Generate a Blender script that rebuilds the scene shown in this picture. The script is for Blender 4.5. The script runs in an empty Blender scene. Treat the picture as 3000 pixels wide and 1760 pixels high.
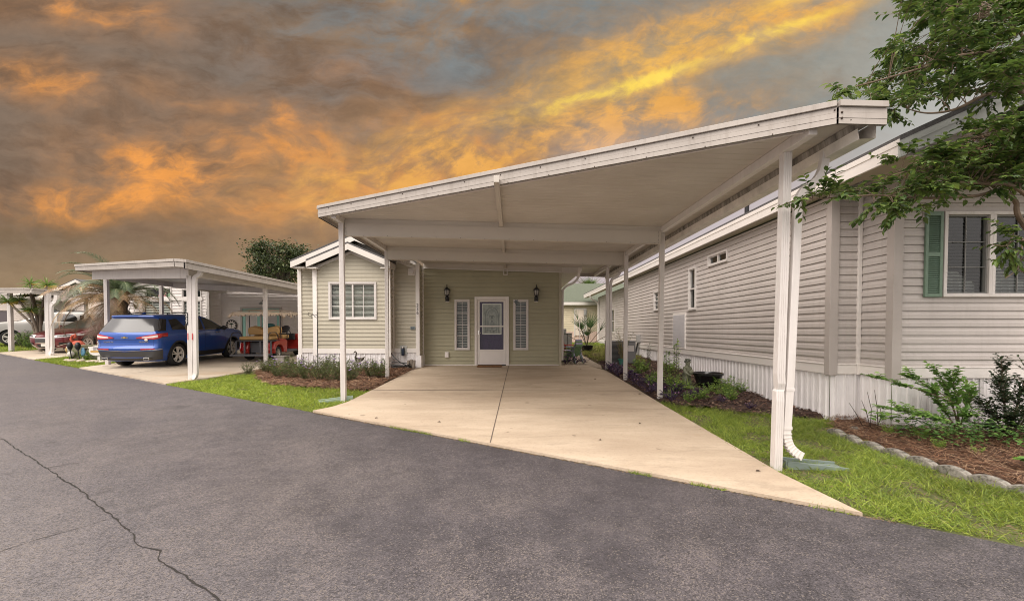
import bpy, bmesh, math, random
from mathutils import Vector, Matrix, noise
PI = math.pi
R = random.Random(11)
SC = bpy.context.scene
COL = SC.collection
S = 0.0357                      # the whole street rises gently away from the road
def gz(x, y): return S * min(max(y, -25), 24)
F_PX = 1346.0
PITCH = 0.025
def at(px, py, Y):              # photo pixel -> point at depth Y
    xc = (px - 1500) / F_PX; yc = (1001 - py) / F_PX
    d = Vector((xc, math.cos(PITCH) + yc * math.sin(PITCH), -math.sin(PITCH) + yc * math.cos(PITCH)))
    return Vector((0, 0, 1.63)) + d * (Y / d.y)

# ------------------------------------------------------------------ materials
MATS = {}
def mat(name, col, rough=0.6, metal=0.0, var=0.0, vscale=3.0, bump=0.0, bscale=60.0, coat=0.0, spec=0.5, island=0.0, sub=0.0, streak=0.0):
    if name in MATS: return MATS[name]
    m = bpy.data.materials.new(name); m.use_nodes = True
    nt = m.node_tree; b = nt.nodes['Principled BSDF']
    b.inputs['Base Color'].default_value = (*col, 1)
    b.inputs['Roughness'].default_value = rough
    b.inputs['Metallic'].default_value = metal
    b.inputs['Specular IOR Level'].default_value = spec
    if coat: b.inputs['Coat Weight'].default_value = coat; b.inputs['Coat Roughness'].default_value = 0.04
    last = None
    if var or bump:
        tc = nt.nodes.new('ShaderNodeTexCoord')
    if var:
        n = nt.nodes.new('ShaderNodeTexNoise'); n.inputs['Scale'].default_value = vscale; n.inputs['Detail'].default_value = 6; n.inputs['Roughness'].default_value = 0.65
        nt.links.new(tc.outputs['Object'], n.inputs['Vector'])
        r = nt.nodes.new('ShaderNodeValToRGB')
        r.color_ramp.elements[0].position = 0.3; r.color_ramp.elements[1].position = 0.7
        r.color_ramp.elements[0].color = (*[c * (1 - var) for c in col], 1)
        r.color_ramp.elements[1].color = (*[min(1, c * (1 + var)) for c in col], 1)
        nt.links.new(n.outputs['Fac'], r.inputs['Fac']); last = r.outputs['Color']
    if streak:                                  # faint vertical run-off marks
        mp = nt.nodes.new('ShaderNodeMapping'); mp.inputs['Scale'].default_value = (9, 9, .7); nt.links.new(tc.outputs['Object'], mp.inputs[0])
        n3 = nt.nodes.new('ShaderNodeTexNoise'); n3.inputs['Scale'].default_value = 1.6; n3.inputs['Detail'].default_value = 7; n3.inputs['Roughness'].default_value = .7; nt.links.new(mp.outputs[0], n3.inputs['Vector'])
        mr3 = nt.nodes.new('ShaderNodeMapRange'); mr3.inputs['From Min'].default_value = .5; mr3.inputs['From Max'].default_value = .75; mr3.inputs['To Max'].default_value = streak; nt.links.new(n3.outputs['Fac'], mr3.inputs['Value'])
        mx3 = nt.nodes.new('ShaderNodeMix'); mx3.data_type = 'RGBA'; nt.links.new(mr3.outputs[0], mx3.inputs[0]); nt.links.new(last, mx3.inputs[6]); mx3.inputs[7].default_value = (col[0] * .42, col[1] * .37, col[2] * .30, 1); last = mx3.outputs[2]
    if island:
        g = nt.nodes.new('ShaderNodeNewGeometry')
        h = nt.nodes.new('ShaderNodeHueSaturation')
        mr = nt.nodes.new('ShaderNodeMapRange'); mr.inputs['To Min'].default_value = 1 - island; mr.inputs['To Max'].default_value = 1 + island
        nt.links.new(g.outputs['Random Per Island'], mr.inputs['Value'])
        nt.links.new(mr.outputs['Result'], h.inputs['Value'])
        mh = nt.nodes.new('ShaderNodeMapRange'); mh.inputs['To Min'].default_value = 0.5 + island * .06; mh.inputs['To Max'].default_value = 0.5 - island * .06
        nt.links.new(g.outputs['Random Per Island'], mh.inputs['Value']); nt.links.new(mh.outputs['Result'], h.inputs['Hue'])
        if last: nt.links.new(last, h.inputs['Color'])
        else: h.inputs['Color'].default_value = (*col, 1)
        last = h.outputs['Color']
    if last: nt.links.new(last, b.inputs['Base Color'])
    if bump:
        n2 = nt.nodes.new('ShaderNodeTexNoise'); n2.inputs['Scale'].default_value = bscale; n2.inputs['Detail'].default_value = 5
        nt.links.new(tc.outputs['Object'], n2.inputs['Vector'])
        bm_ = nt.nodes.new('ShaderNodeBump'); bm_.inputs['Strength'].default_value = bump; bm_.inputs['Distance'].default_value = 0.02
        nt.links.new(n2.outputs['Fac'], bm_.inputs['Height']); nt.links.new(bm_.outputs['Normal'], b.inputs['Normal'])
    if sub:                                    # thin leaf: part of the light comes through
        out = nt.nodes['Material Output']
        tr = nt.nodes.new('ShaderNodeBsdfTranslucent'); mx = nt.nodes.new('ShaderNodeMixShader'); mx.inputs['Fac'].default_value = sub
        if last: nt.links.new(last, tr.inputs['Color'])
        else: tr.inputs['Color'].default_value = (*col, 1)
        nt.links.new(b.outputs['BSDF'], mx.inputs[1]); nt.links.new(tr.outputs['BSDF'], mx.inputs[2]); nt.links.new(mx.outputs['Shader'], out.inputs['Surface'])
    MATS[name] = m
    return m
def glass_mat(name, tint=(.9, .95, .93), dark=0.0, refl=1.0):
    if name in MATS: return MATS[name]
    m = bpy.data.materials.new(name); m.use_nodes = True
    nt = m.node_tree; nt.nodes.clear()
    out = nt.nodes.new('ShaderNodeOutputMaterial')
    t = nt.nodes.new('ShaderNodeBsdfTransparent'); t.inputs['Color'].default_value = (*[c * (1 - dark) for c in tint], 1)
    g = nt.nodes.new('ShaderNodeBsdfGlossy'); g.inputs['Roughness'].default_value = 0.03
    lw = nt.nodes.new('ShaderNodeLayerWeight'); lw.inputs['Blend'].default_value = .5
    pw = nt.nodes.new('ShaderNodeMath'); pw.operation = 'POWER'; pw.inputs[1].default_value = 4.0; nt.links.new(lw.outputs['Facing'], pw.inputs[0])
    ml = nt.nodes.new('ShaderNodeMath'); ml.operation = 'MULTIPLY_ADD'; ml.inputs[1].default_value = 0.8 * refl; ml.inputs[2].default_value = 0.05 * refl; ml.use_clamp = True
    nt.links.new(pw.outputs[0], ml.inputs[0])
    mx = nt.nodes.new('ShaderNodeMixShader')
    nt.links.new(ml.outputs['Value'], mx.inputs['Fac']); nt.links.new(t.outputs['BSDF'], mx.inputs[1]); nt.links.new(g.outputs['BSDF'], mx.inputs[2])
    nt.links.new(mx.outputs['Shader'], out.inputs['Surface'])
    MATS[name] = m
    return m

# ------------------------------------------------------------------ mesh collector
class MB:
    def __init__(s): s.v = []; s.f = []; s.mi = []; s.cur = 0
    def add(s, vs, fs):
        o = len(s.v); s.v.extend([tuple(v) for v in vs])
        for f in fs: s.f.append(tuple(i + o for i in f)); s.mi.append(s.cur)
        return o
    def box(s, x0, x1, y0, y1, z0, z1):
        v = [(x0, y0, z0), (x1, y0, z0), (x1, y1, z0), (x0, y1, z0), (x0, y0, z1), (x1, y0, z1), (x1, y1, z1), (x0, y1, z1)]
        s.add(v, [(3, 2, 1, 0), (4, 5, 6, 7), (0, 1, 5, 4), (1, 2, 6, 5), (2, 3, 7, 6), (3, 0, 4, 7)]); return s
    def hexa(s, v):
        s.add(v, [(3, 2, 1, 0), (4, 5, 6, 7), (0, 1, 5, 4), (1, 2, 6, 5), (2, 3, 7, 6), (3, 0, 4, 7)]); return s
    def fbox(s, F, a0, a1, b0, b1, c0, c1):
        P = F.P
        s.hexa([P(a0, b0, c0), P(a1, b0, c0), P(a1, b1, c0), P(a0, b1, c0), P(a0, b0, c1), P(a1, b0, c1), P(a1, b1, c1), P(a0, b1, c1)]); return s
    def bar(s, p, q, w, h=None, up=(0, 0, 1)):
        h = h or w; p = Vector(p); q = Vector(q); d = (q - p).normalized(); up = Vector(up)
        if abs(d.dot(up)) > .98: up = Vector((0, 1, 0))
        x = d.cross(up).normalized(); y = x.cross(d)
        v = []
        for c in (p, q):
            for i, j in ((-1, -1), (1, -1), (1, 1), (-1, 1)): v.append(c + x * w / 2 * i + y * h / 2 * j)
        s.hexa(v); return s
    def tube(s, pts, r, n=8, caps=True):
        pts = [Vector(p) for p in pts]
        rs = r if isinstance(r, (list, tuple)) else [r] * len(pts)
        base = len(s.v); prev = None
        for i, p in enumerate(pts):
            d = (pts[min(i + 1, len(pts) - 1)] - pts[max(i - 1, 0)])
            d = d.normalized() if d.length > 1e-9 else Vector((0, 0, 1))
            if prev is None:
                a = d.cross(Vector((0, 0, 1))) if abs(d.z) < .95 else d.cross(Vector((0, 1, 0)))
                a.normalize()
            else:
                a = prev - d * prev.dot(d); a.normalize()
            prev = a; b = d.cross(a)
            for k in range(n):
                t = 2 * PI * k / n
                s.v.append(tuple(p + (a * math.cos(t) + b * math.sin(t)) * rs[i]))
        for i in range(len(pts) - 1):
            for k in range(n):
                k2 = (k + 1) % n
                s.f.append((base + i * n + k, base + i * n + k2, base + (i + 1) * n + k2, base + (i + 1) * n + k)); s.mi.append(s.cur)
        if caps:
            s.f.append(tuple(base + k for k in reversed(range(n)))); s.mi.append(s.cur)
            e = base + (len(pts) - 1) * n
            s.f.append(tuple(e + k for k in range(n))); s.mi.append(s.cur)
        return s
    def rtube(s, pts, w, h, up=(0, 1, 0)):      # rectangular duct along a path
        pts = [Vector(p) for p in pts]; up = Vector(up); base = len(s.v)
        for i, p in enumerate(pts):
            d = (pts[min(i + 1, len(pts) - 1)] - pts[max(i - 1, 0)]).normalized()
            x = d.cross(up).normalized(); y = x.cross(d).normalized()
            for a, b in ((-1, -1), (1, -1), (1, 1), (-1, 1)): s.v.append(tuple(p + x * w / 2 * a + y * h / 2 * b))
        for i in range(len(pts) - 1):
            for k in range(4):
                k2 = (k + 1) % 4
                s.f.append((base + i * 4 + k, base + i * 4 + k2, base + i * 4 + 4 + k2, base + i * 4 + 4 + k)); s.mi.append(s.cur)
        s.f.append((base + 3, base + 2, base + 1, base)); s.mi.append(s.cur)
        e = base + 4 * (len(pts) - 1); s.f.append((e, e + 1, e + 2, e + 3)); s.mi.append(s.cur)
        return s
    def lathe(s, prof, c=(0, 0, 0), n=20, axis='z', caps=True):
        c = Vector(c); base = len(s.v)
        for r, z in prof:
            for k in range(n):
                t = 2 * PI * k / n; a, b = r * math.cos(t), r * math.sin(t)
                p = (a, b, z) if axis == 'z' else ((z, a, b) if axis == 'x' else (a, z, b))
                s.v.append(tuple(c + Vector(p)))
        for i in range(len(prof) - 1):
            for k in range(n):
                k2 = (k + 1) % n
                s.f.append((base + i * n + k, base + i * n + k2, base + (i + 1) * n + k2, base + (i + 1) * n + k)); s.mi.append(s.cur)
        for i in ((0, len(prof) - 1) if caps else ()):
            if prof[i][0] > 1e-4:
                s.f.append(tuple(base + i * n + k for k in range(n))); s.mi.append(s.cur)
        return s
    def prism(s, poly, d):                      # closed polygon (3-D points) swept by vector d
        n = len(poly); d = Vector(d); a = [Vector(p) for p in poly]
        s.add(a + [p + d for p in a], [tuple(reversed(range(n))), tuple(range(n, 2 * n))] + [(i, (i + 1) % n, n + (i + 1) % n, n + i) for i in range(n)])
        return s
    def ball(s, c, r, n=10, m=7, sq=(1, 1, 1)):
        prof = []
        base = len(s.v)
        for i in range(m + 1):
            p = PI * i / m
            for k in range(n):
                t = 2 * PI * k / n
                s.v.append((c[0] + r * sq[0] * math.sin(p) * math.cos(t), c[1] + r * sq[1] * math.sin(p) * math.sin(t), c[2] + r * sq[2] * math.cos(p)))
        for i in range(m):
            for k in range(n):
                k2 = (k + 1) % n
                s.f.append((base + i * n + k, base + i * n + k2, base + (i + 1) * n + k2, base + (i + 1) * n + k)); s.mi.append(s.cur)
        return s
    def leaf(s, p, d, nrm, L, W, fold=.25):
        p = Vector(p); d = Vector(d).normalized(); n = Vector(nrm); x = d.cross(n)
        if x.length < 1e-4: x = d.cross(Vector((0.3, 0.7, 0.2)))
        x.normalize(); n = x.cross(d)
        m = p + d * L * .5
        s.add([p, m + x * W / 2 + n * W * fold, p + d * L - n * L * .08, m - x * W / 2 + n * W * fold], [(0, 1, 2), (0, 2, 3)]); return s
    def leaf2(s, p, d, nrm, L, W, fold=.2):
        p = Vector(p); d = Vector(d).normalized(); n = Vector(nrm); x = d.cross(n)
        if x.length < 1e-4: x = d.cross(Vector((0.3, 0.7, 0.2)))
        x.normalize(); n = x.cross(d)
        a = p + d * L * .3; b = p + d * L * .68 - n * L * .04; t = p + d * L - n * L * .16
        s.add([p, a + x * W * .45 + n * W * fold, b + x * W * .42 + n * W * fold * .8, t, b - x * W * .42 + n * W * fold * .8, a - x * W * .45 + n * W * fold, a, b],
              [(0, 1, 6), (1, 2, 7, 6), (2, 3, 7), (0, 6, 5), (6, 7, 4, 5), (7, 3, 4)]); return s
    def blade(s, p, d, L, w, droop=.4, side=None):   # grass blade / strap leaf, three quads long
        p = Vector(p); d = Vector(d).normalized()
        x = side or d.cross(Vector((R.uniform(-1, 1), R.uniform(-1, 1), .2)))
        x = Vector(x); x.normalize()
        o = []; q = p.copy(); dd = d.copy(); h = Vector((d.x, d.y, 0))
        for i in range(4):
            ww = w * (1, .85, .55, .06)[i] / 2
            o += [q - x * ww, q + x * ww]
            q = q + dd * L / 3; dd = (dd + Vector((h.x * .5, h.y * .5, -1)) * droop * .45).normalized()
        s.add(o, [(0, 1, 3, 2), (2, 3, 5, 4), (4, 5, 7, 6)]); return s
    def build(s, name, m, parent=None, world=None, smooth=False, bevel=0, autosm=None, weld=False):
        me = bpy.data.meshes.new(name); me.from_pydata(s.v, [], s.f)
        for mm in (m if isinstance(m, (list, tuple)) else [m]): me.materials.append(mm)
        if any(s.mi): me.polygons.foreach_set('material_index', s.mi)
        if weld:
            b = bmesh.new(); b.from_mesh(me); bmesh.ops.remove_doubles(b, verts=b.verts, dist=1e-4); bmesh.ops.recalc_face_normals(b, faces=b.faces); b.to_mesh(me); b.free()
        if world is not None:
            me.transform(Matrix.Translation(-Vector(world)))
        if smooth: me.polygons.foreach_set('use_smooth', [True] * len(me.polygons))
        if autosm: 
            me.polygons.foreach_set('use_smooth', [True] * len(me.polygons))
            me.set_sharp_from_angle(angle=autosm)
        me.update()
        o = bpy.data.objects.new(name, me); COL.objects.link(o)
        if parent: o.parent = parent
        elif world is not None: o.location = world
        if bevel:
            bv = o.modifiers.new('bevel', 'BEVEL'); bv.width = bevel; bv.segments = 2; bv.limit_method = 'ANGLE'; bv.harden_normals = False
        return o
class Frame:
    def __init__(s, o, u, n): s.o = Vector(o); s.u = Vector(u); s.n = Vector(n)
    def P(s, a, b, c): return s.o + s.u * a + s.n * b + Vector((0, 0, c))
def tag(o, label=None, cat=None, group=None, kind=None):
    if label: o['label'] = label
    if cat: o['category'] = cat
    if group: o['group'] = group
    if kind: o['kind'] = kind
    return o
def thing(name, label, cat, loc=(0, 0, 0), rz=0, group=None):
    o = bpy.data.objects.new(name, None); COL.objects.link(o)
    o.location = loc; o.rotation_euler = (0, 0, rz); o.empty_display_size = .2
    return tag(o, label, cat, group)
KIDS = {}
def copy_thing(o, loc, rz, label=None):
    def rec(a, parent):
        c = a.copy(); COL.objects.link(c); c.parent = parent
        for ch in [x for x in bpy.data.objects if x.parent == a]: rec(ch, c)
        return c
    c = rec(o, None); c.location = loc; c.rotation_euler = (0, 0, rz)
    if label: c['label'] = label
    return c
def text_mb(txt, size, ext=.004):
    cu = bpy.data.curves.new('t', 'FONT'); cu.body = txt; cu.size = size; cu.extrude = ext; cu.align_x = 'CENTER'
    o = bpy.data.objects.new('t', cu); COL.objects.link(o)
    bpy.context.view_layer.update()
    me = bpy.data.meshes.new_from_object(o.evaluated_get(bpy.context.evaluated_depsgraph_get()))
    v = [tuple(x.co) for x in me.vertices]; f = [tuple(p.vertices) for p in me.polygons]
    bpy.data.objects.remove(o); bpy.data.curves.remove(cu); bpy.data.meshes.remove(me)
    return v, f
def put_text(mb, F, txt, size, a, b, c, stack=0.0):
    items = [(txt, 0)] if not stack else [(ch, -i * stack) for i, ch in enumerate(txt)]
    for t, dz in items:
        v, f = text_mb(t, size)
        mb.add([F.P(a + x, b + z, c + dz + y) for x, y, z in v], f)

# ------------------------------------------------------------------ wall builders
def siding(mb, F, a0, a1, c0, c1, pitch=.114, opens=(), clip=None, lap=.016):
    n = int(math.ceil((c1 - c0) / pitch))
    for i in range(n):
        zb = c0 + i * pitch; zt = min(zb + pitch, c1); gp = .008
        kn = [(0, -.012), (gp - 1e-5, -.012), (gp, .0145), (pitch * .58, .011), (pitch * .74, .003), (pitch, .001)]
        def dep(z, up=False):
            q = z - zb + (1e-5 if up else -1e-5)
            for (z0_, d0_), (z1_, d1_) in zip(kn[:-1], kn[1:]):
                if q <= z1_: return d0_ + (d1_ - d0_) * max(0, min(1, (q - z0_) / max(1e-6, z1_ - z0_)))
            return kn[-1][1]
        br = sorted({zb, zt, *[zb + q[0] for q in kn[2:5] if zb + q[0] < zt], *[z for o in opens for z in (o[2], o[3]) if zb < z < zt]})
        for z0, z1 in zip(br[:-1], br[1:]):
            zm = (z0 + z1) / 2
            lo0, hi0 = (a0, a1) if not clip else clip(z0)
            lo1, hi1 = (a0, a1) if not clip else clip(z1)
            cuts = sorted([(o[0], o[1]) for o in opens if o[2] < zm < o[3]])
            segs = []; l0, l1 = lo0, lo1
            for x0, x1 in cuts:
                segs.append((l0, x0, l1, x0)); l0 = l1 = x1
            segs.append((l0, hi0, l1, hi1))
            for p0, p1, q0, q1 in segs:
                if p1 - p0 < .004 and q1 - q0 < .004: continue
                d0, d1 = dep(z0, True), dep(z1)
                mb.add([F.P(p0, d0, z0), F.P(p1, d0, z0), F.P(max(q1, q0), d1, z1), F.P(min(q0, q1), d1, z1)], [(0, 1, 2, 3)])
                if abs(z0 - zb - gp) < 1e-6: mb.add([F.P(p0, -.012, z0), F.P(p1, -.012, z0), F.P(p1, d0, z0), F.P(p0, d0, z0)], [(0, 1, 2, 3)])
def skirt(mb, F, a0, a1, zbot, c1, rib=.15):
    # ribbed metal skirting: broad pans with a narrow raised rib
    a = a0
    while a < a1 - .01:
        e = min(a + rib, a1)
        xs = [(a, 0), (a + rib * .34, 0), (a + rib * .38, .022), (a + rib * .50, .022), (a + rib * .54, 0), (a + rib * .74, 0), (a + rib * .77, .008), (a + rib * .82, .008), (a + rib * .85, 0), (e, 0)]
        xs = [(min(x, e), d) for x, d in xs]
        for (x0, d0), (x1, d1) in zip(xs[:-1], xs[1:]):
            if x1 - x0 < .002: continue
            mb.add([F.P(x0, d0, zbot(x0)), F.P(x1, d1, zbot(x1)), F.P(x1, d1, c1), F.P(x0, d0, c1)], [(0, 1, 2, 3)])
        a = e
def window(parent, F, a0, a1, c0, c1, W, cols=1, rows=1, split=None, blind=True, trim=.055, trimmat=None, sash=True, slat=.034, glass=None, blindcover=1.0, blindmat=None, sashmat=None, prot=.045, munt=.016):
    """a framed window in an opening a0..a1, c0..c1 (outer trim edge)"""
    M = trimmat or MW
    mb = MB(); t = trim
    mb.fbox(F, a0, a1, -.02, prot, c1 - t, c1); mb.fbox(F, a0, a1, -.02, prot, c0, c0 + t)
    mb.fbox(F, a0, a0 + t, -.02, prot, c0 + t, c1 - t); mb.fbox(F, a1 - t, a1, -.02, prot, c0 + t, c1 - t)
    ia0, ia1, ic0, ic1 = a0 + t, a1 - t, c0 + t, c1 - t
    w = mb.build('window', M, parent, W, bevel=.004)
    s = MB(); st = .022
    s.fbox(F, ia0, ia1, -.03, .02, ic1 - st, ic1); s.fbox(F, ia0, ia1, -.03, .02, ic0, ic0 + st)
    s.fbox(F, ia0, ia0 + st, -.03, .02, ic0 + st, ic1 - st); s.fbox(F, ia1 - st, ia1, -.03, .02, ic0 + st, ic1 - st)
    ja0, ja1, jc0, jc1 = ia0 + st, ia1 - st, ic0 + st, ic1 - st
    if split == 'v': xm = (ia0 + ia1) / 2; s.fbox(F, xm - .022, xm + .022, -.03, .022, ic0 + st, ic1 - st)
    if split == 'h': zm = (ic0 + ic1) / 2; s.fbox(F, ia0 + st, ia1 - st, -.03, .022, zm - .018, zm + .018)
    g = munt / 2
    for i in range(1, cols):
        x = ja0 + (ja1 - ja0) * i / cols
        if split == 'v' and abs(x - (ia0 + ia1) / 2) < .03: continue
        s.fbox(F, x - g, x + g, -.012, .004, jc0, jc1)
    for i in range(1, rows):
        z = jc0 + (jc1 - jc0) * i / rows
        if split == 'h' and abs(z - (ic0 + ic1) / 2) < .03: continue
        s.fbox(F, ja0, ja1, -.0125, .0035, z - g, z + g)
    s.build('sash', sashmat or M, w, W)
    p = MB(); p.add([F.P(ja0 - .002, -.016, jc0 - .002), F.P(ja1 + .002, -.016, jc0 - .002), F.P(ja1 + .002, -.016, jc1 + .002), F.P(ja0 - .002, -.016, jc1 + .002)], [(0, 1, 2, 3)])
    p.build('pane', glass or MGLASS, w, W)
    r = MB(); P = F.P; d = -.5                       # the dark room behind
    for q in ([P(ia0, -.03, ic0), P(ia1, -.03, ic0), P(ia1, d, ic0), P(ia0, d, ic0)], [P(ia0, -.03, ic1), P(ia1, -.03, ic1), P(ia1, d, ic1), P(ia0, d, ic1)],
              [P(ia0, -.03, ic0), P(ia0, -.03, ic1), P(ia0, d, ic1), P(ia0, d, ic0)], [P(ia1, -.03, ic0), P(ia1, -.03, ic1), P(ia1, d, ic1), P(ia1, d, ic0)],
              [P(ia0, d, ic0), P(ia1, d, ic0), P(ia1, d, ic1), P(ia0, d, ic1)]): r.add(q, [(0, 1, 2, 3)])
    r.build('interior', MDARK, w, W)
    if blind:
        b = MB(); z = jc1 - .02; lo = jc1 - (jc1 - jc0) * blindcover
        while z > lo:
            b.add([P(ja0 + .004, -.05, z - slat * .18), P(ja1 - .004, -.05, z - slat * .18), P(ja1 - .004, -.075, z + slat * .3), P(ja0 + .004, -.075, z + slat * .3)], [(0, 1, 2, 3)])
            z -= slat
        b.fbox(F, ja0, ja1, -.08, -.045, jc1 - .018, jc1 - .002)
        b.build('blind', blindmat or MBLIND, w, W)
    return w
def house_block(x0, x1, y0, y1, z0, z1): return MB().box(x0, x1, y0, y1, z0, z1)

# ------------------------------------------------------------------ common materials
MW = mat('white_aluminium', (.64, .60, .575), .42, var=.06, vscale=2.5, spec=.4, streak=.22)
MWV = mat('white_vinyl', (.76, .715, .68), .5, var=.04, vscale=2)
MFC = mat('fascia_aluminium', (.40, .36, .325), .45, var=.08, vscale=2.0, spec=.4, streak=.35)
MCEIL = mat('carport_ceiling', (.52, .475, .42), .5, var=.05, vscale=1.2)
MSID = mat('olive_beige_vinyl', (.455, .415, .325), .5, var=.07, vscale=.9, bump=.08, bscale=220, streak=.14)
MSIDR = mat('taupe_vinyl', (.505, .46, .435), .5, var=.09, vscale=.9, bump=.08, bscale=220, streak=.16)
MSID2 = mat('olive_vinyl_shaded', (.37, .345, .235), .5, var=.08, vscale=.9, bump=.08, bscale=220)  # more olive siding, with the shade under the carport put into its darker colour
MTAUPE = mat('taupe_corner', (.43, .385, .36), .5, var=.05)
MSKIRT = mat('white_skirting', (.82, .79, .79), .45, var=.07, vscale=3, streak=.28)
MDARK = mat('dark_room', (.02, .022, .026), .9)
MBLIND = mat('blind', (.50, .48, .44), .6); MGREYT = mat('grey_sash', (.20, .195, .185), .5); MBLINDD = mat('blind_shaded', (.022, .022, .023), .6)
MGLASS = glass_mat('window_glass')
MBLACK = mat('black_metal', (.012, .012, .014), .35)
MRUBBER = mat('rubber', (.016, .016, .017), .75, var=.2, vscale=20)
MGUT = mat('stained_gutter', (.66, .62, .57), .5, var=.25, vscale=3)
MSTAIN = mat('gutter_grime', (.10, .085, .07), .8, var=.8, vscale=6)
MSHING = mat('shingle_dark', (.09, .085, .085), .9, var=.3, vscale=30, bump=.4, bscale=120)
# ------------------------------------------------------------------ camera
cam = bpy.data.cameras.new('camera'); co = bpy.data.objects.new('camera', cam); COL.objects.link(co); SC.camera = co
co.location = (0, 0, 1.63); co.rotation_euler = (PI / 2 - PITCH, 0, 0)
cam.sensor_width = 36; cam.lens = F_PX / 3000 * 36; cam.shift_y = 121 / 3000; cam.clip_end = 5000; cam.clip_start = .05
SC.view_settings.view_transform = 'Standard'; SC.view_settings.look = 'None'; SC.view_settings.exposure = 0.0; SC.view_settings.gamma = 1
SC.cycles.max_bounces = 8; SC.cycles.transparent_max_bounces = 16; SC.cycles.use_denoising = True; SC.cycles.filter_width = 1.0

# ------------------------------------------------------------------ sky: sunset cloud in front, pale overcast overhead and behind
def lin(r, g, b): return tuple((c / 255 / 12.92 if c / 255 <= .04045 else ((c / 255 + .055) / 1.055) ** 2.4) for c in (r, g, b))
SUN_EL, SUN_AZ = math.radians(52), math.radians(216)     # azimuth from +Y clockwise; behind the camera and to the left
wd = bpy.data.worlds.new('World'); SC.world = wd; wd.use_nodes = True
nt = wd.node_tree; nt.nodes.clear(); L = nt.links
def N(t, **k):
    n = nt.nodes.new(t)
    for a, b in k.items(): setattr(n, a, b)
    return n
def M_(op, a, b=None, c=None, clamp=False):
    n = N('ShaderNodeMath', operation=op); n.use_clamp = clamp
    for i, x in enumerate((a, b, c)):
        if x is None: continue
        if isinstance(x, (int, float)): n.inputs[i].default_value = x
        else: L.new(x, n.inputs[i])
    return n.outputs[0]
def MIX(f, a, b):
    n = N('ShaderNodeMix', data_type='RGBA')
    for k, x in ((0, f), (6, a), (7, b)):
        if isinstance(x, (int, float)): n.inputs[k].default_value = x
        elif isinstance(x, tuple): n.inputs[k].default_value = (*x, 1)
        else: L.new(x, n.inputs[k])
    return n.outputs[2]
def ADDC(a, b, f):
    n = N('ShaderNodeMix', data_type='RGBA', blend_type='ADD'); 
    for k, x in ((0, f), (6, a), (7, b)):
        if isinstance(x, (int, float)): n.inputs[k].default_value = x
        elif isinstance(x, tuple): n.inputs[k].default_value = (*x, 1)
        else: L.new(x, n.inputs[k])
    return n.outputs[2]
def SS(x, lo, hi):
    n = N('ShaderNodeMapRange', interpolation_type='SMOOTHSTEP'); L.new(x, n.inputs[0]); n.inputs[1].default_value = lo; n.inputs[2].default_value = hi
    return n.outputs[0]
tc = N('ShaderNodeTexCoord'); sp = N('ShaderNodeSeparateXYZ'); L.new(tc.outputs['Generated'], sp.inputs[0])
dx, dy, dz = sp.outputs
yy = M_('MAXIMUM', dy, .12)
u = M_('DIVIDE', dx, yy); v = M_('DIVIDE', dz, yy)      # direction on the western sky
def comb(a, b, c=0.0):
    n = N('ShaderNodeCombineXYZ')
    for i, x in enumerate((a, b, c)):
        if isinstance(x, (int, float)): n.inputs[i].default_value = x
        else: L.new(x, n.inputs[i])
    return n.outputs[0]
def noise_(vec, scale, detail=6, rough=.6, dist=0.0):
    n = N('ShaderNodeTexNoise'); n.inputs['Scale'].default_value = scale; n.inputs['Detail'].default_value = detail; n.inputs['Roughness'].default_value = rough; n.inputs['Distortion'].default_value = dist
    L.new(vec, n.inputs['Vector']); return n
def rot(a, b, ang, sa, sb, oa=0.0, ob=0.0):
    c, s_ = math.cos(ang), math.sin(ang)
    p = M_('ADD', M_('MULTIPLY', a, c * sa), M_('MULTIPLY_ADD', b, s_ * sa, oa))
    q = M_('ADD', M_('MULTIPLY', a, -s_ * sb), M_('MULTIPLY_ADD', b, c * sb, ob))
    return p, q
# domain warp
wn = noise_(comb(M_('MULTIPLY', u, 1.6), M_('MULTIPLY', v, 2.6)), 2.2, 4, .55)
ws = N('ShaderNodeSeparateXYZ'); L.new(wn.outputs['Color'], ws.inputs[0])
uw = M_('ADD', u, M_('MULTIPLY', M_('SUBTRACT', ws.outputs[0], .5), .22))
vw = M_('ADD', v, M_('MULTIPLY', M_('SUBTRACT', ws.outputs[1], .5), .12))
def blob(cu, cv, ru, rv, ang=0.0, a=None, b=None):
    a = a or uw; b = b or vw
    c, s_ = math.cos(ang), math.sin(ang)
    du = M_('SUBTRACT', a, cu); dv = M_('SUBTRACT', b, cv)
    p = M_('MULTIPLY', M_('ADD', M_('MULTIPLY', du, c), M_('MULTIPLY', dv, s_)), 1 / ru)
    q = M_('MULTIPLY', M_('ADD', M_('MULTIPLY', du, -s_), M_('MULTIPLY', dv, c)), 1 / rv)
    d = M_('ADD', M_('MULTIPLY', p, p), M_('MULTIPLY', q, q))
    return M_('EXPONENT', M_('MULTIPLY', d, -1.0))
pa, qa = rot(uw, vw, -.10, 2.6, 7.5)                    # flat streaks on the left
n1 = noise_(comb(pa, qa), 1.25, 10, .64, .08).outputs[0]
pb, qb = rot(u, v, .24, 2.7, 6.4, 2.3, 1.7)             # rising streaks on the right
pbw = M_('ADD', pb, M_('MULTIPLY', ws.outputs[2], 1.3)); qbw = M_('ADD', qb, M_('MULTIPLY', ws.outputs[1], 1.4))
n2 = noise_(comb(pbw, qbw), 1.35, 11, .66, .12).outputs[0]
pc, qc = rot(u, v, .45, 8.0, 13.0, .3, .9)               # fine fibrous detail
n3 = noise_(comb(M_('ADD', pc, M_('MULTIPLY', ws.outputs[0], 1.5)), qc), 1.4, 8, .6, .1).outputs[0]
n4 = noise_(comb(M_('MULTIPLY', uw, 6.5), M_('MULTIPLY', vw, 10.0)), 1.3, 8, .62, .15).outputs[0]
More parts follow.
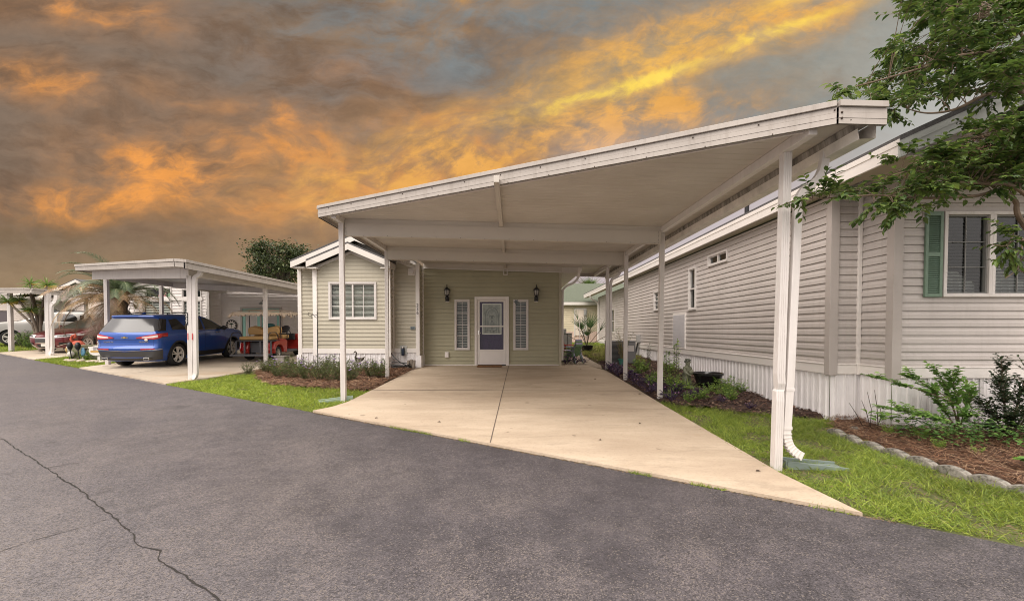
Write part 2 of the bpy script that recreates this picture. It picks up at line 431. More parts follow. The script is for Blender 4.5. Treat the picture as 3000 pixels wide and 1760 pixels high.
# clear sky: Nishita, muted by veil
sky = N('ShaderNodeTexSky', sky_type='NISHITA'); sky.sun_disc = False; sky.sun_elevation = SUN_EL; sky.sun_rotation = SUN_AZ; sky.air_density = 1.2; sky.dust_density = 3.0
skyd = N('ShaderNodeMix', data_type='RGBA', blend_type='MULTIPLY'); skyd.inputs[0].default_value = 1; L.new(sky.outputs[0], skyd.inputs[6]); skyd.inputs[7].default_value = (.032, .026, .020, 1)
# base of the western sky
right = SS(u, -.35, .95)
grey = MIX(right, lin(128, 111, 96), lin(152, 155, 148))
blu = M_('MULTIPLY', M_('MAXIMUM', blob(-.02, .66, .46, .20), M_('MAXIMUM', M_('MULTIPLY', blob(-.16, .43, .22, .09), .85), M_('MULTIPLY', blob(.45, .43, .25, .10), .8))), SS(n2, .64, .40))
grey = MIX(blu, grey, lin(118, 132, 138))
grey = ADDC(grey, skyd.outputs[2], .10)
darkm = M_('MULTIPLY', SS(n1, .55, .36), SS(u, .45, -.35))
c = MIX(M_('MULTIPLY', darkm, .95), grey, lin(112, 93, 78))
c = MIX(M_('MULTIPLY', SS(n4, .52, .70), .35), c, lin(140, 118, 98))
# brown murk low on the left
low = M_('MULTIPLY', SS(v, .27, .08), SS(u, -.05, -.5))
c = MIX(M_('MULTIPLY', low, .85), c, lin(158, 133, 103))
murk = M_('MULTIPLY', M_('MULTIPLY', blob(-.95, .235, .55, .06), SS(n1, .40, .60)), .8)
c = MIX(murk, c, lin(112, 95, 72))
# sunset glow on the clouds
gl = [(-.70, .36, .28, .10, -.08, 1.12), (-.82, .285, .42, .055, .0, 1.0), (-1.02, .535, .16, .055, -.25, .95), (-.42, .37, .22, .11, -.3, 1.0), (-.38, .28, .34, .075, .05, 1.1), (-.92, .69, .26, .055, -.15, .80),
      (-.18, .335, .30, .10, .10, 1.0), (-.48, .45, .09, .05, -.6, .9), (-.33, .55, .25, .05, -.2, .4), (-.16, .46, .18, .06, .0, .8), (-.62, .49, .4, .05, -.15, .45)]
g = None
for cu, cv, ru, rv, an, w in gl:
    b = M_('MULTIPLY', blob(cu, cv, ru, rv, an), w); g = b if g is None else M_('MAXIMUM', g, b)
gm = M_('MULTIPLY', g, M_('MULTIPLY_ADD', SS(n1, .30, .66), .58, M_('MULTIPLY_ADD', SS(n4, .30, .70), .56, .08)), clamp=True)
oc = MIX(SS(gm, .15, 1.0), lin(176, 128, 88), lin(240, 160, 82))
c = MIX(M_('MULTIPLY', gm, 1.1, clamp=True), c, oc)
# warm beige veils to the centre and right
gl2 = [(.20, .44, .34, .12, .25, 1.15), (-.05, .33, .48, .12, .10, 1.4), (.36, .61, .38, .10, .32, 1.05), (-.10, .62, .30, .045, -.1, .5), (.60, .69, .22, .06, .35, 1.0), (-.15, .71, .25, .04, -.15, .6), (.42, .42, .24, .08, .3, .9), (-.05, .42, .30, .08, .1, 1.0), (.02, .52, .2, .05, .15, .7)]
g = None
for cu, cv, ru, rv, an, w in gl2:
    b = M_('MULTIPLY', blob(cu, cv, ru, rv, an), w); g = b if g is None else M_('MAXIMUM', g, b)
f2 = M_('MULTIPLY_ADD', SS(n2, .32, .66), .66, M_('MULTIPLY_ADD', SS(n3, .32, .68), .50, .08))
gm2 = M_('MULTIPLY', g, f2, clamp=True)
oc2 = MIX(SS(gm2, .25, .95), lin(176, 138, 98), lin(232, 170, 90))
c = MIX(M_('MULTIPLY', gm2, 1.1, clamp=True), c, oc2)
# the bright gilded edge running up to the right
uw2 = M_('ADD', u, M_('MULTIPLY', M_('SUBTRACT', ws.outputs[0], .5), .12)); vw2 = M_('ADD', v, M_('MULTIPLY', M_('SUBTRACT', n4, .5), .060))
e = M_('MAXIMUM', M_('MULTIPLY', blob(.25, .525, .25, .020, .30, uw2, vw2), 1.15), M_('MULTIPLY', blob(.56, .640, .20, .016, .34, uw2, vw2), .85))
e = M_('MAXIMUM', e, M_('MULTIPLY', blob(.30, .575, .32, .060, .32, uw2, vw2), .45))
e = M_('MAXIMUM', e, M_('MULTIPLY', blob(.03, .475, .10, .020, .2, uw2, vw2), .65))
e = M_('MAXIMUM', e, M_('MULTIPLY', blob(.62, .715, .14, .022, .34, uw2, vw2), .65))
em = M_('MULTIPLY', e, M_('MULTIPLY_ADD', SS(n2, .30, .60), .6, M_('MULTIPLY_ADD', SS(n3, .3, .65), .40, .18)), clamp=True)
c = MIX(em, c, MIX(SS(em, .3, .9), lin(242, 192, 100), lin(255, 218, 98)))
n5 = noise_(comb(M_('MULTIPLY', u, 9.0), M_('MULTIPLY', v, 17.0)), 1.6, 8, .66, .2).outputs[0]
hs = N('ShaderNodeHueSaturation'); L.new(c, hs.inputs['Color']); L.new(M_('MULTIPLY_ADD', n5, .50, .77), hs.inputs['Value']); c = hs.outputs['Color']
# pale haze low on the right
pale = M_('MULTIPLY', SS(v, .50, .22), SS(u, .02, .22))
c = MIX(M_('MULTIPLY', pale, M_('MULTIPLY_ADD', SS(n2, .3, .7), .12, .86)), c, lin(206, 194, 196))
pale2 = M_('MULTIPLY', SS(u, .62, .98), SS(v, .75, .4))
c = MIX(M_('MULTIPLY', pale2, .9), c, lin(194, 192, 187))
# overhead and behind: even bright overcast
on = noise_(tc.outputs['Generated'], 2.6, 5, .55).outputs[0]
over = MIX(SS(dz, .10, .85), (.92, .855, .82), (3.3, 3.07, 2.90))
over = MIX(M_('MULTIPLY', SS(on, .3, .7), .25), over, (1.2, 1.1, 1.05))
over = ADDC(over, skyd.outputs[2], .3)
el = M_('ARCSINE', dz)
front = M_('MULTIPLY', SS(dy, .05, .40), SS(el, .98, .72))
OVER_GAIN = 1.0
c = MIX(front, over, c)
bg = N('ShaderNodeBackground'); L.new(c, bg.inputs['Color']); bg.inputs['Strength'].default_value = 1.0
wo = N('ShaderNodeOutputWorld'); L.new(bg.outputs[0], wo.inputs[0])
sl = bpy.data.lights.new('sun', 'SUN'); sl.energy = 2.5; sl.angle = math.radians(55); sl.color = (1, .93, .85)
so = bpy.data.objects.new('sun', sl); COL.objects.link(so)
sd = Vector((math.sin(SUN_AZ) * math.cos(SUN_EL), math.cos(SUN_AZ) * math.cos(SUN_EL), math.sin(SUN_EL)))
so.rotation_euler = sd.to_track_quat('Z', 'Y').to_euler(); so.location = (0, -10, 20)

# ------------------------------------------------------------------ ground
def nodes_of(name):
    m = bpy.data.materials.new(name); m.use_nodes = True; return m, m.node_tree, m.node_tree.nodes['Principled BSDF']
def ramp(nt, fac, stops):
    r = nt.nodes.new('ShaderNodeValToRGB'); e = r.color_ramp.elements
    while len(e) < len(stops): e.new(.5)
    for k, (p, c) in enumerate(stops): e[k].position = p; e[k].color = (*c, 1)
    nt.links.new(fac, r.inputs['Fac']); return r.outputs['Color']
def tnoise(nt, vec, sc, det=5, ro=.6):
    n = nt.nodes.new('ShaderNodeTexNoise'); n.inputs['Scale'].default_value = sc; n.inputs['Detail'].default_value = det; n.inputs['Roughness'].default_value = ro
    nt.links.new(vec, n.inputs['Vector']); return n.outputs['Fac']
def mixc(nt, f, a, b, mode='MIX'):
    n = nt.nodes.new('ShaderNodeMix'); n.data_type = 'RGBA'; n.blend_type = mode
    for k, x in ((0, f), (6, a), (7, b)):
        if isinstance(x, (int, float)): n.inputs[k].default_value = x
        elif isinstance(x, tuple): n.inputs[k].default_value = (*x, 1)
        else: nt.links.new(x, n.inputs[k])
    return n.outputs[2]
def mapr(nt, x, a, b, c=0.0, d=1.0):
    n = nt.nodes.new('ShaderNodeMapRange'); nt.links.new(x, n.inputs[0])
    for i, q in enumerate((a, b, c, d)): n.inputs[i + 1].default_value = q
    return n.outputs[0]
def bumpn(nt, b, h, st, dist=.01):
    n = nt.nodes.new('ShaderNodeBump'); n.inputs['Strength'].default_value = st; n.inputs['Distance'].default_value = dist
    nt.links.new(h, n.inputs['Height']); nt.links.new(n.outputs['Normal'], b.inputs['Normal'])
# asphalt: dark binder, pale aggregate, worn lighter patches, older greyer strip beyond the seam
m, nt, b = nodes_of('asphalt'); tcx = nt.nodes.new('ShaderNodeTexCoord'); V = tcx.outputs['Object']
sx = nt.nodes.new('ShaderNodeSeparateXYZ'); nt.links.new(V, sx.inputs[0])
big = tnoise(nt, V, .62, 6, .62); mid = tnoise(nt, V, 2.6, 6, .7); spk = tnoise(nt, V, 26, 4, .7)
def vor(sc):
    vo = nt.nodes.new('ShaderNodeTexVoronoi'); vo.inputs['Scale'].default_value = sc; nt.links.new(V, vo.inputs['Vector'])
    vs = nt.nodes.new('ShaderNodeSeparateColor'); nt.links.new(vo.outputs['Color'], vs.inputs[0]); return vo, vs
def mth(op, a, b_=None, c_=None):
    n = nt.nodes.new('ShaderNodeMath'); n.operation = op
    for k, x in enumerate((a, b_, c_)):
        if x is None: continue
        if isinstance(x, (int, float)): n.inputs[k].default_value = x
        else: nt.links.new(x, n.inputs[k])
    return n.outputs[0]
vo, vs = vor(120); vo2, vs2 = vor(48)
ml = mth('MULTIPLY_ADD', sx.outputs[0], .636, sx.outputs[1])          # distance across the road from its edge
base = ramp(nt, mid, [(.34, (.036, .031, .034)), (.5, (.049, .043, .047)), (.66, (.066, .057, .061))])
base = mixc(nt, mapr(nt, sx.outputs[0], -.5, -9.0, 0, .55), base, (.105, .093, .093))  # paler towards the left: uneven lighting of the road put into the colour
wear = mth('ADD', mth('MULTIPLY', big, .75), mth('MULTIPLY', mid, .40))
wear = mapr(nt, wear, .50, .72, 0, 1)
edgew = mapr(nt, ml, 5.1, 3.9, .25, 1)
wear = mth('MULTIPLY', wear, edgew)
base = mixc(nt, mth('MULTIPLY', wear, .20), base, (.105, .087, .077))
old = mth('MULTIPLY', mapr(nt, ml, 2.6, .6, 0, 1), .55)
base = mixc(nt, old, base, (.125, .115, .118))
stone = mth('ADD', mth('MULTIPLY', vs.outputs[0], .8), mth('MULTIPLY', spk, .7))
lum = mapr(nt, stone, .25, 1.15, .42, 1.75)
lc = nt.nodes.new('ShaderNodeCombineColor'); [nt.links.new(lum, lc.inputs[k]) for k in range(3)]
base = mixc(nt, 1.0, base, lc.outputs[0], 'MULTIPLY')
thr = mth('SUBTRACT', 1.0, mth('MULTIPLY_ADD', wear, .22, mth('MULTIPLY_ADD', old, .18, .05)))
base = mixc(nt, mth('MULTIPLY', mth('GREATER_THAN', vs.outputs[1], thr), .6), base, (.19, .16, .14))
oil = tnoise(nt, V, 1.7, 3, .5); base = mixc(nt, mapr(nt, oil, .66, .76, 0, .45), base, (.02, .018, .018))
nt.links.new(base, b.inputs['Base Color']); b.inputs['Roughness'].default_value = .62; b.inputs['Specular IOR Level'].default_value = .45
hh = nt.nodes.new('ShaderNodeMath'); hh.operation = 'ADD'; nt.links.new(vo.outputs['Distance'], hh.inputs[0]); fin = tnoise(nt, V, 160, 3); nt.links.new(fin, hh.inputs[1])
bumpn(nt, b, hh.outputs[0], .55, .006); MASPH = m
# concrete
def concrete(name, c0, c1, stain):
    m, nt, b = nodes_of(name); tcx = nt.nodes.new('ShaderNodeTexCoord'); V = tcx.outputs['Object']
    mp = nt.nodes.new('ShaderNodeMapping'); mp.inputs['Scale'].default_value = (.6, 1.5, 1); nt.links.new(V, mp.inputs[0])
    a = tnoise(nt, mp.outputs[0], 1.1, 7, .62); f = tnoise(nt, V, 14, 6, .7); s2 = tnoise(nt, mp.outputs[0], .7, 4, .5)
    c = ramp(nt, a, [(.34, c0), (.62, c1)])
    c = mixc(nt, mapr(nt, f, .5, .75, 0, .22), c, tuple(x * .72 for x in c0))
    c = mixc(nt, mapr(nt, s2, .52, .74, 0, .65), c, stain)
    mp2 = nt.nodes.new('ShaderNodeMapping'); mp2.inputs['Scale'].default_value = (1.0, 3.2, 1); mp2.inputs['Location'].default_value = (3, 7, 0); nt.links.new(V, mp2.inputs[0])
    sm = tnoise(nt, mp2.outputs[0], 1.6, 7, .68); c = mixc(nt, mapr(nt, sm, .55, .70, 0, .42), c, tuple(x * .55 for x in c0))
    sp_ = tnoise(nt, V, 5.5, 2, .4); c = mixc(nt, mapr(nt, sp_, .74, .78, 0, .5), c, (.12, .09, .06))
    ru = tnoise(nt, V, .9, 4, .6); c = mixc(nt, mapr(nt, ru, .66, .78, 0, .35), c, (.36, .22, .10))
    v2 = nt.nodes.new('ShaderNodeTexVoronoi'); v2.inputs['Scale'].default_value = 70; nt.links.new(V, v2.inputs['Vector'])
    vs = nt.nodes.new('ShaderNodeSeparateColor'); nt.links.new(v2.outputs['Color'], vs.inputs[0])
    c = mixc(nt, mapr(nt, vs.outputs[0], .8, .95, 0, .22), c, tuple(x * .55 for x in c0))
    nt.links.new(c, b.inputs['Base Color']); b.inputs['Roughness'].default_value = .75; b.inputs['Specular IOR Level'].default_value = .3
    bumpn(nt, b, tnoise(nt, V, 90, 4), .18, .006); return m
MCONC = concrete('concrete', (.41, .32, .235), (.525, .425, .32), (.335, .255, .18))
MCONC2 = concrete('old_concrete', (.40, .335, .26), (.51, .435, .345), (.34, .23, .14))
m, nt, b = nodes_of('soil'); tcx = nt.nodes.new('ShaderNodeTexCoord'); V = tcx.outputs['Object']
c = ramp(nt, tnoise(nt, V, 2.5, 7, .7), [(.3, (.055, .06, .018)), (.5, (.085, .10, .025)), (.7, (.10, .08, .04))])
nt.links.new(c, b.inputs['Base Color']); b.inputs['Roughness'].default_value = .95; bumpn(nt, b, tnoise(nt, V, 40, 6), .8, .03); MSOIL = m
m, nt, b = nodes_of('straw_base'); tcx = nt.nodes.new('ShaderNodeTexCoord'); V = tcx.outputs['Object']
c = ramp(nt, tnoise(nt, V, 9, 8, .75), [(.3, (.05, .022, .013)), (.5, (.11, .052, .028)), (.7, (.17, .09, .05))])
nt.links.new(c, b.inputs['Base Color']); b.inputs['Roughness'].default_value = .95; bumpn(nt, b, tnoise(nt, V, 70, 6), 1, .03); MSTRAWB = m
m, nt, b = nodes_of('bark_base'); tcx = nt.nodes.new('ShaderNodeTexCoord'); V = tcx.outputs['Object']
c = ramp(nt, tnoise(nt, V, 12, 8, .75), [(.3, (.022, .012, .009)), (.5, (.055, .028, .02)), (.72, (.10, .055, .038))])
nt.links.new(c, b.inputs['Base Color']); b.inputs['Roughness'].default_value = .95; bumpn(nt, b, tnoise(nt, V, 60, 6), 1, .03); MBARKB = m

def sheet(poly, lift, sub=.5):            # flat sheet following the slope, triangulated
    mb = MB(); mb.add([(x, y, gz(x, y) + lift) for x, y in poly], [tuple(range(len(poly)))]); return mb
g = MB(); ys = [-25, 24, 1500]; 
g.add([(x, y, gz(x, y)) for y in ys for x in (-1500, 1500)], [(0, 1, 3, 2), (2, 3, 5, 4)])
tag(g.build('ground', MSOIL), kind='structure')
def edge(x): return 5.47 - .636 * x
road = [(-38, edge(-38)), (-38, -24), (14, -24), (14, edge(14) + .6), (6.5, edge(6.5) + .05), (4.5, edge(4.5) - .05), (2.8, edge(2.8) - .0), (-3.2, edge(-3.2)), (-12, edge(-12))]
yk = 24; xk = (5.47 - yk) / .636
road = [(xk, yk), (-60, yk), (-60, -24)] + road[2:]
RB = sheet(road, .004); far = [(xk, yk), (-60, edge(-60)), (-90, edge(-60)), (-90, yk), (-60, yk)]
RB.add([(x, y, gz(x, y) + .004) for x, y in far], [tuple(range(len(far)))]); ro = RB.build('road', MASPH); tag(ro, kind='structure')
def crack(pts, w, jit):
    mb = MB(); P = [Vector((p[0], p[1], 0)) for p in pts]; q = []
    for a, b_ in zip(P[:-1], P[1:]):
        n = max(2, int((b_ - a).length / .045))
        for i in range(n): q.append(a.lerp(b_, i / n))
    q.append(P[-1]); d = (P[-1] - P[0]).normalized(); s_ = Vector((-d.y, d.x, 0)); o = []
    w0 = 0
    for p in q:
        w0 = w0 * .6 + R.uniform(-jit, jit); ww = w * R.uniform(.25, 1.1)
        for k in (-1, 1):
            x = p + s_ * (w0 + k * ww / 2); o.append((x.x, x.y, gz(x.x, x.y) + .008))
    mb.add(o, [(2 * i, 2 * i + 1, 2 * i + 3, 2 * i + 2) for i in range(len(q) - 1)]); return mb
MCRK = mat('crack_tar', (.018, .015, .012), .9, var=.4, vscale=30)
def G(px, py): 
    Y = F_PX * 1.63 / (py - 919); return ((px - 1500) / F_PX * Y, Y)
crack([G(-80, 1262), G(0, 1290), G(110, 1362), G(235, 1450), G(330, 1530), G(375, 1570), G(392, 1606), G(455, 1622), G(448, 1645), G(505, 1685), G(560, 1722), G(620, 1768), G(700, 1830)], .014, .009).build('crack', MCRK, ro)
crack([G(300, 1528), G(180, 1565), G(90, 1588), G(0, 1618), G(-60, 1640)], .008, .004).build('crack', MCRK, ro)
crack([G(118, 1376), G(200, 1362), G(250, 1355)], .010, .005).build('crack', MCRK, ro)

def slab(name, poly, th=.035, joints=(), m=None, cuts=.013):
    mb = MB(); top = [(x, y, gz(x, y) + th) for x, y in poly]; bot = [(x, y, gz(x, y) - .05) for x, y in poly]; n = len(poly)
    mb.add(top, [tuple(range(n))]); mb.add(top + bot, [(i, n + i, n + (i + 1) % n, (i + 1) % n) for i in range(n)])
    o = mb.build(name, m or MCONC); tag(o, kind='structure')
    j = MB()
    for (x0, y0), (x1, y1) in joints:
        d = Vector((x1 - x0, y1 - y0, 0)).normalized(); s_ = Vector((-d.y, d.x, 0)) * cuts / 2 * (2.0 if abs(d.x) > .8 else 1)
        k = 8; pts = []
        for i in range(k + 1):
            p = Vector((x0, y0, 0)).lerp(Vector((x1, y1, 0)), i / k)
            for q in (p - s_, p + s_): pts.append((q.x, q.y, gz(q.x, q.y) + th + .004))
        j.add(pts, [(2 * i, 2 * i + 1, 2 * i + 3, 2 * i + 2) for i in range(k)])
    if joints: j.build('joint', MJOINT, o)
    return o
MJOINT = mat('joint', (.13, .10, .08), .9)
slab('driveway', [(-3.30, 7.58), (-1.5, edge(-1.5)), (0, edge(0)), (1.5, edge(1.5)), (2.82, 3.66), (2.70, 4.6), (2.66, 8), (2.66, 13.0), (2.35, 14.16), (2.0, 15.0), (1.52, 15.0), (1.52, 14.20), (-2.74, 14.20), (-2.86, 13.2), (-2.93, 10), (-3.0, 8.3), (-3.1, 7.9)],
     joints=[((-.27, 5.66), (-.1, 14.19)), ((-2.94, 9.62), (2.65, 9.50))])
tag(crack([(-.2, 7.75), (2.66, 7.66)], .011, .003).build('driveway_crack', MJOINT), kind='structure').location = (0, 0, .034)
slab('neighbour_driveway', [(-12.9, 13.68), (-7.95, 10.53), (-7.45, 12.0), (-7.25, 15), (-7.2, 20.2), (-12.9, 20.2)], joints=[((-12.5, 14.0), (-7.35, 13.9)), ((-10.2, 12.1), (-10.0, 20))], m=MCONC2)
slab('far_driveway', [(-21.3, 19.0), (-16.8, 16.15), (-16.8, 26), (-21.3, 26)], m=MCONC2)
slab('garden_path', [(2.35, 14.17), (2.66, 13.6), (2.8, 14.4), (2.75, 16.4), (3.2, 20), (3.9, 23), (3.2, 23), (2.5, 20), (1.98, 16.5), (2.0, 15.01)], th=.02, m=mat('path_paver', (.33, .26, .19), .85, var=.3, vscale=8, bump=.4, bscale=40), joints=[((2.0, 15.4), (2.75, 15.5)), ((2.0, 16.0), (2.75, 16.1)), ((2.2, 17.2), (2.8, 17.2)), ((2.3, 18.3), (2.95, 18.3))])

# ------------------------------------------------------------------ planting beds
def bed(name, poly, m, amp, lift=.03, step=.12):
    from mathutils.geometry import intersect_point_tri_2d
    xs = [p[0] for p in poly]; ys = [p[1] for p in poly]
    def inside(x, y):
        c = False; j = len(poly) - 1
        for i in range(len(poly)):
            (xi, yi), (xj, yj) = poly[i], poly[j]
            if (yi > y) != (yj > y) and x < (xj - xi) * (y - yi) / (yj - yi) + xi: c = not c
            j = i
        return c
    mb = MB(); idx = {}; nx = int((max(xs) - min(xs)) / step) + 1; ny = int((max(ys) - min(ys)) / step) + 1
    for i in range(nx + 1):
        for j in range(ny + 1):
            x, y = min(xs) + i * step, min(ys) + j * step
            idx[i, j] = len(mb.v); ed = 0 if inside(x, y) else 1
            mb.v.append((x, y, gz(x, y) + (lift + amp * noise.noise(Vector((x * 1.7, y * 1.7, 3))) + amp * .5 * noise.noise(Vector((x * 7, y * 7, 1))) if not ed else -.02)))
    for i in range(nx):
        for j in range(ny):
            x, y = min(xs) + (i + .5) * step, min(ys) + (j + .5) * step
            if inside(x, y): mb.f.append((idx[i, j], idx[i + 1, j], idx[i + 1, j + 1], idx[i, j + 1])); mb.mi.append(0)
    o = mb.build(name, m, smooth=True); tag(o, kind='structure')
    def rnd():
        while True:
            x, y = R.uniform(min(xs), max(xs)), R.uniform(min(ys), max(ys))
            if inside(x, y): return x, y, gz(x, y) + lift + amp * noise.noise(Vector((x * 1.7, y * 1.7, 3)))
    return rnd, inside
rnd_front, in_front = bed('flower_bed', [(-7.05, 12.6), (-6.2, 11.2), (-5.4, 10.35), (-4.4, 10.0), (-3.6, 9.75), (-3.02, 9.5), (-2.9, 11.2), (-2.86, 13.3), (-2.86, 13.72), (-6.3, 13.72), (-7.15, 13.72)], MSTRAWB, .06, .05)
rnd_bark, in_bark = bed('side_bed', [(2.72, 8.5), (2.85, 7.95), (3.3, 7.75), (3.7, 7.4), (4.3, 7.2), (4.88, 7.05), (4.88, 19), (3.4, 22), (2.7, 19), (2.8, 15), (2.68, 13)], MBARKB, .06, .04)
rnd_pine, in_pine = bed('pine_straw_bed', [(4.45, 6.25), (4.42, 5.6), (4.5, 5.0), (4.62, 4.4), (4.8, 3.9), (5.6, 3.45), (8.5, 3.3), (8.5, 6.4), (5.3, 6.4), (5.3, 7.0), (4.86, 6.98), (4.7, 6.7)], MSTRAWB, .05, .05)
def needles(name, rnd, n, cols, ln=(.06, .16), w=.003, chips=False):
    mb = MB()
    for i in range(n):
        x, y, z = rnd(); a = R.uniform(0, 2 * PI); t = R.uniform(-.25, .35); l = R.uniform(*ln)
        mb.cur = R.randrange(len(cols))
        d = Vector((math.cos(a) * math.cos(t), math.sin(a) * math.cos(t), math.sin(t))); s_ = Vector((-math.sin(a), math.cos(a), R.uniform(-.5, .5))) * (w * R.uniform(.7, 1.4) / 2)
        p = Vector((x, y, z + R.uniform(.0, .03)))
        if chips:
            s_ *= R.uniform(.6, 1.6); nn = d.cross(s_).normalized() * .004
            mb.add([p - s_, p + s_, p + d * l + s_ * .6, p + d * l - s_ * .6, p - s_ + nn, p + s_ + nn, p + d * l + s_ * .6 + nn, p + d * l - s_ * .6 + nn], [(4, 5, 6, 7), (0, 1, 5, 4), (1, 2, 6, 5), (2, 3, 7, 6), (3, 0, 4, 7)])
        else:
            mdl = p + d * l * .5 + Vector((0, 0, R.uniform(-.01, .02)))
            mb.add([p - s_, p + s_, mdl + s_, mdl - s_, p + d * l + s_, p + d * l - s_], [(0, 1, 2, 3), (3, 2, 4, 5)])
    o = mb.build(name, cols); tag(o, kind='stuff'); return o
STR = [mat('straw_a', (.17, .08, .040), .8), mat('straw_b', (.24, .125, .065), .8), mat('straw_c', (.085, .040, .024), .85), mat('straw_d', (.28, .18, .11), .8)]
BRK = [mat('bark_a', (.07, .034, .024), .9), mat('bark_b', (.12, .06, .042), .9), mat('bark_c', (.035, .02, .015), .9), mat('bark_d', (.2, .13, .09), .9)]
needles('pine_straw', rnd_pine, 15000, STR, (.08, .2), .0045)
needles('flower_bed_straw', rnd_front, 11000, STR, (.08, .2), .008)
needles('bark_mulch', rnd_bark, 11000, BRK, (.02, .06), .022, chips=True)

# ------------------------------------------------------------------ grass
MGR = mat('grass_blade', (.225, .295, .045), .6, var=.35, vscale=1.1, island=.35, sub=.35)
MGR2 = mat('grass_bright', (.27, .345, .045), .6, var=.25, vscale=1.0, island=.3, sub=.35)
MTHATCH = mat('thatch', (.19, .14, .08), .9, island=.4)
def inpoly(poly, x, y):
    c = False; j = len(poly) - 1
    for i in range(len(poly)):
        (xi, yi), (xj, yj) = poly[i], poly[j]
        if (yi > y) != (yj > y) and x < (xj - xi) * (y - yi) / (yj - yi) + xi: c = not c
        j = i
    return c
def lawn(name, poly, n, hl, w, m, bald=.0, skip=()):
    xs = [p[0] for p in poly]; ys = [p[1] for p in poly]; mb = MB(); k = 0
    while k < n:
        x, y = R.uniform(min(xs), max(xs)), R.uniform(min(ys), max(ys))
        if not inpoly(poly, x, y) or any(f(x, y) for f in skip): continue
        k += 1
        q = noise.noise(Vector((x * 2.3, y * 2.3, 5))) + .45 * noise.noise(Vector((x * 7, y * 7, 9)))
        if q < bald and R.random() < .8:
            if R.random() < .35: mb.cur = 1; hh = R.uniform(.3, .6)
            else: continue
        else: mb.cur = 1 if R.random() < .10 else 0; hh = R.uniform(.6, 1.25) * (1 + .5 * q)
        L_ = R.uniform(*hl) * hh; a = R.uniform(0, 2 * PI); t = R.uniform(.3, 1.25) if mb.cur == 0 else R.uniform(.05, .4)
        d = Vector((math.cos(a) * math.cos(t), math.sin(a) * math.cos(t), math.sin(t)))
        mb.blade((x, y, gz(x, y)), d, L_, w * R.uniform(.7, 1.3), .5)
    o = mb.build(name, [m, MTHATCH]); tag(o, kind='stuff'); return o
lawn('lawn_grass', [(2.66, 8.4), (2.68, 5), (2.72, 4.4), (2.86, 3.66), (4.0, 2.97), (5.5, 2.05), (7.5, .85), (7.5, 3.4), (5.6, 3.5), (4.8, 3.95), (4.6, 4.5), (4.45, 5.2), (4.4, 6.2), (4.86, 6.95), (4.2, 7.35), (3.7, 7.55), (3.3, 7.95), (2.95, 8.2)], 64000, (.045, .11), .0058, MGR, -.16)
lawn('front_lawn_grass', [(-7.92, 10.5), (-3.34, 7.60), (-3.08, 7.95), (-2.98, 8.4), (-2.95, 9.6), (-3.6, 9.85), (-4.4, 10.15), (-5.4, 10.5), (-6.2, 11.35), (-7.0, 12.4), (-7.4, 12.1)], 26000, (.04, .09), .009, MGR2, -.5)
lawn('strip_lawn_grass', [(-16.75, 16.1), (-12.95, 13.75), (-12.9, 15.2), (-16.7, 17.3)], 11000, (.05, .1), .014, MGR2, -.5)
lawn('far_lawn_grass', [(-30, 24.6), (-21.4, 19.1), (-21.4, 22), (-30, 28)], 9000, (.06, .11), .02, MGR2, -.5)
lawn('back_grass', [(2.6, 20), (3.1, 20.5), (3.9, 23.5), (4.8, 23), (5.15, 27), (2.0, 28), (1.6, 21)], 7000, (.05, .16), .016, MGR, -.5)
lawn('side_weeds', [(2.85, 15.2), (4.6, 15.2), (4.8, 21.5), (3.4, 22), (2.8, 18)], 13000, (.08, .26), .014, mat('weed_blade', (.22, .24, .05), .7, island=.4, sub=.3), -.5)
# grass and debris along the seam between asphalt and concrete
mb = MB()
for i in range(2600):
    x = R.uniform(-3.3, 3.0); y = edge(x) + R.gauss(-.02, .012)
    clump = noise.noise(Vector((x * 3.1, 4.4, 0)))
    mb.cur = 0 if clump > .22 else 1
    if mb.cur == 1 and R.random() < .35: continue
    a = R.uniform(0, 2 * PI); t = R.uniform(.05, .5) if mb.cur else R.uniform(.3, 1.3)
    mb.blade((x, y, gz(x, y) + .004), (math.cos(a) * math.cos(t), math.sin(a) * math.cos(t), math.sin(t)), R.uniform(.02, .05) * (1 if mb.cur else 1.2), .005, .4)
tag(mb.build('seam_grass', [MGR, MTHATCH]), kind='stuff')
# ------------------------------------------------------------------ carports
def post_mb(x, y, z0, z1, w=.083, lean=0.0, dent=None):
    h = w / 2; g = .004
    sec = []
    for (ax, ay), (bx, by) in (((-1, -1), (1, -1)), ((1, -1), (1, 1)), ((1, 1), (-1, 1)), ((-1, 1), (-1, -1))):
        a = Vector((ax * h, ay * h)); b = Vector((bx * h, by * h)); n = Vector((-(b - a).y, (b - a).x)).normalized()
        sec.append(a)
        for t0, t1 in ((.22, .30), (.46, .54), (.70, .78)):
            sec += [a.lerp(b, t0), a.lerp(b, t0 + .02) + n * g, a.lerp(b, t1 - .02) + n * g, a.lerp(b, t1)]
    zs = [z0] + ([dent - .12, dent - .02, dent, dent + .015, dent + .06, dent + .16] if dent else []) + [z1]
    mb = MB(); n = len(sec)
    for z in zs:
        t = (z - z0) / (z1 - z0); k = 1.0; sh = 0
        if dent: 
            dd = z - dent
            if abs(dd) < .02: k = .93; sh = .012
            elif 0 < dd < .1: k = .97; sh = .02 * (1 - dd / .1)
        for p in sec:
            yy_ = p.y
            if dent and p.y < 0 and abs(z - dent) < .07: yy_ = p.y * (1 - .35 * math.exp(-((z - dent) / .03) ** 2))
            mb.v.append((x + lean * t + p.x * k + sh, y + yy_, z))
    for i in range(len(zs) - 1):
        for j in range(n):
            j2 = (j + 1) % n; mb.f.append((i * n + j, i * n + j2, (i + 1) * n + j2, (i + 1) * n + j)); mb.mi.append(0)
    mb.f.append(tuple(range(n))); mb.mi.append(0); mb.f.append(tuple(range((len(zs) - 1) * n, len(zs) * n))); mb.mi.append(0)
    return mb
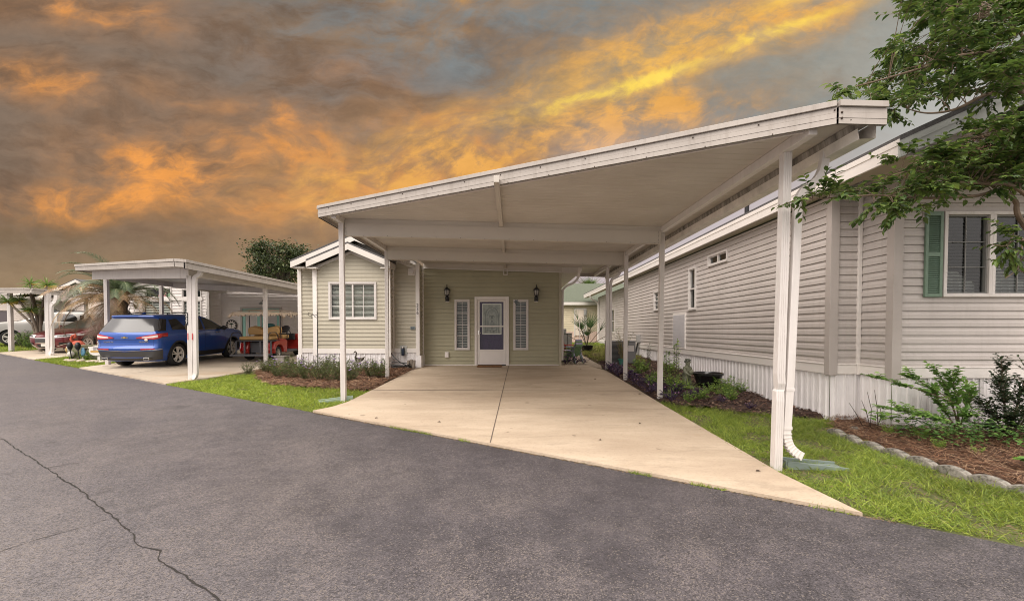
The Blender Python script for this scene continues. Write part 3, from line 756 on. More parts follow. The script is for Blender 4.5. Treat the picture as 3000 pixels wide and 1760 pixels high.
def arc(p, q, r, n=6):      # smoothing helper: quadratic blend p->q->r
    p, q, r = Vector(p), Vector(q), Vector(r)
    return [(p * (1 - t) ** 2 + q * 2 * t * (1 - t) + r * t * t) for t in [i / n for i in range(n + 1)]]
def slabpoly(poly, zf, th):
    mb = MB(); n = len(poly)
    a = [(x, y, zf(x, y)) for x, y in poly]; b = [(x, y, zf(x, y) + th) for x, y in poly]
    mb.add(a + b, [tuple(reversed(range(n))), tuple(range(n, 2 * n))] + [(i, (i + 1) % n, n + (i + 1) % n, n + i) for i in range(n)])
    return mb
def fascia(parent, W, pts, zf, z0, z1, name='fascia', cap=.055, out=(0, -1), m=None, planks=3, lift=.0):
    """boards hung along a polyline pts; zf(x,y) is the ceiling height there"""
    lo, hi = MB(), MB()
    for (x0, y0), (x1, y1) in zip(pts[:-1], pts[1:]):
        d = Vector((x1 - x0, y1 - y0)).normalized(); n = Vector((d.y, -d.x))
        def board(mb, a0, a1, b0, b1):
            v = []
            for zz in (a0, a1):
                for (px, py), bb in (((x0, y0), b0), ((x1, y1), b0), ((x1, y1), b1), ((x0, y0), b1)):
                    v.append((px + n.x * bb, py + n.y * bb, zf(px, py) + zz))
            mb.hexa(v)
        ph = (z1 - cap - z0) / planks
        for i in range(planks): board(lo, z0 + i * ph + (.0025 if i else 0), z0 + (i + 1) * ph, .0, .03 + (.003 if i % 2 else 0))
        board(lo, z0, z1 - cap, -.004, .0285)
        board(hi, z1 - cap + .004, z1, -.01, .052)
    f = lo.build(name, m or MFC, parent, W); hi.build('drip_cap', m or MFC, f, W, bevel=.003)
    return f
W0 = Vector((0, 9, gz(0, 9)))
cp = thing('carport', 'long white aluminium carport over the empty concrete driveway of the olive house', 'carport', W0)
ceil_ = lambda x, y=0: 3.69 - .0255 * (x + 3.12)
RP = [(-3.42, 8.22), (2.91, 4.17), (3.30, 4.17), (3.30, 15.6), (2.1, 15.6), (2.1, 14.24), (-2.72, 14.24), (-2.72, 13.66), (-3.42, 13.66)]
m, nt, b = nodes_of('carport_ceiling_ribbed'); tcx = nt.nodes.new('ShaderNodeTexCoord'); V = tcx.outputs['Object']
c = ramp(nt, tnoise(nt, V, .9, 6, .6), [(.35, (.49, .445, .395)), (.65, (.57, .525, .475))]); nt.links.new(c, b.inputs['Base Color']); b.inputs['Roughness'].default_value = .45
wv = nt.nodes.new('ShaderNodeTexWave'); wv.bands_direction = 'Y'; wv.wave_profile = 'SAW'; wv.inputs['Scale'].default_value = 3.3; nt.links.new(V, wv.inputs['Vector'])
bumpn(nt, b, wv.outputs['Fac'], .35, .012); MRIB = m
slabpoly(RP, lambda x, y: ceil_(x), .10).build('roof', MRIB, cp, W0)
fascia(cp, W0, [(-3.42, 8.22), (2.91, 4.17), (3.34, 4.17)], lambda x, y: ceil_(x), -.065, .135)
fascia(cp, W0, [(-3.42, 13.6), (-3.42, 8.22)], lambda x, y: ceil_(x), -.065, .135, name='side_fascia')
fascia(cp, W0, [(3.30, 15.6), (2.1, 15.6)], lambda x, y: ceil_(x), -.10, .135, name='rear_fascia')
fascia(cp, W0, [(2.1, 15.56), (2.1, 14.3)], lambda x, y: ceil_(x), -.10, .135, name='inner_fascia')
gm_ = MB(); x0, x1 = 3.12, 3.30; ya, yb = 4.21, 15.56
zc = ceil_(x1) - .005
gm_.add([(x1, ya, zc), (x1, yb, zc), (x1, yb, zc - .15), (x1, ya, zc - .15)], [(0, 1, 2, 3)])
gm_.add([(x0 + .03, ya, zc - .16), (x0 + .03, yb, zc - .16), (x1, yb, zc - .15), (x1, ya, zc - .15)], [(0, 1, 2, 3)])
gm_.cur = 1; gm_.add([(x0, ya, zc), (x0, yb, zc), (x0 + .012, yb, zc - .065), (x0 + .012, ya, zc - .065)], [(0, 1, 2, 3)]); gm_.cur = 0; gm_.add([(x0 + .012, ya, zc - .065), (x0 + .012, yb, zc - .065), (x0 + .03, yb, zc - .16), (x0 + .03, ya, zc - .16)], [(0, 1, 2, 3)])
gm_.cur = 0; gm_.add([(x0, yb, zc), (x1, yb, zc), (x1, yb, zc - .15), (x0 + .03, yb, zc - .16)], [(0, 1, 2, 3)])
m, nt, b = nodes_of('grimy_gutter'); tcx = nt.nodes.new('ShaderNodeTexCoord'); mp = nt.nodes.new('ShaderNodeMapping'); mp.inputs['Scale'].default_value = (1, 5, .6); nt.links.new(tcx.outputs['Object'], mp.inputs[0])
c = ramp(nt, tnoise(nt, mp.outputs[0], 2.2, 8, .7), [(.36, (.10, .09, .08)), (.50, (.25, .23, .205)), (.64, (.42, .39, .355))]); nt.links.new(c, b.inputs['Base Color']); b.inputs['Roughness'].default_value = .7; MGRIME = m
gut = gm_.build('gutter', [MGUT, MGRIME], cp, W0)
posts_r = [(2.755, 4.76, .055, 1.02), (2.80, 8.68, .02, None), (2.765, 11.2, .01, None), (2.765, 13.35, .0, None)]
posts_l = [(-3.125, 8.5, -.01, None), (-3.125, 11.5, 0, None)]
for x, y, ln, dn in posts_r + posts_l:
    zt = ceil_(x) - .10
    p = post_mb(x, y, gz(x, y) + .0, zt, lean=ln, dent=dn).build('post', MW, cp, W0)
    b_ = MB(); b_.box(x + ln - .048, x + ln + .048, y - .03, y - .018 + .04, zt - .005, zt + .095); b_.build('bracket', MW, p, W0)
    sc = MB()
    for zz in (zt + .02, zt + .07): sc.lathe([(.009, -.008), (.009, 0), (.004, .002)], (x + ln - .02, y - .032, zz), 6, 'y')
    sc.build('screws', MBLACK, p, W0)
rb = MB()
yy0 = 4.6
while yy0 < 14.1:                       # pan joints of the roof panels
    xl = max(-3.36, (8.22 - yy0) / .64 - 3.42 + .25); rb.hexa([(xl, yy0, ceil_(xl) - .004), (3.08, yy0, ceil_(3.08) - .004), (3.08, yy0 + .012, ceil_(3.08) - .004), (xl, yy0 + .012, ceil_(xl) - .004), (xl, yy0 - .006, ceil_(xl) - .0005), (3.08, yy0 - .006, ceil_(3.08) - .0005), (3.08, yy0 + .022, ceil_(3.08) - .0005), (xl, yy0 + .022, ceil_(xl) - .0005)]); yy0 += .152
rb.build('ceiling_ribs', MRIB, cp, W0)
sc = MB(); fd = Vector((6.33, -4.05, 0)).normalized(); fn = Vector((fd.y, -fd.x, 0))
for k in range(13):
    q = Vector((-3.42, 8.22, 0)) + fd * (.3 + k * .6); q = q + fn * .036; sc.ball((q.x, q.y, ceil_(q.x) + .055), .008, 6, 4); sc.ball((q.x + .1, q.y - .064, ceil_(q.x) - .062), .006, 6, 4)
for zz in (-.02, .03): sc.ball((2.935, 4.135, ceil_(2.92) + zz), .011, 6, 4)
sc.build('screws', mat('rusty_screw', (.05, .03, .02), .7), cp, W0)
for x in (2.79, -3.125):
    ya = 4.30 if x > 0 else 8.10; yb = 15.5 if x > 0 else 13.62
    MB().box(x - .04, x + .04, ya, yb, ceil_(x) - .10, ceil_(x) - .002).build('side_rail', MW, cp, W0, bevel=.004)
MB().hexa([(-.235, 5.95, ceil_(-.2) - .085), (-.165, 5.95, ceil_(-.2) - .085), (-.165, 14.22, ceil_(-.2) - .085), (-.235, 14.22, ceil_(-.2) - .085), (-.235, 5.95, ceil_(-.2) - .001), (-.165, 5.95, ceil_(-.2) - .001), (-.165, 14.22, ceil_(-.2) - .001), (-.235, 14.22, ceil_(-.2) - .001)]).build('centre_rail', MCEIL, cp, W0, bevel=.003)
for y in (8.55, 11.35):
    xa, xb = -3.08, 2.75; t, bm_ = MB(), MB()
    def sl(mb, x0, x1, y0, y1, a, b_): mb.hexa([(x0, y0, ceil_(x0) + a), (x1, y0, ceil_(x1) + a), (x1, y1, ceil_(x1) + a), (x0, y1, ceil_(x0) + a), (x0, y0, ceil_(x0) + b_), (x1, y0, ceil_(x1) + b_), (x1, y1, ceil_(x1) + b_), (x0, y1, ceil_(x0) + b_)])
    sl(bm_, xa, xb, y - .045, y + .045, -.315, -.088); sl(bm_, xa, xb, y - .03, y + .03, -.089, -.002); sl(bm_, xa, xb, y - .05, y + .05, -.320, -.312)
    bo = bm_.build('cross_beam', MCEIL, cp, W0)
    for i in range(26):
        x = xa + .12 + i * (xb - xa - .24) / 25
        if i % 2: t.lathe([(.006, -.004), (.006, .001)], (x, y - .0505, ceil_(x) - .309), 5, 'y')
    for k in range(9):
        for sx_ in (-3.055, 2.70): t.lathe([(.005, -.003), (.005, .001)], (sx_, y - .047, ceil_(sx_) - .30 + k * .025), 5, 'y')
    t.build('screws', MBLACK, bo, W0)
h = MB(); 
for (xa, ya), (xb, yb) in (((-3.1, 8.10), (2.75, 4.36)),):
    v = []
    for zz in (-.045, -.001):
        for px, py in ((xa, ya + .02), (xb, yb + .02), (xb + .01, yb + .055), (xa + .01, ya + .055)): v.append((px, py, ceil_(px) + zz))
    h.hexa(v)
h.build('front_channel', MW, cp, W0)
h = MB().hexa([(-2.72, 14.15, 3.545), (1.53, 14.15, 3.415), (1.53, 14.235, 3.415), (-2.72, 14.235, 3.545), (-2.72, 14.15, ceil_(-2.72)), (1.53, 14.15, ceil_(1.53)), (1.53, 14.235, ceil_(1.53)), (-2.72, 14.235, ceil_(-2.72))]); h.build('ledger', MCEIL, cp, W0)
h = MB(); h.hexa([(-2.72, 14.135, 3.525), (1.53, 14.135, 3.395), (1.53, 14.16, 3.395), (-2.72, 14.16, 3.525), (-2.72, 14.135, 3.548), (1.53, 14.135, 3.418), (1.53, 14.16, 3.418), (-2.72, 14.16, 3.548)])
h.box(-.265, -.24, 14.12, 14.15, 3.34, 3.50); h.box(-.16, -.135, 14.12, 14.15, 3.34, 3.50); h.box(-.265, -.135, 14.12, 14.15, 3.32, 3.345); h.build('ledger_trim', MW, cp, W0)
def downspout(parent, W, pts, w=.085, hgt=.062, m=None, seams=()):
    d = MB(); d.rtube(pts, w, hgt, up=(0, 1, 0)); o = d.build('downspout', m or MW, parent, W, bevel=.006)
    if seams:
        for x, y, z in seams: MB().box(x - w / 2 - .003, x + w / 2 + .003, y - hgt / 2 - .003, y + hgt / 2 + .003, z - .016, z + .016).build('strap', m or MW, o, W)
    return o
pts = arc((3.17, 4.70, 3.44), (3.17, 4.70, 3.20), (3.06, 4.72, 3.12)) + arc((3.03, 4.72, 3.10), (2.925, 4.74, 3.04), (2.925, 4.74, 2.86)) + [(2.90, 4.75, 1.9), (2.875, 4.75, 1.1), (2.85, 4.75, .62)] + arc((2.848, 4.75, .58), (2.845, 4.75, .40), (3.0, 4.72, .33), 8)
ds = downspout(cp, W0, pts, .078, .062, seams=[(2.872, 4.75, 1.02), (2.852, 4.75, .62)])
el_ = MB()
for i in range(9):
    t = i / 8; p = arc((2.848, 4.75, .56), (2.845, 4.75, .40), (2.985, 4.722, .335), 8)[i]
    q = Vector((math.sin(t * 1.15), 0, -math.cos(t * 1.15)))
    el_.bar(p - q * .006, p + q * .006, .086, .070, up=(0, 1, 0))
el_.build('elbow_ridges', MW, ds, W0)
pts = arc((3.17, 13.5, 3.44), (3.17, 13.5, 3.25), (3.05, 13.48, 3.2)) + arc((3.02, 13.48, 3.19), (2.89, 13.46, 3.14), (2.88, 13.45, 2.95)) + [(2.88, 13.45, .9), (2.88, 13.45, .52)]
downspout(cp, W0, pts, .075, .06)

# splash blocks
MSPL = mat('splash_plastic', (.17, .21, .19), .5, var=.1)
def splash(loc, rz, label, m):
    mb = MB(); L_, w1, w2 = .60, .085, .12
    mb.hexa([(0, -w1, 0), (L_, -w2, 0), (L_, w2, 0), (0, w1, 0), (0, -w1, .025), (L_, -w2, .008), (L_, w2, .008), (0, w1, .025)])
    for s_ in (-1, 1): mb.hexa([(0, s_ * w1 - .012, .0), (L_, s_ * w2 - .012, .0), (L_, s_ * w2 + .012, .0), (0, s_ * w1 + .012, .0), (0, s_ * w1 - .012, .09), (L_, s_ * w2 - .012, .03), (L_, s_ * w2 + .012, .03), (0, s_ * w1 + .012, .09)])
    mb.box(-.012, .012, -w1, w1, .001, .09); mb.box(.0, L_ * .8, -.015, .015, .01, .035)
    o = mb.build('splash_block', m, bevel=.004); o.location = loc; o.rotation_euler = (0, -.01, rz); tag(o, label, 'splash block')
splash((2.90, 4.88, gz(0, 4.86) - .005), -.06, 'grey green splash block in the lawn under the dented carport post', MSPL)
splash((-3.02, 8.66, gz(0, 8.66) - .01), PI + .35, 'pale green splash block in bright grass beside a slim carport post', mat('splash_pale', (.27, .34, .27), .5))

# ------------------------------------------------------------------ house parts
MFAS = mat('house_fascia', (.62, .58, .535), .5, var=.04)
MSOF = mat('soffit', (.52, .48, .43), .6)
def gable_roof(parent, W, xa, za, xl, xr, slope, y0, y1, th=.05, rake=.17, rm=None, fm=None):
    """za: height of the outer ridge; boards hang below the sheathing"""
    rm = rm or MSHING; fm = fm or MFAS
    r = MB()
    for xe in (xl, xr):
        zl = za - slope * abs(xe - xa)
        r.prism([(xa, y0, za), (xe, y0, zl), (xe, y0, zl + th), (xa, y0, za + th)], (0, y1 - y0, 0))
    ro_ = r.build('roof', rm, parent, W)
    f = MB()
    for xe in (xl, xr):
        zl = za - slope * abs(xe - xa)
        f.prism([(xa, y0 + .002, za), (xe, y0 + .002, zl), (xe, y0 + .002, zl - rake), (xa, y0 + .002, za - rake)], (0, .03, 0))
        s_ = 1 if xe > xa else -1
        f.prism([(xe - s_ * .001, y0 + .033, zl - .002), (xe - s_ * .001, y1, zl - .002), (xe - s_ * .001, y1, zl - rake), (xe - s_ * .001, y0 + .033, zl - rake)], (-s_ * .03, 0, 0))
    f.build('fascia', fm, ro_, W, bevel=.003)
    return ro_
FN = lambda y: Frame((0, y, 0), (1, 0, 0), (0, -1, 0))
FW = lambda x: Frame((x, 0, 0), (0, 1, 0), (-1, 0, 0))   # wall facing west, a = y
FE = lambda x: Frame((x, 0, 0), (0, 1, 0), (1, 0, 0))    # wall facing east
def trimbox(parent, W, name, m, *boxes, bevel=.004):
    for b_ in boxes: MB().box(*b_).build(name, m, parent, W, bevel=bevel)

# ---- the olive house, number 236
W1 = Vector((-2.5, 15, gz(0, 15)))
h1 = thing('mobile_home', 'olive beige mobile home with gabled bay and purple front door numbered 236', 'house', W1)
F = FN(13.7); s = MB()
cl = lambda z: (-6.3, -2.79) if z < 3.48 else (-4.5 - (4.25 - z) / .42, min(-2.79, -4.5 + (4.25 - z) / .42))
siding(s, F, -6.3, -2.79, 1.09, 4.23, clip=cl); s.build('wall', MSID, h1, W1)
s = MB(); siding(s, FW(-6.3), 13.7, 25, 1.09, 3.5); siding(s, FE(-2.76), 13.7, 14.2, .58, 3.6); siding(s, FE(1.50), 14.2, 22, .55, 3.4); s.build('side_wall', MSID, h1, W1)
s = MB(); skirt(s, F, -6.3, -2.79, lambda a: gz(a, 13.7) - .02, .965); skirt(s, FW(-6.3), 13.7, 25, lambda a: gz(0, a) - .02, .965); s.build('skirting', MSKIRT, h1, W1)
FB = FN(13.25); s = MB()
clb = lambda z: (-5.66, -3.55) if z < 3.47 else (-4.605 - (3.92 - z) / .42, -4.605 + (3.92 - z) / .42)
siding(s, FB, -5.66, -3.55, 1.09, 3.9, clip=clb, opens=[(-5.23, -3.93, 1.97, 2.98)])
siding(s, FE(-3.55), 13.25, 13.7, 1.09, 3.5); siding(s, FW(-5.66), 13.25, 13.7, 1.09, 3.5); s.build('bay_wall', MSID, h1, W1)
s = MB(); skirt(s, FB, -5.66, -3.55, lambda a: gz(a, 13.25) - .02, .965); skirt(s, FE(-3.55), 13.25, 13.7, lambda a: gz(0, a) - .02, .965); s.build('bay_skirting', MSKIRT, h1, W1)
trimbox(h1, W1, 'corner_trim', MWV, (-6.36, -6.25, 13.655, 13.76, .9, 3.5), (-2.86, -2.745, 13.655, 13.75, .88, 3.62), (-5.72, -5.60, 13.205, 13.31, .9, 3.47), (-3.61, -3.49, 13.205, 13.31, .86, 3.47), (-3.555, -3.50, 13.66, 13.70, .98, 3.5), (-2.775, -2.72, 14.16, 14.21, .545, 3.54))
trimbox(h1, W1, 'skirt_trim', MWV, (-6.25, -5.72, 13.668, 13.70, .962, 1.097), (-3.50, -2.86, 13.668, 13.70, .962, 1.097), (-5.60, -3.61, 13.218, 13.25, .962, 1.097), (-3.55, -3.518, 13.31, 13.66, .962, 1.097))
trimbox(h1, W1, 'skirt_corner', MSKIRT, (-6.4, -6.27, 13.64, 13.72, .42, .9), (-2.84, -2.70, 13.66, 14.18, .42, .88))
window(h1, FB, -5.27, -3.89, 1.935, 3.015, W1, cols=4, rows=3, split='v', slat=.036)
gable_roof(h1, W1, -4.5, 4.36, -6.34, -3.02, .42, 13.18, 25)
gable_roof(h1, W1, -4.605, 4.06, -5.78, -3.43, .42, 12.92, 13.6)
s = MB()                                                # gable frieze boards and eave boxes
for xa, za, hw, y in ((-4.605, 3.905, 1.05, 13.215), (-4.5, 4.19, 1.72, 13.665)):
    for s_ in (-1, 1): s.prism([(xa, y, za), (xa + s_ * hw, y, za - .42 * hw), (xa + s_ * hw, y, za - .42 * hw - .08), (xa, y, za - .08)], (0, .03, 0))
s.box(-6.33, -5.95, 13.215, 13.66, 3.42, 3.44); s.box(-5.77, -5.5, 12.955, 13.2, 3.37, 3.40); s.box(-3.7, -3.44, 12.955, 13.2, 3.37, 3.40)
s.build('frieze', MFAS, h1, W1)
# front wall with the door, set back under the carport
FD = FN(14.2); s = MB()
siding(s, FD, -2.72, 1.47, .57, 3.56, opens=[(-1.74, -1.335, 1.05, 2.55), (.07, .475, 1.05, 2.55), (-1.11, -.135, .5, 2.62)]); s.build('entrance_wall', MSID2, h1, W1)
trimbox(h1, W1, 'base_trim', MWV, (-2.72, -1.15, 14.165, 14.2, .55, .578), (-.095, 1.45, 14.165, 14.2, .55, .578))
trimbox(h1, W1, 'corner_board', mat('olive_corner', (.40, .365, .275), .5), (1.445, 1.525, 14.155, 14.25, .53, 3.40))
window(h1, FD, -1.772, -1.303, 1.022, 2.58, W1, cols=2, rows=4, slat=.05, trim=.05)
window(h1, FD, .039, .506, 1.022, 2.58, W1, cols=2, rows=4, slat=.05, trim=.05)
d = MB(); D = lambda x0, x1, z0, z1, y0=14.13, y1=14.24: d.box(x0, x1, y0, y1, z0, z1)
D(-1.15, -1.085, .545, 2.664); D(-.16, -.095, .545, 2.664); D(-1.085, -.16, 2.60, 2.664)
D(-1.145, -1.06, .545, 2.62, 14.15, 14.235); D(-.185, -.10, .545, 2.62, 14.15, 14.235); D(-1.06, -.185, 2.565, 2.62, 14.15, 14.235)
dr = d.build('door_frame', MWV, h1, W1, bevel=.004)
d = MB(); D(-1.055, -.995, .575, 2.56, 14.165, 14.195); D(-.262, -.19, .575, 2.56, 14.165, 14.195); D(-.995, -.262, 2.505, 2.56, 14.165, 14.195); D(-.995, -.262, .99, 1.04, 14.165, 14.195); D(-.995, -.262, 1.735, 1.775, 14.17, 14.19); D(-.995, -.262, .575, .99, 14.172, 14.188); D(-.97, -.29, .62, .95, 14.168, 14.175)
sd_ = d.build('storm_door', MWV, dr, W1, bevel=.003)
d = MB(); d.add([(-.996, 14.18, 1.04), (-.261, 14.18, 1.04), (-.261, 14.18, 2.505), (-.996, 14.18, 2.505)], [(0, 1, 2, 3)]); d.build('pane', glass_mat('storm_glass', refl=.7), dr, W1)
d = MB(); d.tube([(-1.025, 14.165, 1.56), (-1.025, 14.12, 1.56), (-.95, 14.115, 1.55)], .009, 6); d.box(-1.04, -1.01, 14.155, 14.166, 1.50, 1.62); d.build('handle', mat('chrome', (.75, .73, .70), .2, 1.0), dr, W1)
d = MB(); D(-1.05, -.2, .56, 2.56, 14.245, 14.29)
for x0, x1 in ((-.93, -.69), (-.55, -.31)):
    d.box(x0, x1, 14.239, 14.246, .75, 1.36); d.box(x0 + .035, x1 - .035, 14.233, 14.24, .785, 1.325)
pd = d.build('door', mat('purple_door', (.040, .018, .075), .5, spec=.2), h1, W1, bevel=.004)
d = MB(); D(-.919, -.889, 1.503, 2.453, 14.225, 14.246); D(-.355, -.325, 1.503, 2.453, 14.225, 14.246); D(-.889, -.355, 2.42, 2.453, 14.225, 14.246); D(-.889, -.355, 1.503, 1.536, 14.225, 14.246); d.build('light_frame', MWV, pd, W1)
d = MB(); d.box(-.889, -.355, 14.238, 14.243, 1.536, 2.42); d.build('leaded_glass', mat('leaded_glass', (.26, .25, .22), .25, var=.35, vscale=7, spec=.6), pd, W1)
d = MB(); y = 14.236
cx = -.622
d.tube([(cx - .2, y, 1.55), (cx - .2, y, 2.1), (cx - .17, y, 2.22), (cx - .1, y, 2.31), (cx, y, 2.345), (cx + .1, y, 2.31), (cx + .17, y, 2.22), (cx + .2, y, 2.1), (cx + .2, y, 1.55)], .006, 5)
d.tube([(cx - .15, y, 1.55), (cx - .15, y, 2.08), (cx - .09, y, 2.22), (cx, y, 2.26), (cx + .09, y, 2.22), (cx + .15, y, 2.08), (cx + .15, y, 1.55)], .004, 5)
d.tube([(cx, y, 1.55), (cx, y, 2.40)], .004, 5)
for s_ in (-1, 1):
    d.tube([(cx + s_ * (.03 + .045 * math.cos(t)), y, 2.04 + .045 * math.sin(t)) for t in [i * .55 for i in range(10)]], .009, 5)
    d.tube([(cx, y, 1.95), (cx + s_ * .04, y, 1.85), (cx + s_ * .02, y, 1.7), (cx + s_ * .05, y, 1.55)], .005, 5)
    d.tube([(cx + s_ * .02, y, 1.62), (cx + s_ * .08, y, 1.6), (cx + s_ * .15, y, 1.66)], .008, 5)
d.build('leading', mat('lead_came', (.10, .10, .095), .4, .6), pd, W1)
s = MB(); s.box(-1.055, -.19, 14.14, 14.2, .545, .572); s.build('threshold', MBLACK, dr, W1)
n = MB(); put_text(n, FN(13.655), '236', .135, -2.803, .004, 2.33, stack=.112); n.build('house_number', MBLACK, h1, W1)
# addition roof behind, eave and gutter on the right
s = MB(); s.hexa([(-2.7, 14.26, 3.60), (2.02, 14.26, 3.44), (2.02, 22.5, 3.44), (-2.7, 22.5, 3.60), (-2.7, 14.26, 3.85), (2.02, 14.26, 3.56), (2.02, 22.5, 3.56), (-2.7, 22.5, 3.85)]); s.build('addition_roof', MSHING, h1, W1)
s = MB(); s.box(1.53, 2.05, 14.2, 22.5, 3.40, 3.43); s.box(1.53, 2.03, 14.215, 14.255, 3.43, 3.60); s.build('soffit', MFAS, h1, W1)
s = MB(); s.hexa([(2.03, 14.15, 3.43), (2.13, 14.15, 3.43), (2.13, 22.5, 3.43), (2.03, 22.5, 3.43), (2.03, 14.15, 3.55), (2.15, 14.15, 3.55), (2.15, 22.5, 3.55), (2.03, 22.5, 3.55)]); g_ = s.build('gutter', MWV, h1, W1, bevel=.006)
s = MB(); s.rtube(arc((2.08, 14.28, 3.44), (2.08, 14.28, 3.2), (1.9, 14.3, 3.1)) + arc((1.85, 14.3, 3.07), (1.58, 14.32, 3.0), (1.57, 14.32, 2.8)) + [(1.57, 14.32, .7)], .07, .06); s.build('downspout', MWV, g_, W1, bevel=.006)

# ---- the taupe house on the right
W2 = Vector((6.5, 12, gz(0, 12)))
h2 = thing('mobile_home', 'long taupe sided mobile home with green shutters and white ribbed skirting', 'house', W2)
FL = FW(4.85); s = MB()
ops = [(12.14, 12.54, 2.2, 3.27), (10.38, 11.30, 3.22, 3.41), (14.95, 15.6, 2.32, 2.9)]
siding(s, FL, 7.0, 19.8, 1.10, 3.66, opens=ops); s.build('wall', MSIDR, h2, W2)
s = MB(); siding(s, FW(5.2), 19.8, 27.5, .9, 3.62, opens=[(23.25, 24.0, 1.52, 2.68)]); siding(s, FN(19.8), 4.85, 5.2, 1.1, 3.6); s.build('rear_wall', MSIDR, h2, W2)
s = MB(); siding(s, FN(7.0), 4.87, 5.30, 1.10, 3.9); s.build('return_wall', MSIDR, h2, W2)
s = MB(); siding(s, FW(5.30), 6.4, 7.0, 1.10, 3.95); s.build('bay_side_wall', MSIDR, h2, W2)
FR = FN(6.4); s = MB()
clr = lambda z: (5.32, 8.6) if z < 4.05 else (6.75 - (4.7 - z) / .45, 6.75 + (4.7 - z) / .45)
siding(s, FR, 5.32, 8.6, 1.10, 4.68, clip=clr, opens=[(6.02, 8.02, 2.13, 3.22)]); s.build('front_wall', MSIDR, h2, W2)
s = MB(); skirt(s, FL, 7.0, 19.8, lambda a: gz(0, a) - .02, .975); skirt(s, FW(5.2), 19.8, 27.5, lambda a: gz(0, a) - .02, .95); skirt(s, FN(7.0), 4.86, 5.30, lambda a: gz(0, 7) - .02, .975); skirt(s, FW(5.30), 6.4, 7.0, lambda a: gz(0, a) - .02, .975); skirt(s, FR, 5.31, 8.6, lambda a: gz(0, 6.4) - .02, .975); s.build('skirting', MSKIRT, h2, W2)
m, nt, b = nodes_of('perforated'); tcx = nt.nodes.new('ShaderNodeTexCoord'); vo = nt.nodes.new('ShaderNodeTexVoronoi'); vo.inputs['Scale'].default_value = 95; vo.inputs['Randomness'].default_value = 0.1; nt.links.new(tcx.outputs['Object'], vo.inputs['Vector'])
nt.links.new(ramp(nt, vo.outputs['Distance'], [(.30, (.10, .10, .10)), (.36, (.66, .63, .62))]), b.inputs['Base Color'])
for x in (5.235, 5.82, 6.55, 7.28):                     # perforated vent strips between the ribs
    y = 7.0 if x < 5.3 else 6.4
    MB().box(x - .028, x + .028, y - .0165, y - .0145, gz(0, y), .97).build('vent_strip', m, h2, W2)
trimbox(h2, W2, 'skirt_trim', MWV, (4.815, 4.85, 7.06, 19.8, .965, 1.105), (4.93, 5.235, 6.968, 7.0, .965, 1.105), (5.265, 5.30, 6.47, 6.98, .965, 1.105), (5.38, 8.6, 6.368, 6.4, .965, 1.105), (5.165, 5.2, 19.8, 27.5, .95, 1.09))
trimbox(h2, W2, 'skirt_ledge', MWV, (4.806, 4.85, 7.06, 19.8, 1.106, 1.122), (4.93, 5.235, 6.96, 7.0, 1.106, 1.122), (5.256, 5.30, 6.47, 6.98, 1.106, 1.122), (5.38, 8.6, 6.36, 6.4, 1.106, 1.122))
trimbox(h2, W2, 'corner_post', MTAUPE, (4.80, 4.93, 6.945, 7.06, .95, 3.72), (5.255, 5.385, 6.345, 6.47, .95, 4.0))
trimbox(h2, W2, 'inner_corner', MWV, (5.235, 5.285, 6.955, 7.0, .955, 3.95))
trimbox(h2, W2, 'end_trim', MWV, (5.15, 5.25, 27.45, 27.55, .9, 3.6))
window(h2, FL, 12.09, 12.59, 2.17, 3.31, W2, split='h', blind=False, trim=.05)
window(h2, FL, 10.33, 11.35, 3.18, 3.45, W2, split='v', blind=False, trim=.04)
window(h2, FL, 14.90, 15.65, 2.28, 2.93, W2, cols=2, rows=4, split='h', slat=.04, trim=.04)
window(h2, FW(5.2), 23.2, 24.05, 1.48, 2.72, W2, split='h', blind=False, trim=.05)
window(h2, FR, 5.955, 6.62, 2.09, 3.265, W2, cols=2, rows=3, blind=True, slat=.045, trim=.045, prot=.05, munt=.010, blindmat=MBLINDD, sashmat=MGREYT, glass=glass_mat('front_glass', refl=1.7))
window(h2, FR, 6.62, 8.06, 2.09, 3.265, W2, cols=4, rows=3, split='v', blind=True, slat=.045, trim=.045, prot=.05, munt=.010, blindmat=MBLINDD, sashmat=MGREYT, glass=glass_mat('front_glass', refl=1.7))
cu = MB(); n_ = 40
for x0_, x1_, z1_ in ((6.03, 6.55, 2.42), (6.70, 7.30, 2.46)):
    v = []
    for k in range(n_ + 1):
        q = k / n_; x = x0_ + (x1_ - x0_) * q; yb = 6.4 + .11 + .02 * math.sin(q * 34); zt_ = z1_ + .07 * math.sin(q * 5 + x0_) - .05 * q; v += [(x, yb, 2.12), (x, yb + .01, zt_)]
    cu.add(v, [(2 * k, 2 * k + 1, 2 * k + 3, 2 * k + 2) for k in range(n_)])
cu.build('curtain', mat('curtain_white', (.62, .62, .62), .8, var=.35, vscale=7), h2, W2, smooth=True)
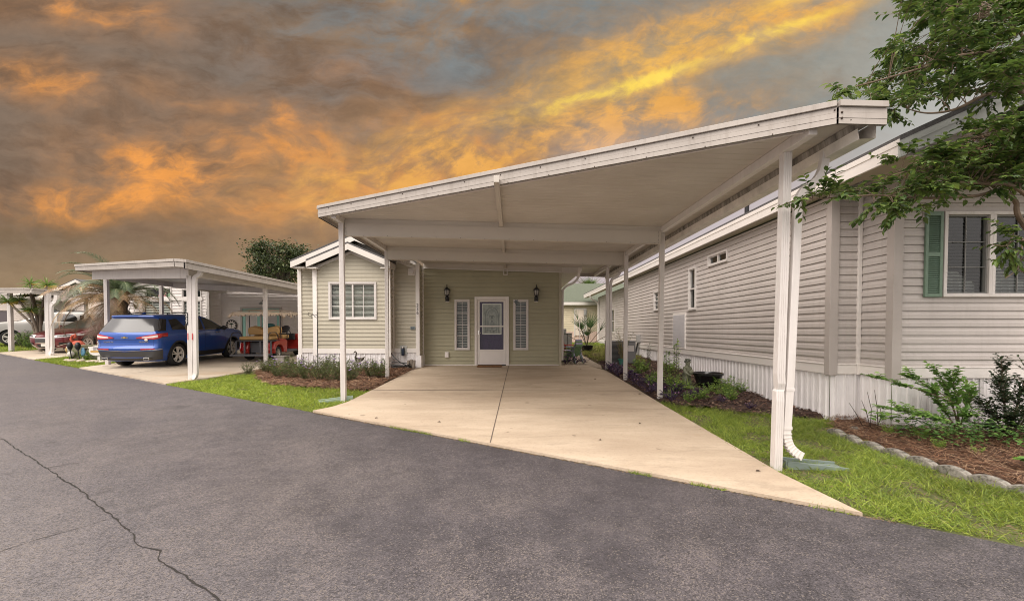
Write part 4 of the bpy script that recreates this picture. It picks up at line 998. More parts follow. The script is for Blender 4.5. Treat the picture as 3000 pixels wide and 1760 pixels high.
def shutter(x0, x1, z0, z1):
    mb = MB(); F_ = FR; b0, b1 = .014, .045; t = .04
    mb.fbox(F_, x0, x0 + t, b0, b1, z0, z1); mb.fbox(F_, x1 - t, x1, b0, b1, z0, z1); mb.fbox(F_, x0 + t, x1 - t, b0, b1, z0, z0 + .05); mb.fbox(F_, x0 + t, x1 - t, b0, b1, z1 - .06, z1)
    zm = (z0 + z1) / 2; mb.fbox(F_, x0 + t, x1 - t, b0, b1, zm - .03, zm + .03)
    pts = []
    for i in range(9): 
        q = i / 8; pts.append(F_.P(x0 + t + (x1 - x0 - 2 * t) * q, b1 - .004, z1 - .085 + .03 * math.sin(PI * q)))
    z = z0 + .06
    while z < z1 - .075:
        if abs(z - zm) > .035: mb.add([F_.P(x0 + t, b0 + .004, z + .024), F_.P(x1 - t, b0 + .004, z + .024), F_.P(x1 - t, b1 - .006, z), F_.P(x0 + t, b1 - .006, z)], [(0, 1, 2, 3)])
        z += .026
    mb.fbox(F_, x0 + t, x1 - t, .006, b0 + .002, z0 + .05, z1 - .06)
    return mb.build('shutter', mat('green_shutter', (.15, .225, .165), .5, var=.1, vscale=6), h2, W2, bevel=.003)
shutter(5.70, 5.94, 2.09, 3.265)
p = MB(); p.fbox(FL, 12.78, 13.78, .0, .035, 1.09, 2.13); pn = p.build('access_panel', MWV, h2, W2, bevel=.004)
p = MB(); p.fbox(FL, 12.84, 13.72, .035, .042, 1.15, 2.07); p.build('panel_sheet', mat('panel_grey', (.52, .50, .52), .5, var=.05), pn, W2)
# eave along the side, rake over the front
zt = 3.90
s = MB(); s.hexa([(4.6, 5.5, zt - .02), (6.75, 5.5, 4.85), (6.75, 29.5, 4.85), (4.6, 29.5, zt - .02), (4.6, 5.5, zt + .04), (6.75, 5.5, 4.92), (6.75, 29.5, 4.92), (4.6, 29.5, zt + .04)])
s.hexa([(6.75, 5.5, 4.85), (8.9, 5.5, zt - .02), (8.9, 29.5, zt - .02), (6.75, 29.5, 4.85), (6.75, 5.5, 4.92), (8.9, 5.5, zt + .04), (8.9, 29.5, zt + .04), (6.75, 29.5, 4.92)])
r_ = s.build('roof', MSHING, h2, W2)
s = MB(); s.box(4.595, 4.63, 5.53, 29.5, zt - .21, zt - .02); s.box(4.585, 4.60, 5.5, 29.5, zt - .075, zt - .005); s.build('eave_fascia', MWV, r_, W2, bevel=.003)
s = MB(); s.box(4.63, 4.86, 5.53, 29.5, zt - .20, zt - .185); s.box(4.63, 8.6, 5.53, 6.38, 3.695, 3.702) ; s.build('soffit', mat('soffit_taupe', (.42, .36, .29), .6), r_, W2)
s = MB()
s.prism([(4.6, 5.505, zt - .02), (6.75, 5.505, 4.85), (6.75, 5.505, 4.60), (4.6, 5.505, zt - .22)], (0, .03, 0)); s.prism([(8.9, 5.505, zt - .02), (6.75, 5.505, 4.85), (6.75, 5.505, 4.60), (8.9, 5.505, zt - .22)], (0, .03, 0))
s.prism([(4.6, 5.49, zt - .03), (6.75, 5.49, 4.84), (6.75, 5.49, 4.76), (4.6, 5.49, zt - .10)], (0, .016, 0)); s.build('rake_board', mat('rake_shaded', (.40, .41, .39), .55, var=.06), r_, W2)  # shadow on the rake boards is put into their grey-green colour
s = MB(); s.lathe([(.045, 0), (.045, .22), (.05, .22), (.05, .25)], (4.95, 9.75, 4.03), 12); s.build('vent_pipe', MBLACK, r_, W2)
s = MB(); s.rtube(arc((4.62, 27.2, 3.7), (4.62, 27.2, 3.5), (4.8, 27.3, 3.42)) + arc((4.9, 27.35, 3.4), (5.13, 27.4, 3.3), (5.13, 27.4, 3.1)) + [(5.13, 27.4, 1.0)], .08, .07); s.build('downspout', MWV, r_, W2)

# ---- cream house behind the gap
W3 = Vector((4.5, 33, gz(0, 33)))
h3 = thing('mobile_home', 'cream sided house with green shingle roof and white door behind the chairs', 'house', W3)
MCRM = mat('cream_vinyl', (.60, .52, .37), .5, var=.05)
s = MB(); siding(s, FN(30), 0.5, 12, 1.55, 3.32, pitch=.12); s.build('wall', MCRM, h3, W3)
s = MB(); skirt(s, FN(30), .5, 12, lambda a: gz(0, 30) - .05, 1.55, rib=.4); s.build('skirting', mat('pink_skirt', (.62, .46, .38), .7, var=.1), h3, W3)
s = MB(); s.prism([(0.2, 29.7, 3.42), (0.2, 33.3, 4.9), (0.2, 33.3, 5.0), (0.2, 29.7, 3.5)], (12.4, 0, 0)); s.prism([(0.2, 33.3, 4.9), (0.2, 37, 3.42), (0.2, 37, 3.5), (0.2, 33.3, 5.0)], (12.4, 0, 0)); r_ = s.build('roof', mat('green_shingle', (.085, .098, .068), .9, var=.35, vscale=14, bump=.5, bscale=60), h3, W3)
s = MB(); s.box(.2, 12.6, 29.66, 29.7, 3.26, 3.45); s.build('fascia', MFAS, r_, W3)
s = MB(); s.box(4.12, 4.76, 29.94, 30.0, 1.3, 2.98); dd_ = s.build('door', mat('white_door', (.72, .62, .53), .5), h3, W3)
s = MB(); s.box(4.04, 4.12, 29.92, 30.0, 1.25, 3.06); s.box(4.76, 4.86, 29.92, 30.0, 1.25, 3.06); s.box(4.12, 4.76, 29.92, 30.0, 2.98, 3.06); s.build('frame', MFAS, dd_, W3)
s = MB(); s.box(4.66, 4.82, 29.78, 29.9, 2.62, 2.98); s.tube([(4.68, 29.86, 2.62), (4.66, 29.86, 1.0)], .025, 6); tag(s.build('meter_box', mat('meter_grey', (.36, .35, .34), .5), None), 'grey electric meter box with pipe on the cream house beside its door', 'meter box')

# ---- neighbour on the left, number 237
MWS = mat('pale_vinyl', (.76, .71, .685), .5, var=.05)
W4 = Vector((-12, 20.5, gz(0, 20)))
h4 = thing('mobile_home', 'pale grey white mobile home with turquoise double doors numbered 237', 'house', W4)
F = FN(20.4); s = MB(); siding(s, F, -12.95, -7.2, .74, 3.6, pitch=.13, opens=[(-11.95, -10.28, .6, 2.56)]); s.build('entrance_wall', MWS, h4, W4)
s = MB(); siding(s, FE(-12.92), 19.6, 20.4, .74, 3.6, pitch=.13); siding(s, FE(-7.2), 20.4, 28, .74, 3.5, pitch=.13); s.build('side_wall', MWS, h4, W4); s = MB()
F = FN(19.6); wo_ = [(-14.62, -14.0, .9, 2.88), (-13.78, -13.25, .9, 2.88), (-15.7, -14.82, .9, 2.88), (-13.78, -13.3, 3.05, 3.38), (-15.6, -14.05, 3.05, 3.5)]
cl4 = lambda z: (-16.55, -12.95) if z < 3.55 else (-14.75 - (4.3 - z) / .42, -14.75 + (4.3 - z) / .42)
siding(s, F, -16.55, -12.95, 1.1, 4.28, pitch=.13, opens=[(-15.72, -14.5, 1.12, 2.9), (-14.02, -13.22, 1.12, 2.9), (-15.6, -14.5, 3.02, 3.42), (-14.02, -13.22, 3.02, 3.36)], clip=cl4); s.build('gable_wall', MWS, h4, W4)
s = MB(); skirt(s, F, -16.55, -12.95, lambda a: .6, 1.1); s.build('skirting', MSKIRT, h4, W4)
trimbox(h4, W4, 'corner_trim', MWV, (-13.02, -12.88, 19.55, 19.68, .7, 3.55), (-16.62, -16.5, 19.55, 19.68, .7, 3.55), (-13.0, -12.9, 20.34, 20.4, .7, 3.6))
trimbox(h4, W4, 'window_band', MWV, (-15.8, -13.15, 19.545, 19.59, 2.90, 3.03))
window(h4, F, -15.74, -14.48, 1.10, 2.92, W4, cols=3, rows=3, slat=.07, split='h')
window(h4, F, -14.04, -13.20, 1.10, 2.92, W4, cols=1, rows=3, slat=.06, split='h')
window(h4, F, -15.62, -14.48, 3.0, 3.44, W4, blind=False, trim=.035)
window(h4, F, -14.04, -13.20, 3.0, 3.38, W4, blind=False, trim=.035)
gable_roof(h4, W4, -14.75, 4.42, -16.8, -12.75, .42, 19.2, 30)
d = MB(); d.box(-12.02, -11.94, 20.33, 20.42, .72, 2.66); d.box(-10.29, -10.2, 20.33, 20.42, .72, 2.66); d.box(-11.94, -10.29, 20.33, 20.42, 2.58, 2.66); d.box(-11.15, -11.08, 20.34, 20.4, .75, 2.58); d4 = d.build('door_frame', mat('pale_trim', (.52, .485, .46), .5), h4, W4)
for x0 in (-11.94, -11.08):
    d = MB(); w = .79; d.box(x0, x0 + .13, 20.37, 20.42, .75, 2.575); d.box(x0 + w - .13, x0 + w, 20.37, 20.42, .75, 2.575); d.box(x0 + .13, x0 + w - .13, 20.37, 20.42, 2.38, 2.575); d.box(x0 + .13, x0 + w - .13, 20.37, 20.42, .75, .95)
    le = d.build('door', mat('turquoise', (.36, .68, .61), .5), h4, W4, bevel=.004)
    d = MB(); d.box(x0 + .13, x0 + w - .13, 20.385, 20.40, .95, 2.38); d.build('pane', mat('frosted_pane', (.60, .57, .55), .35), le, W4)
    d = MB(); d.box(x0 + .15, x0 + .18, 20.375, 20.39, .97, 2.36); d.box(x0 + w - .18, x0 + w - .15, 20.375, 20.39, .97, 2.36); d.box(x0 + .18, x0 + w - .18, 20.375, 20.39, 2.33, 2.36); d.build('bead', MWV, le, W4)
d = MB(); d.box(-11.19, -11.12, 20.33, 20.372, 1.45, 1.62); d.build('latch', MBLACK, d4, W4)
n = MB(); put_text(n, FN(19.55), '237', .22, -12.955, .004, 2.38, stack=.19); n.build('house_number', MBLACK, h4, W4)
# bird ornaments standing in the transom windows
def ornament(x, z, sc, m, pts, label):
    mb = MB(); mb.prism([(x + a * sc, 19.66, z + b_ * sc) for a, b_ in pts], (0, .03, 0)); tag(mb.build('bird_ornament', m), label, 'ornament')
bird = [(-.3, 0), (-.1, 0), (.25, 0), (.35, .35), (.2, .6), (.3, .85), (.1, 1), (-.05, .85), (.05, .6), (-.25, .4)]
ornament(-15.05, 3.05, .2, mat('pink_bird', (.5, .2, .22), .6), bird, 'left one of two pink birds in the transom window by the palm')
ornament(-14.82, 3.05, .2, mat('pink_bird', (.5, .2, .22), .6), bird, 'right one of two pink birds in the transom window by the palm')
ornament(-14.6, 3.04, .36, mat('parrot', (.25, .40, .25), .6), bird, 'tall green parrot ornament in the transom window above the blue car')
ornament(-13.8, 3.05, .26, mat('white_bird', (.6, .58, .55), .6), bird, 'white swan shaped ornament in the narrow transom window')

# carport of 237
W5 = Vector((-10, 13.5, gz(0, 13.5)))
c2 = thing('carport', 'white flat roofed carport sheltering the blue car and the golf cart', 'carport', W5)
ce2 = lambda x, y=0: 3.12 + (-7.7 - x) * .056
RP2 = [(-12.75, 13.5), (-7.7, 10.62), (-7.6, 10.62), (-7.6, 20.3), (-12.75, 20.3)]
slabpoly(RP2, lambda x, y: ce2(x), .09).build('roof', MRIB, c2, W5)
fascia(c2, W5, [(-12.75, 13.5), (-7.75, 10.62), (-7.56, 10.66)], lambda x, y: ce2(x), -.03, .15, cap=.07, planks=2)
fascia(c2, W5, [(-7.56, 10.62), (-7.56, 20.3)], lambda x, y: ce2(x), -.06, .15, cap=.07, planks=1, name='side_fascia')
fascia(c2, W5, [(-12.75, 20.3), (-12.75, 13.5)], lambda x, y: ce2(x), -.03, .15, cap=.07, planks=1, name='far_fascia')
s = MB(); 
def lev(mb, xa, ya, xb, yb, w, h0, h1_):
    d_ = Vector((xb - xa, yb - ya, 0)).normalized(); n_ = Vector((-d_.y, d_.x, 0)) * w / 2; v = []
    for hh_ in (h0, h1_):
        for px, py, s_ in ((xa, ya, -1), (xb, yb, -1), (xb, yb, 1), (xa, ya, 1)): v.append((px + n_.x * s_, py + n_.y * s_, ce2(px) + hh_))
    mb.hexa(v)
lev(s, -12.55, 13.82, -8.05, 11.25, .07, -.24, -.002); lev(s, -7.86, 11.15, -7.86, 20.2, .07, -.17, -.002); lev(s, -12.55, 13.9, -12.55, 20.2, .07, -.17, -.002); lev(s, -8.05, 11.25, -7.88, 11.2, .07, -.24, -.002); lev(s, -12.5, 17, -7.9, 17, .08, -.20, -.002); s.build('beam', MW, c2, W5, bevel=.004)
for x, y in ((-7.86, 11.25), (-7.83, 14.6), (-7.83, 18.2), (-12.72, 14.45), (-12.72, 16.7), (-12.72, 19.3)):
    p = post_mb(x, y, gz(x, y), ce2(x) - .17, w=.10 if y > 12 else .11).build('post', MW, c2, W5)
s = MB(); s.rtube(arc((-7.62, 11.3, 3.17), (-7.62, 11.3, 3.0), (-7.70, 11.27, 2.95)) + arc((-7.72, 11.26, 2.93), (-7.755, 11.25, 2.9), (-7.755, 11.25, 2.78)) + [(-7.755, 11.25, .8)] + arc((-7.755, 11.25, .62), (-7.755, 11.25, .46), (-7.82, 11.17, .44)), .10, .085); s.build('downspout', MW, c2, W5, bevel=.006)
MRED = mat('red_reflector', (.55, .02, .02), .3)
trimbox(c2, W5, 'reflector', MRED, (-7.905, -7.885, 11.19, 11.194, 1.40, 1.56), (-7.80, -7.78, 11.19, 11.194, 1.40, 1.56), (-12.70, -12.67, 14.39, 14.394, 1.35, 1.53), bevel=0)
s = MB(); s.box(-7.948, -7.885, 11.185, 11.19, 1.76, 2.06); np_ = s.build('number_plate', MBLACK, c2, W5)
s = MB(); put_text(s, FN(11.184), '237', .10, -7.917, 0, 1.97, stack=.09); s.build('digits', MWV, np_, W5)
# lamp hanging at the double doors
s = MB(); s.tube([(-10.95, 20.3, 3.38), (-10.95, 20.28, 3.05), (-10.96, 20.2, 2.9)], .02, 6); L3 = thing('wall_lamp', 'small pendant lamp on a black cord above the turquoise doors', 'lamp', (-10.95, 20.3, 2.8)); s.build('cord', MBLACK, L3, (-10.95, 20.3, 2.8))
s = MB(); s.lathe([(.03, .12), (.09, .08), (.13, 0), (.12, -.02)], (-10.97, 20.2, 2.78), 12); s.build('lamp_shade', mat('grey_glass', (.35, .36, .35), .3), L3, (-10.95, 20.3, 2.8))
# round plaque
pq = thing('wall_plaque', 'round black and white plaque with a palm tree beside the turquoise doors', 'plaque', (-12.42, 20.36, 1.85))
s = MB(); s.lathe([(.25, -.012), (.25, .012), (.20, .014)], (0, 0, 0), 28, 'y'); s.build('rim', MBLACK, pq)
s = MB(); s.lathe([(.165, -.016), (.165, -.012)], (0, 0, 0), 28, 'y')
for k in range(12):
    a = 2 * PI * k / 12 + .2; s.box(.205 * math.cos(a) - .022, .205 * math.cos(a) + .022, -.018, -.012, .205 * math.sin(a) - .02, .205 * math.sin(a) + .02)
s.build('face', MWV, pq)
s = MB(); s.tube([(0, -.02, -.12), (.01, -.02, -.04), (0, -.02, .04)], .012, 5)
for k in range(6):
    a = k * PI / 5; s.tube([(0, -.02, .04), (.05 * math.cos(a), -.02, .06 + .04 * math.sin(a)), (.11 * math.cos(a), -.02, .04 + .05 * math.sin(a))], [.012, .014, .004], 5)
s.build('palm_motif', mat('dark_green', (.02, .05, .03), .5), pq)

# far lots
W6 = Vector((-19.5, 18.5, gz(0, 18)))
c3 = thing('carport', 'far low white carport roof above the red car', 'carport', W6)
ce3 = lambda x, y=0: 3.04 + (-17.9 - x) * .06
slabpoly([(-22.4, 20.1), (-18.3, 17.3), (-18.05, 17.3), (-17.85, 25), (-22.4, 25)], lambda x, y: ce3(x), .1).build('roof', MRIB, c3, W6)
fascia(c3, W6, [(-22.4, 20.1), (-18.3, 17.3), (-18.1, 17.33)], lambda x, y: ce3(x), -.05, .16, cap=.06, planks=1)
fascia(c3, W6, [(-18.05, 17.3), (-17.85, 25)], lambda x, y: ce3(x), -.05, .16, cap=.06, planks=1, name='side_fascia')
for x, y, w in ((-18.0, 17.85, .14), (-21.75, 19.95, .13), (-18.0, 22.5, .12), (-21.75, 23.5, .12)): post_mb(x, y, gz(x, y), ce3(x), w=w).build('post', MW, c3, W6)
s = MB(); s.rtube(arc((-17.75, 17.95, 3.0), (-17.75, 17.95, 2.75), (-17.82, 17.9, 2.68)) + arc((-17.85, 17.9, 2.65), (-17.9, 17.86, 2.6), (-17.9, 17.86, 2.4)) + [(-17.9, 17.86, 1.0)] + arc((-17.9, 17.84, .85), (-17.9, 17.82, .68), (-17.78, 17.75, .68)), .13, .1); s.build('downspout', MW, c3, W6)
W7 = Vector((-25.6, 28, gz(0, 24)))
h5 = thing('mobile_home', 'pinkish white gabled house behind the drooping palm and red car', 'house', W7)
F = FN(27.5); s = MB(); cl5 = lambda z: (-28.0, -23.3) if z < 3.4 else (-25.6 - (4.43 - z) / .45, -25.6 + (4.43 - z) / .45)
siding(s, F, -28.0, -23.3, 1.1, 4.41, pitch=.13, clip=cl5, opens=[(-27.75, -27.15, 1.5, 2.9), (-26.7, -26.1, 1.5, 2.9)]); s.build('wall', mat('pink_vinyl', (.60, .52, .47), .5), h5, W7)
s = MB(); siding(s, FE(-23.3), 27.5, 36, .9, 3.5, pitch=.13); s.build('side_wall', mat('pink_vinyl', (.60, .52, .47), .5), h5, W7)
s = MB(); skirt(s, F, -28.0, -23.3, lambda a: .8, 1.1, rib=.3); s.build('skirting', MSKIRT, h5, W7)
window(h5, F, -27.8, -27.1, 1.45, 2.95, W7, split='h', slat=.08); window(h5, F, -26.75, -26.05, 1.45, 2.95, W7, split='h', slat=.08)
gable_roof(h5, W7, -25.6, 4.6, -28.4, -23.0, .45, 27.0, 36)
W8 = Vector((-27, 25, gz(0, 24)))
c4 = thing('carport', 'farthest white carport at the left end of the street', 'carport', W8)
ce4 = lambda x, y=0: 3.35
slabpoly([(-33, 28.2), (-27, 24.2), (-26.4, 24.2), (-26.4, 31), (-33, 31)], lambda x, y: 3.35, .1).build('roof', MRIB, c4, W8)
fascia(c4, W8, [(-33, 28.2), (-27, 24.2), (-26.4, 24.22)], ce4, -.05, .2, cap=.08, planks=1)
for x, y in ((-26.95, 24.7), (-32, 28), (-26.9, 29)): post_mb(x, y, gz(x, y), 3.35, w=.16).build('post', MW, c4, W8)
W9 = Vector((-29, 30, gz(0, 24)))
h6 = thing('mobile_home', 'distant white house with dark door beyond the farthest carport', 'house', W9)
F = FN(31); s = MB(); siding(s, F, -40, -28.5, .9, 3.9, pitch=.14, opens=[(-35.0, -34.0, .9, 2.95)]); s.build('wall', mat('pink_vinyl', (.60, .52, .47), .5), h6, W9)
s = MB(); s.box(-35.0, -34.0, 31.05, 31.1, .9, 2.95); s.build('door', mat('dark_door', (.10, .08, .09), .5), h6, W9)
gable_roof(h6, W9, -30, 4.35, -40.4, -28.2, .07, 30.6, 40)
# ------------------------------------------------------------------ vehicles
MTRIMB = mat('black_plastic', (.022, .022, .024), .55)
MCHROME = mat('chrome', (.75, .73, .70), .2, 1.0)
MALLOY = mat('alloy', (.72, .68, .63), .4, .2)
MCARGL = glass_mat('car_glass_dark', (.5, .52, .52), .92, refl=1.0)
def cglass(name, col): return mat(name, col, .06, 0, spec=.8, coat=.6)
MTAIL = mat('tail_red', (.42, .008, .012), .15, coat=.6)
MTAILW = mat('tail_clear', (.75, .62, .60), .15, coat=.5)
class Shell:
    """body made of water lines: every level z gives rear/front ends, half width and corner radii"""
    K = ('z', 'yr', 'yf', 'hw', 'rr', 'rf', 'rb', 'fb')
    def __init__(s, rows): s.rows = [dict(zip(s.K, r)) for r in rows]
    def at(s, z):
        r = s.rows
        if z <= r[0]['z']: return r[0]
        for a, b in zip(r[:-1], r[1:]):
            if a['z'] <= z <= b['z']:
                t = (z - a['z']) / max(1e-6, b['z'] - a['z']); return {k: a[k] + (b[k] - a[k]) * t for k in s.K}
        return r[-1]
    def pt(s, q, z, off=0.0):
        e = .01
        p = s._pt(q, z)
        if off:
            a = s._pt(min(5, q + e), z) - s._pt(max(0, q - e), z); b = s._pt(q, z + .02) - s._pt(q, z - .02)
            n = a.cross(b)
            if n.length > 1e-9: p = p + n.normalized() * off
        return p
    def _pt(s, q, z):
        r = s.at(z); hw, rr, rf = r['hw'], r['rr'], r['rf']
        yc = r['yr'] + r['rb'] * ((hw - rr) / hw) ** 2 + rr
        yd = r['yf'] - r['fb'] * ((hw - rf) / hw) ** 2 - rf
        if q <= 1: x = q * (hw - rr); y = r['yr'] + r['rb'] * (x / hw) ** 2
        elif q <= 2: a = (q - 1) * PI / 2; x = hw - rr + rr * math.sin(a); y = yc - rr * math.cos(a)
        elif q <= 3:
            t = q - 2; y = yc + (yd - yc) * t; x = hw + .018 * math.sin(PI * t)
        elif q <= 4: a = (q - 3) * PI / 2; x = hw - rf + rf * math.cos(a); y = yd + rf * math.sin(a)
        else: x = (5 - q) * (hw - rf); y = r['yf'] - r['fb'] * (x / hw) ** 2
        return Vector((x, y, r['z'] if False else z))
    def side_q(s, y, z):
        r = s.at(z); hw, rr, rf = r['hw'], r['rr'], r['rf']
        yc = r['yr'] + r['rb'] * ((hw - rr) / hw) ** 2 + rr; yd = r['yf'] - r['fb'] * ((hw - rf) / hw) ** 2 - rf
        return 2 + max(0.0, min(1.0, (y - yc) / (yd - yc)))
    def body(s, zs):
        qs = [i / 6 for i in range(6)] + [1 + i / 5 for i in range(5)] + [2 + i / 30 for i in range(30)] + [3 + i / 5 for i in range(5)] + [4 + i / 6 for i in range(7)]
        mb = MB(); n = 0
        for z in zs:
            half = [s._pt(q, z) for q in qs]
            loop = half + [Vector((-p.x, p.y, p.z)) for p in reversed(half[1:-1])]
            n = len(loop); mb.v += [tuple(p) for p in loop]
        for i in range(len(zs) - 1):
            for k in range(n):
                k2 = (k + 1) % n; mb.f.append((i * n + k, i * n + k2, (i + 1) * n + k2, (i + 1) * n + k)); mb.mi.append(0)
        h = len(qs)
        for lev, flip in ((0, 1), (len(zs) - 1, 0)):     # caps, strip by strip
            b0 = lev * n
            for k in range(h - 1):
                a, b_ = b0 + k, b0 + k + 1; c = b0 + (n - k) % n; d = b0 + (n - k - 1) % n
                f = [a, b_, d, c]; f = [x for i_, x in enumerate(f) if x not in f[:i_]]
                if len(f) > 2: mb.f.append(tuple(f)); mb.mi.append(0)
        return mb
    def patch(s, mb, grid, off, mirror=None):   # grid: rows of (q, z)
        for sx in ((1,) if mirror is None else (1, -1)):
            v = []
            for row in grid:
                for q, z in row:
                    p = s.pt(q, z, off); v.append((p.x * sx, p.y, p.z))
            w = len(grid[0])
            mb.add(v, [(i * w + k, i * w + k + 1, (i + 1) * w + k + 1, (i + 1) * w + k) for i in range(len(grid) - 1) for k in range(w - 1)])
    def side(s, mb, ys, lo, hi, off, nz=5, mirror=True):
        g = []
        for y in ys:
            row = []
            for k in range(nz + 1):
                z = lo(y) + (hi(y) - lo(y)) * k / nz; row.append((s.side_q(y, z), z))
            g.append(row)
        s.patch(mb, g, off, mirror)
    def ring(s, mb, qs, lo, hi, off, nz=4, mirror=True):
        s.patch(mb, [[(q, lo(q) + (hi(q) - lo(q)) * k / nz) for k in range(nz + 1)] for q in qs], off, mirror)
def lin_(pts):
    def f(t):
        if t <= pts[0][0]: return pts[0][1]
        for (a, b), (c, d) in zip(pts[:-1], pts[1:]):
            if a <= t <= c: return b + (d - b) * (t - a) / (c - a)
        return pts[-1][1]
    return f
def fr(a, b, n): return [a + (b - a) * i / n for i in range(n + 1)]
def wheel(parent, x, y, r, w, side, rim=.70, spokes=5, m=None):
    o = MB(); s_ = side
    R0 = r
    prof = [(r * rim, -w * .42), (r * .80, -w * .5), (r * .93, -w * .48), (r * .985, -w * .36), (r, -w * .2), (r, w * .2), (r * .985, w * .36), (r * .93, w * .48), (r * .80, w * .5), (r * rim, w * .42)]
    o.lathe(prof, (0, 0, 0), 36, 'x', False); wo_ = o.build('wheel', MRUBBER, parent, smooth=True); wo_.location = (x, y, r)
    rm = MB(); rr = r * rim
    rm.lathe([(rr * 1.0, s_ * w * .45), (rr * .97, s_ * w * .46), (rr * .90, s_ * w * .38), (rr * .88, s_ * -w * .1)], (0, 0, 0), 36, 'x', False)
    for k in range(spokes):
        for da in (-.17, .17):
            a = 2 * PI * k / spokes + .3; a0 = a + da * .45; a1 = a + da * 1.15
            p = Vector((s_ * w * .36, rr * .16 * math.cos(a0), rr * .16 * math.sin(a0))); q = Vector((s_ * w * .40, rr * .93 * math.cos(a1), rr * .93 * math.sin(a1)))
            rm.bar(p, q, rr * .13, .03, up=(1, 0, 0))
    rm.lathe([(.0, s_ * w * .42), (rr * .14, s_ * w * .41), (rr * .2, s_ * w * .36), (rr * .2, s_ * w * .1)], (0, 0, 0), 14, 'x')
    ri = rm.build('rim', m or MALLOY, wo_, autosm=.6)
    dk = MB(); dk.lathe([(0.001, s_ * w * .12), (rr * .88, s_ * w * .12)], (0, 0, 0), 24, 'x'); dk.build('brake_disc', MTRIMB, wo_)
    return wo_
def car(label, loc, rz, sh, zs, paint, wheels, wr, ww, group=None, pitch=0.0, cat='car'):
    t = thing('parked_car', label, cat, loc, rz, group); t.rotation_euler = (pitch, 0, rz)
    b = sh.body(zs).build('body', [paint, MTRIMB], None)
    cut = MB()
    for y in wheels:
        for s_ in (-1, 1):
            cut.lathe([(wr * 1.12, s_ * .50), (wr * 1.12, s_ * 1.3)], (0, y, wr), 36, 'x')
    c = cut.build('cutter', [paint, MTRIMB]); c.data.polygons.foreach_set('material_index', [1] * len(c.data.polygons))
    for o in (b, c):
        bm = bmesh.new(); bm.from_mesh(o.data); bmesh.ops.remove_doubles(bm, verts=bm.verts, dist=1e-4); bmesh.ops.recalc_face_normals(bm, faces=bm.faces); bm.to_mesh(o.data); bm.free()
    md = b.modifiers.new('x', 'BOOLEAN'); md.operation = 'DIFFERENCE'; md.object = c; md.solver = 'EXACT'
    try: md.material_mode = 'INDEX'
    except Exception: pass
    bpy.context.view_layer.update()
    me = bpy.data.meshes.new_from_object(b.evaluated_get(bpy.context.evaluated_depsgraph_get()))
    b.modifiers.clear(); b.data = me; bpy.data.objects.remove(c)
    for p in me.polygons: p.use_smooth = True
    me.set_sharp_from_angle(angle=.65)
    b.parent = t
    for y in wheels:
        for s_ in (-1, 1): wheel(t, s_ * (sh.at(.5)['hw'] - ww * .5 - .015), y, wr, ww, s_)
    return t, b

# ---- blue SUV, tail towards the street
sh = Shell([(.20, .26, 4.42, .78, .14, .30, .05, .12), (.32, .10, 4.58, .85, .16, .32, .07, .14), (.48, .03, 4.65, .90, .17, .34, .09, .16), (.60, .0, 4.65, .915, .17, .34, .10, .17),
            (.66, .03, 4.64, .918, .16, .34, .10, .17), (.74, .055, 4.62, .92, .15, .34, .10, .18), (.86, .045, 4.58, .92, .14, .34, .09, .20), (.97, .05, 4.52, .915, .14, .36, .09, .22), (1.03, .065, 4.36, .905, .15, .34, .09, .22), (1.075, .085, 3.98, .895, .15, .30, .09, .20),
            (1.115, .105, 3.52, .88, .15, .26, .09, .14), (1.25, .20, 3.17, .838, .16, .22, .08, .10), (1.40, .31, 2.86, .785, .17, .20, .07, .09), (1.50, .38, 2.60, .745, .17, .20, .06, .08), (1.535, .33, 2.45, .725, .12, .20, .06, .08), (1.57, .34, 2.2, .69, .14, .2, .06, .06), (1.60, .50, 1.95, .60, .2, .22, .05, .05), (1.615, .75, 1.7, .45, .2, .2, .03, .03)])
m, nt, b = nodes_of('blue_paint'); b.inputs['Base Color'].default_value = (.013, .075, .36, 1); b.inputs['Roughness'].default_value = .35; b.inputs['Metallic'].default_value = .3; b.inputs['Coat Weight'].default_value = 1; b.inputs['Coat Roughness'].default_value = .03; MBLUE = m
zs = [.20, .26, .32, .40, .48, .54, .60, .63, .66, .70, .74, .80, .86, .92, .97, 1.01, 1.05, 1.075, 1.10, 1.17, 1.25, 1.32, 1.40, 1.45, 1.50, 1.52, 1.535, 1.555, 1.57, 1.585, 1.60, 1.615]
SUVL = (-11.2, 13.27, gz(0, 13.27) + .034)
suv, body = car('blue compact SUV parked tail to the street under the neighbour carport', SUVL, 0, sh, zs, MBLUE, (.95, 3.67), .355, .235, pitch=S); suv.scale = (1, 1, .985)
q1 = fr(0, 1, 8) + fr(1.1, 2, 8)
g_ = MB(); sh.ring(g_, fr(0, 1, 8) + fr(1.15, 1.75, 4), lin_([(0, 1.075), (1, 1.085), (1.75, 1.14)]), lin_([(0, 1.50), (1, 1.49), (1.75, 1.44)]), .005); g_.build('rear_window', mat('suv_rear_glass', (.06, .06, .065), .12, spec=.75), suv, smooth=True)
g_ = MB(); sh.side(g_, fr(.72, 1.28, 8), lin_([(.5, 1.12), (1.28, 1.13)]), lin_([(.5, 1.42), (.72, 1.44), (1.05, 1.475), (1.28, 1.2)]), .006); g_.build('quarter_window', cglass('suv_glass', (.012, .013, .015)), suv, smooth=True)
g_ = MB(); sh.ring(g_, fr(1.5, 2, 6) + [2.02, 2.05], lin_([(1.5, 1.10), (2.05, 1.11)]), lin_([(1.5, 1.48), (2.05, 1.46)]), .0045); g_.build('pillar_trim', cglass('gloss_black', (.008, .008, .009)), suv, smooth=True)
top = lin_([(1.30, 1.20), (1.50, 1.46), (1.9, 1.49), (2.4, 1.47), (2.75, 1.385), (3.05, 1.20), (3.22, 1.13)])
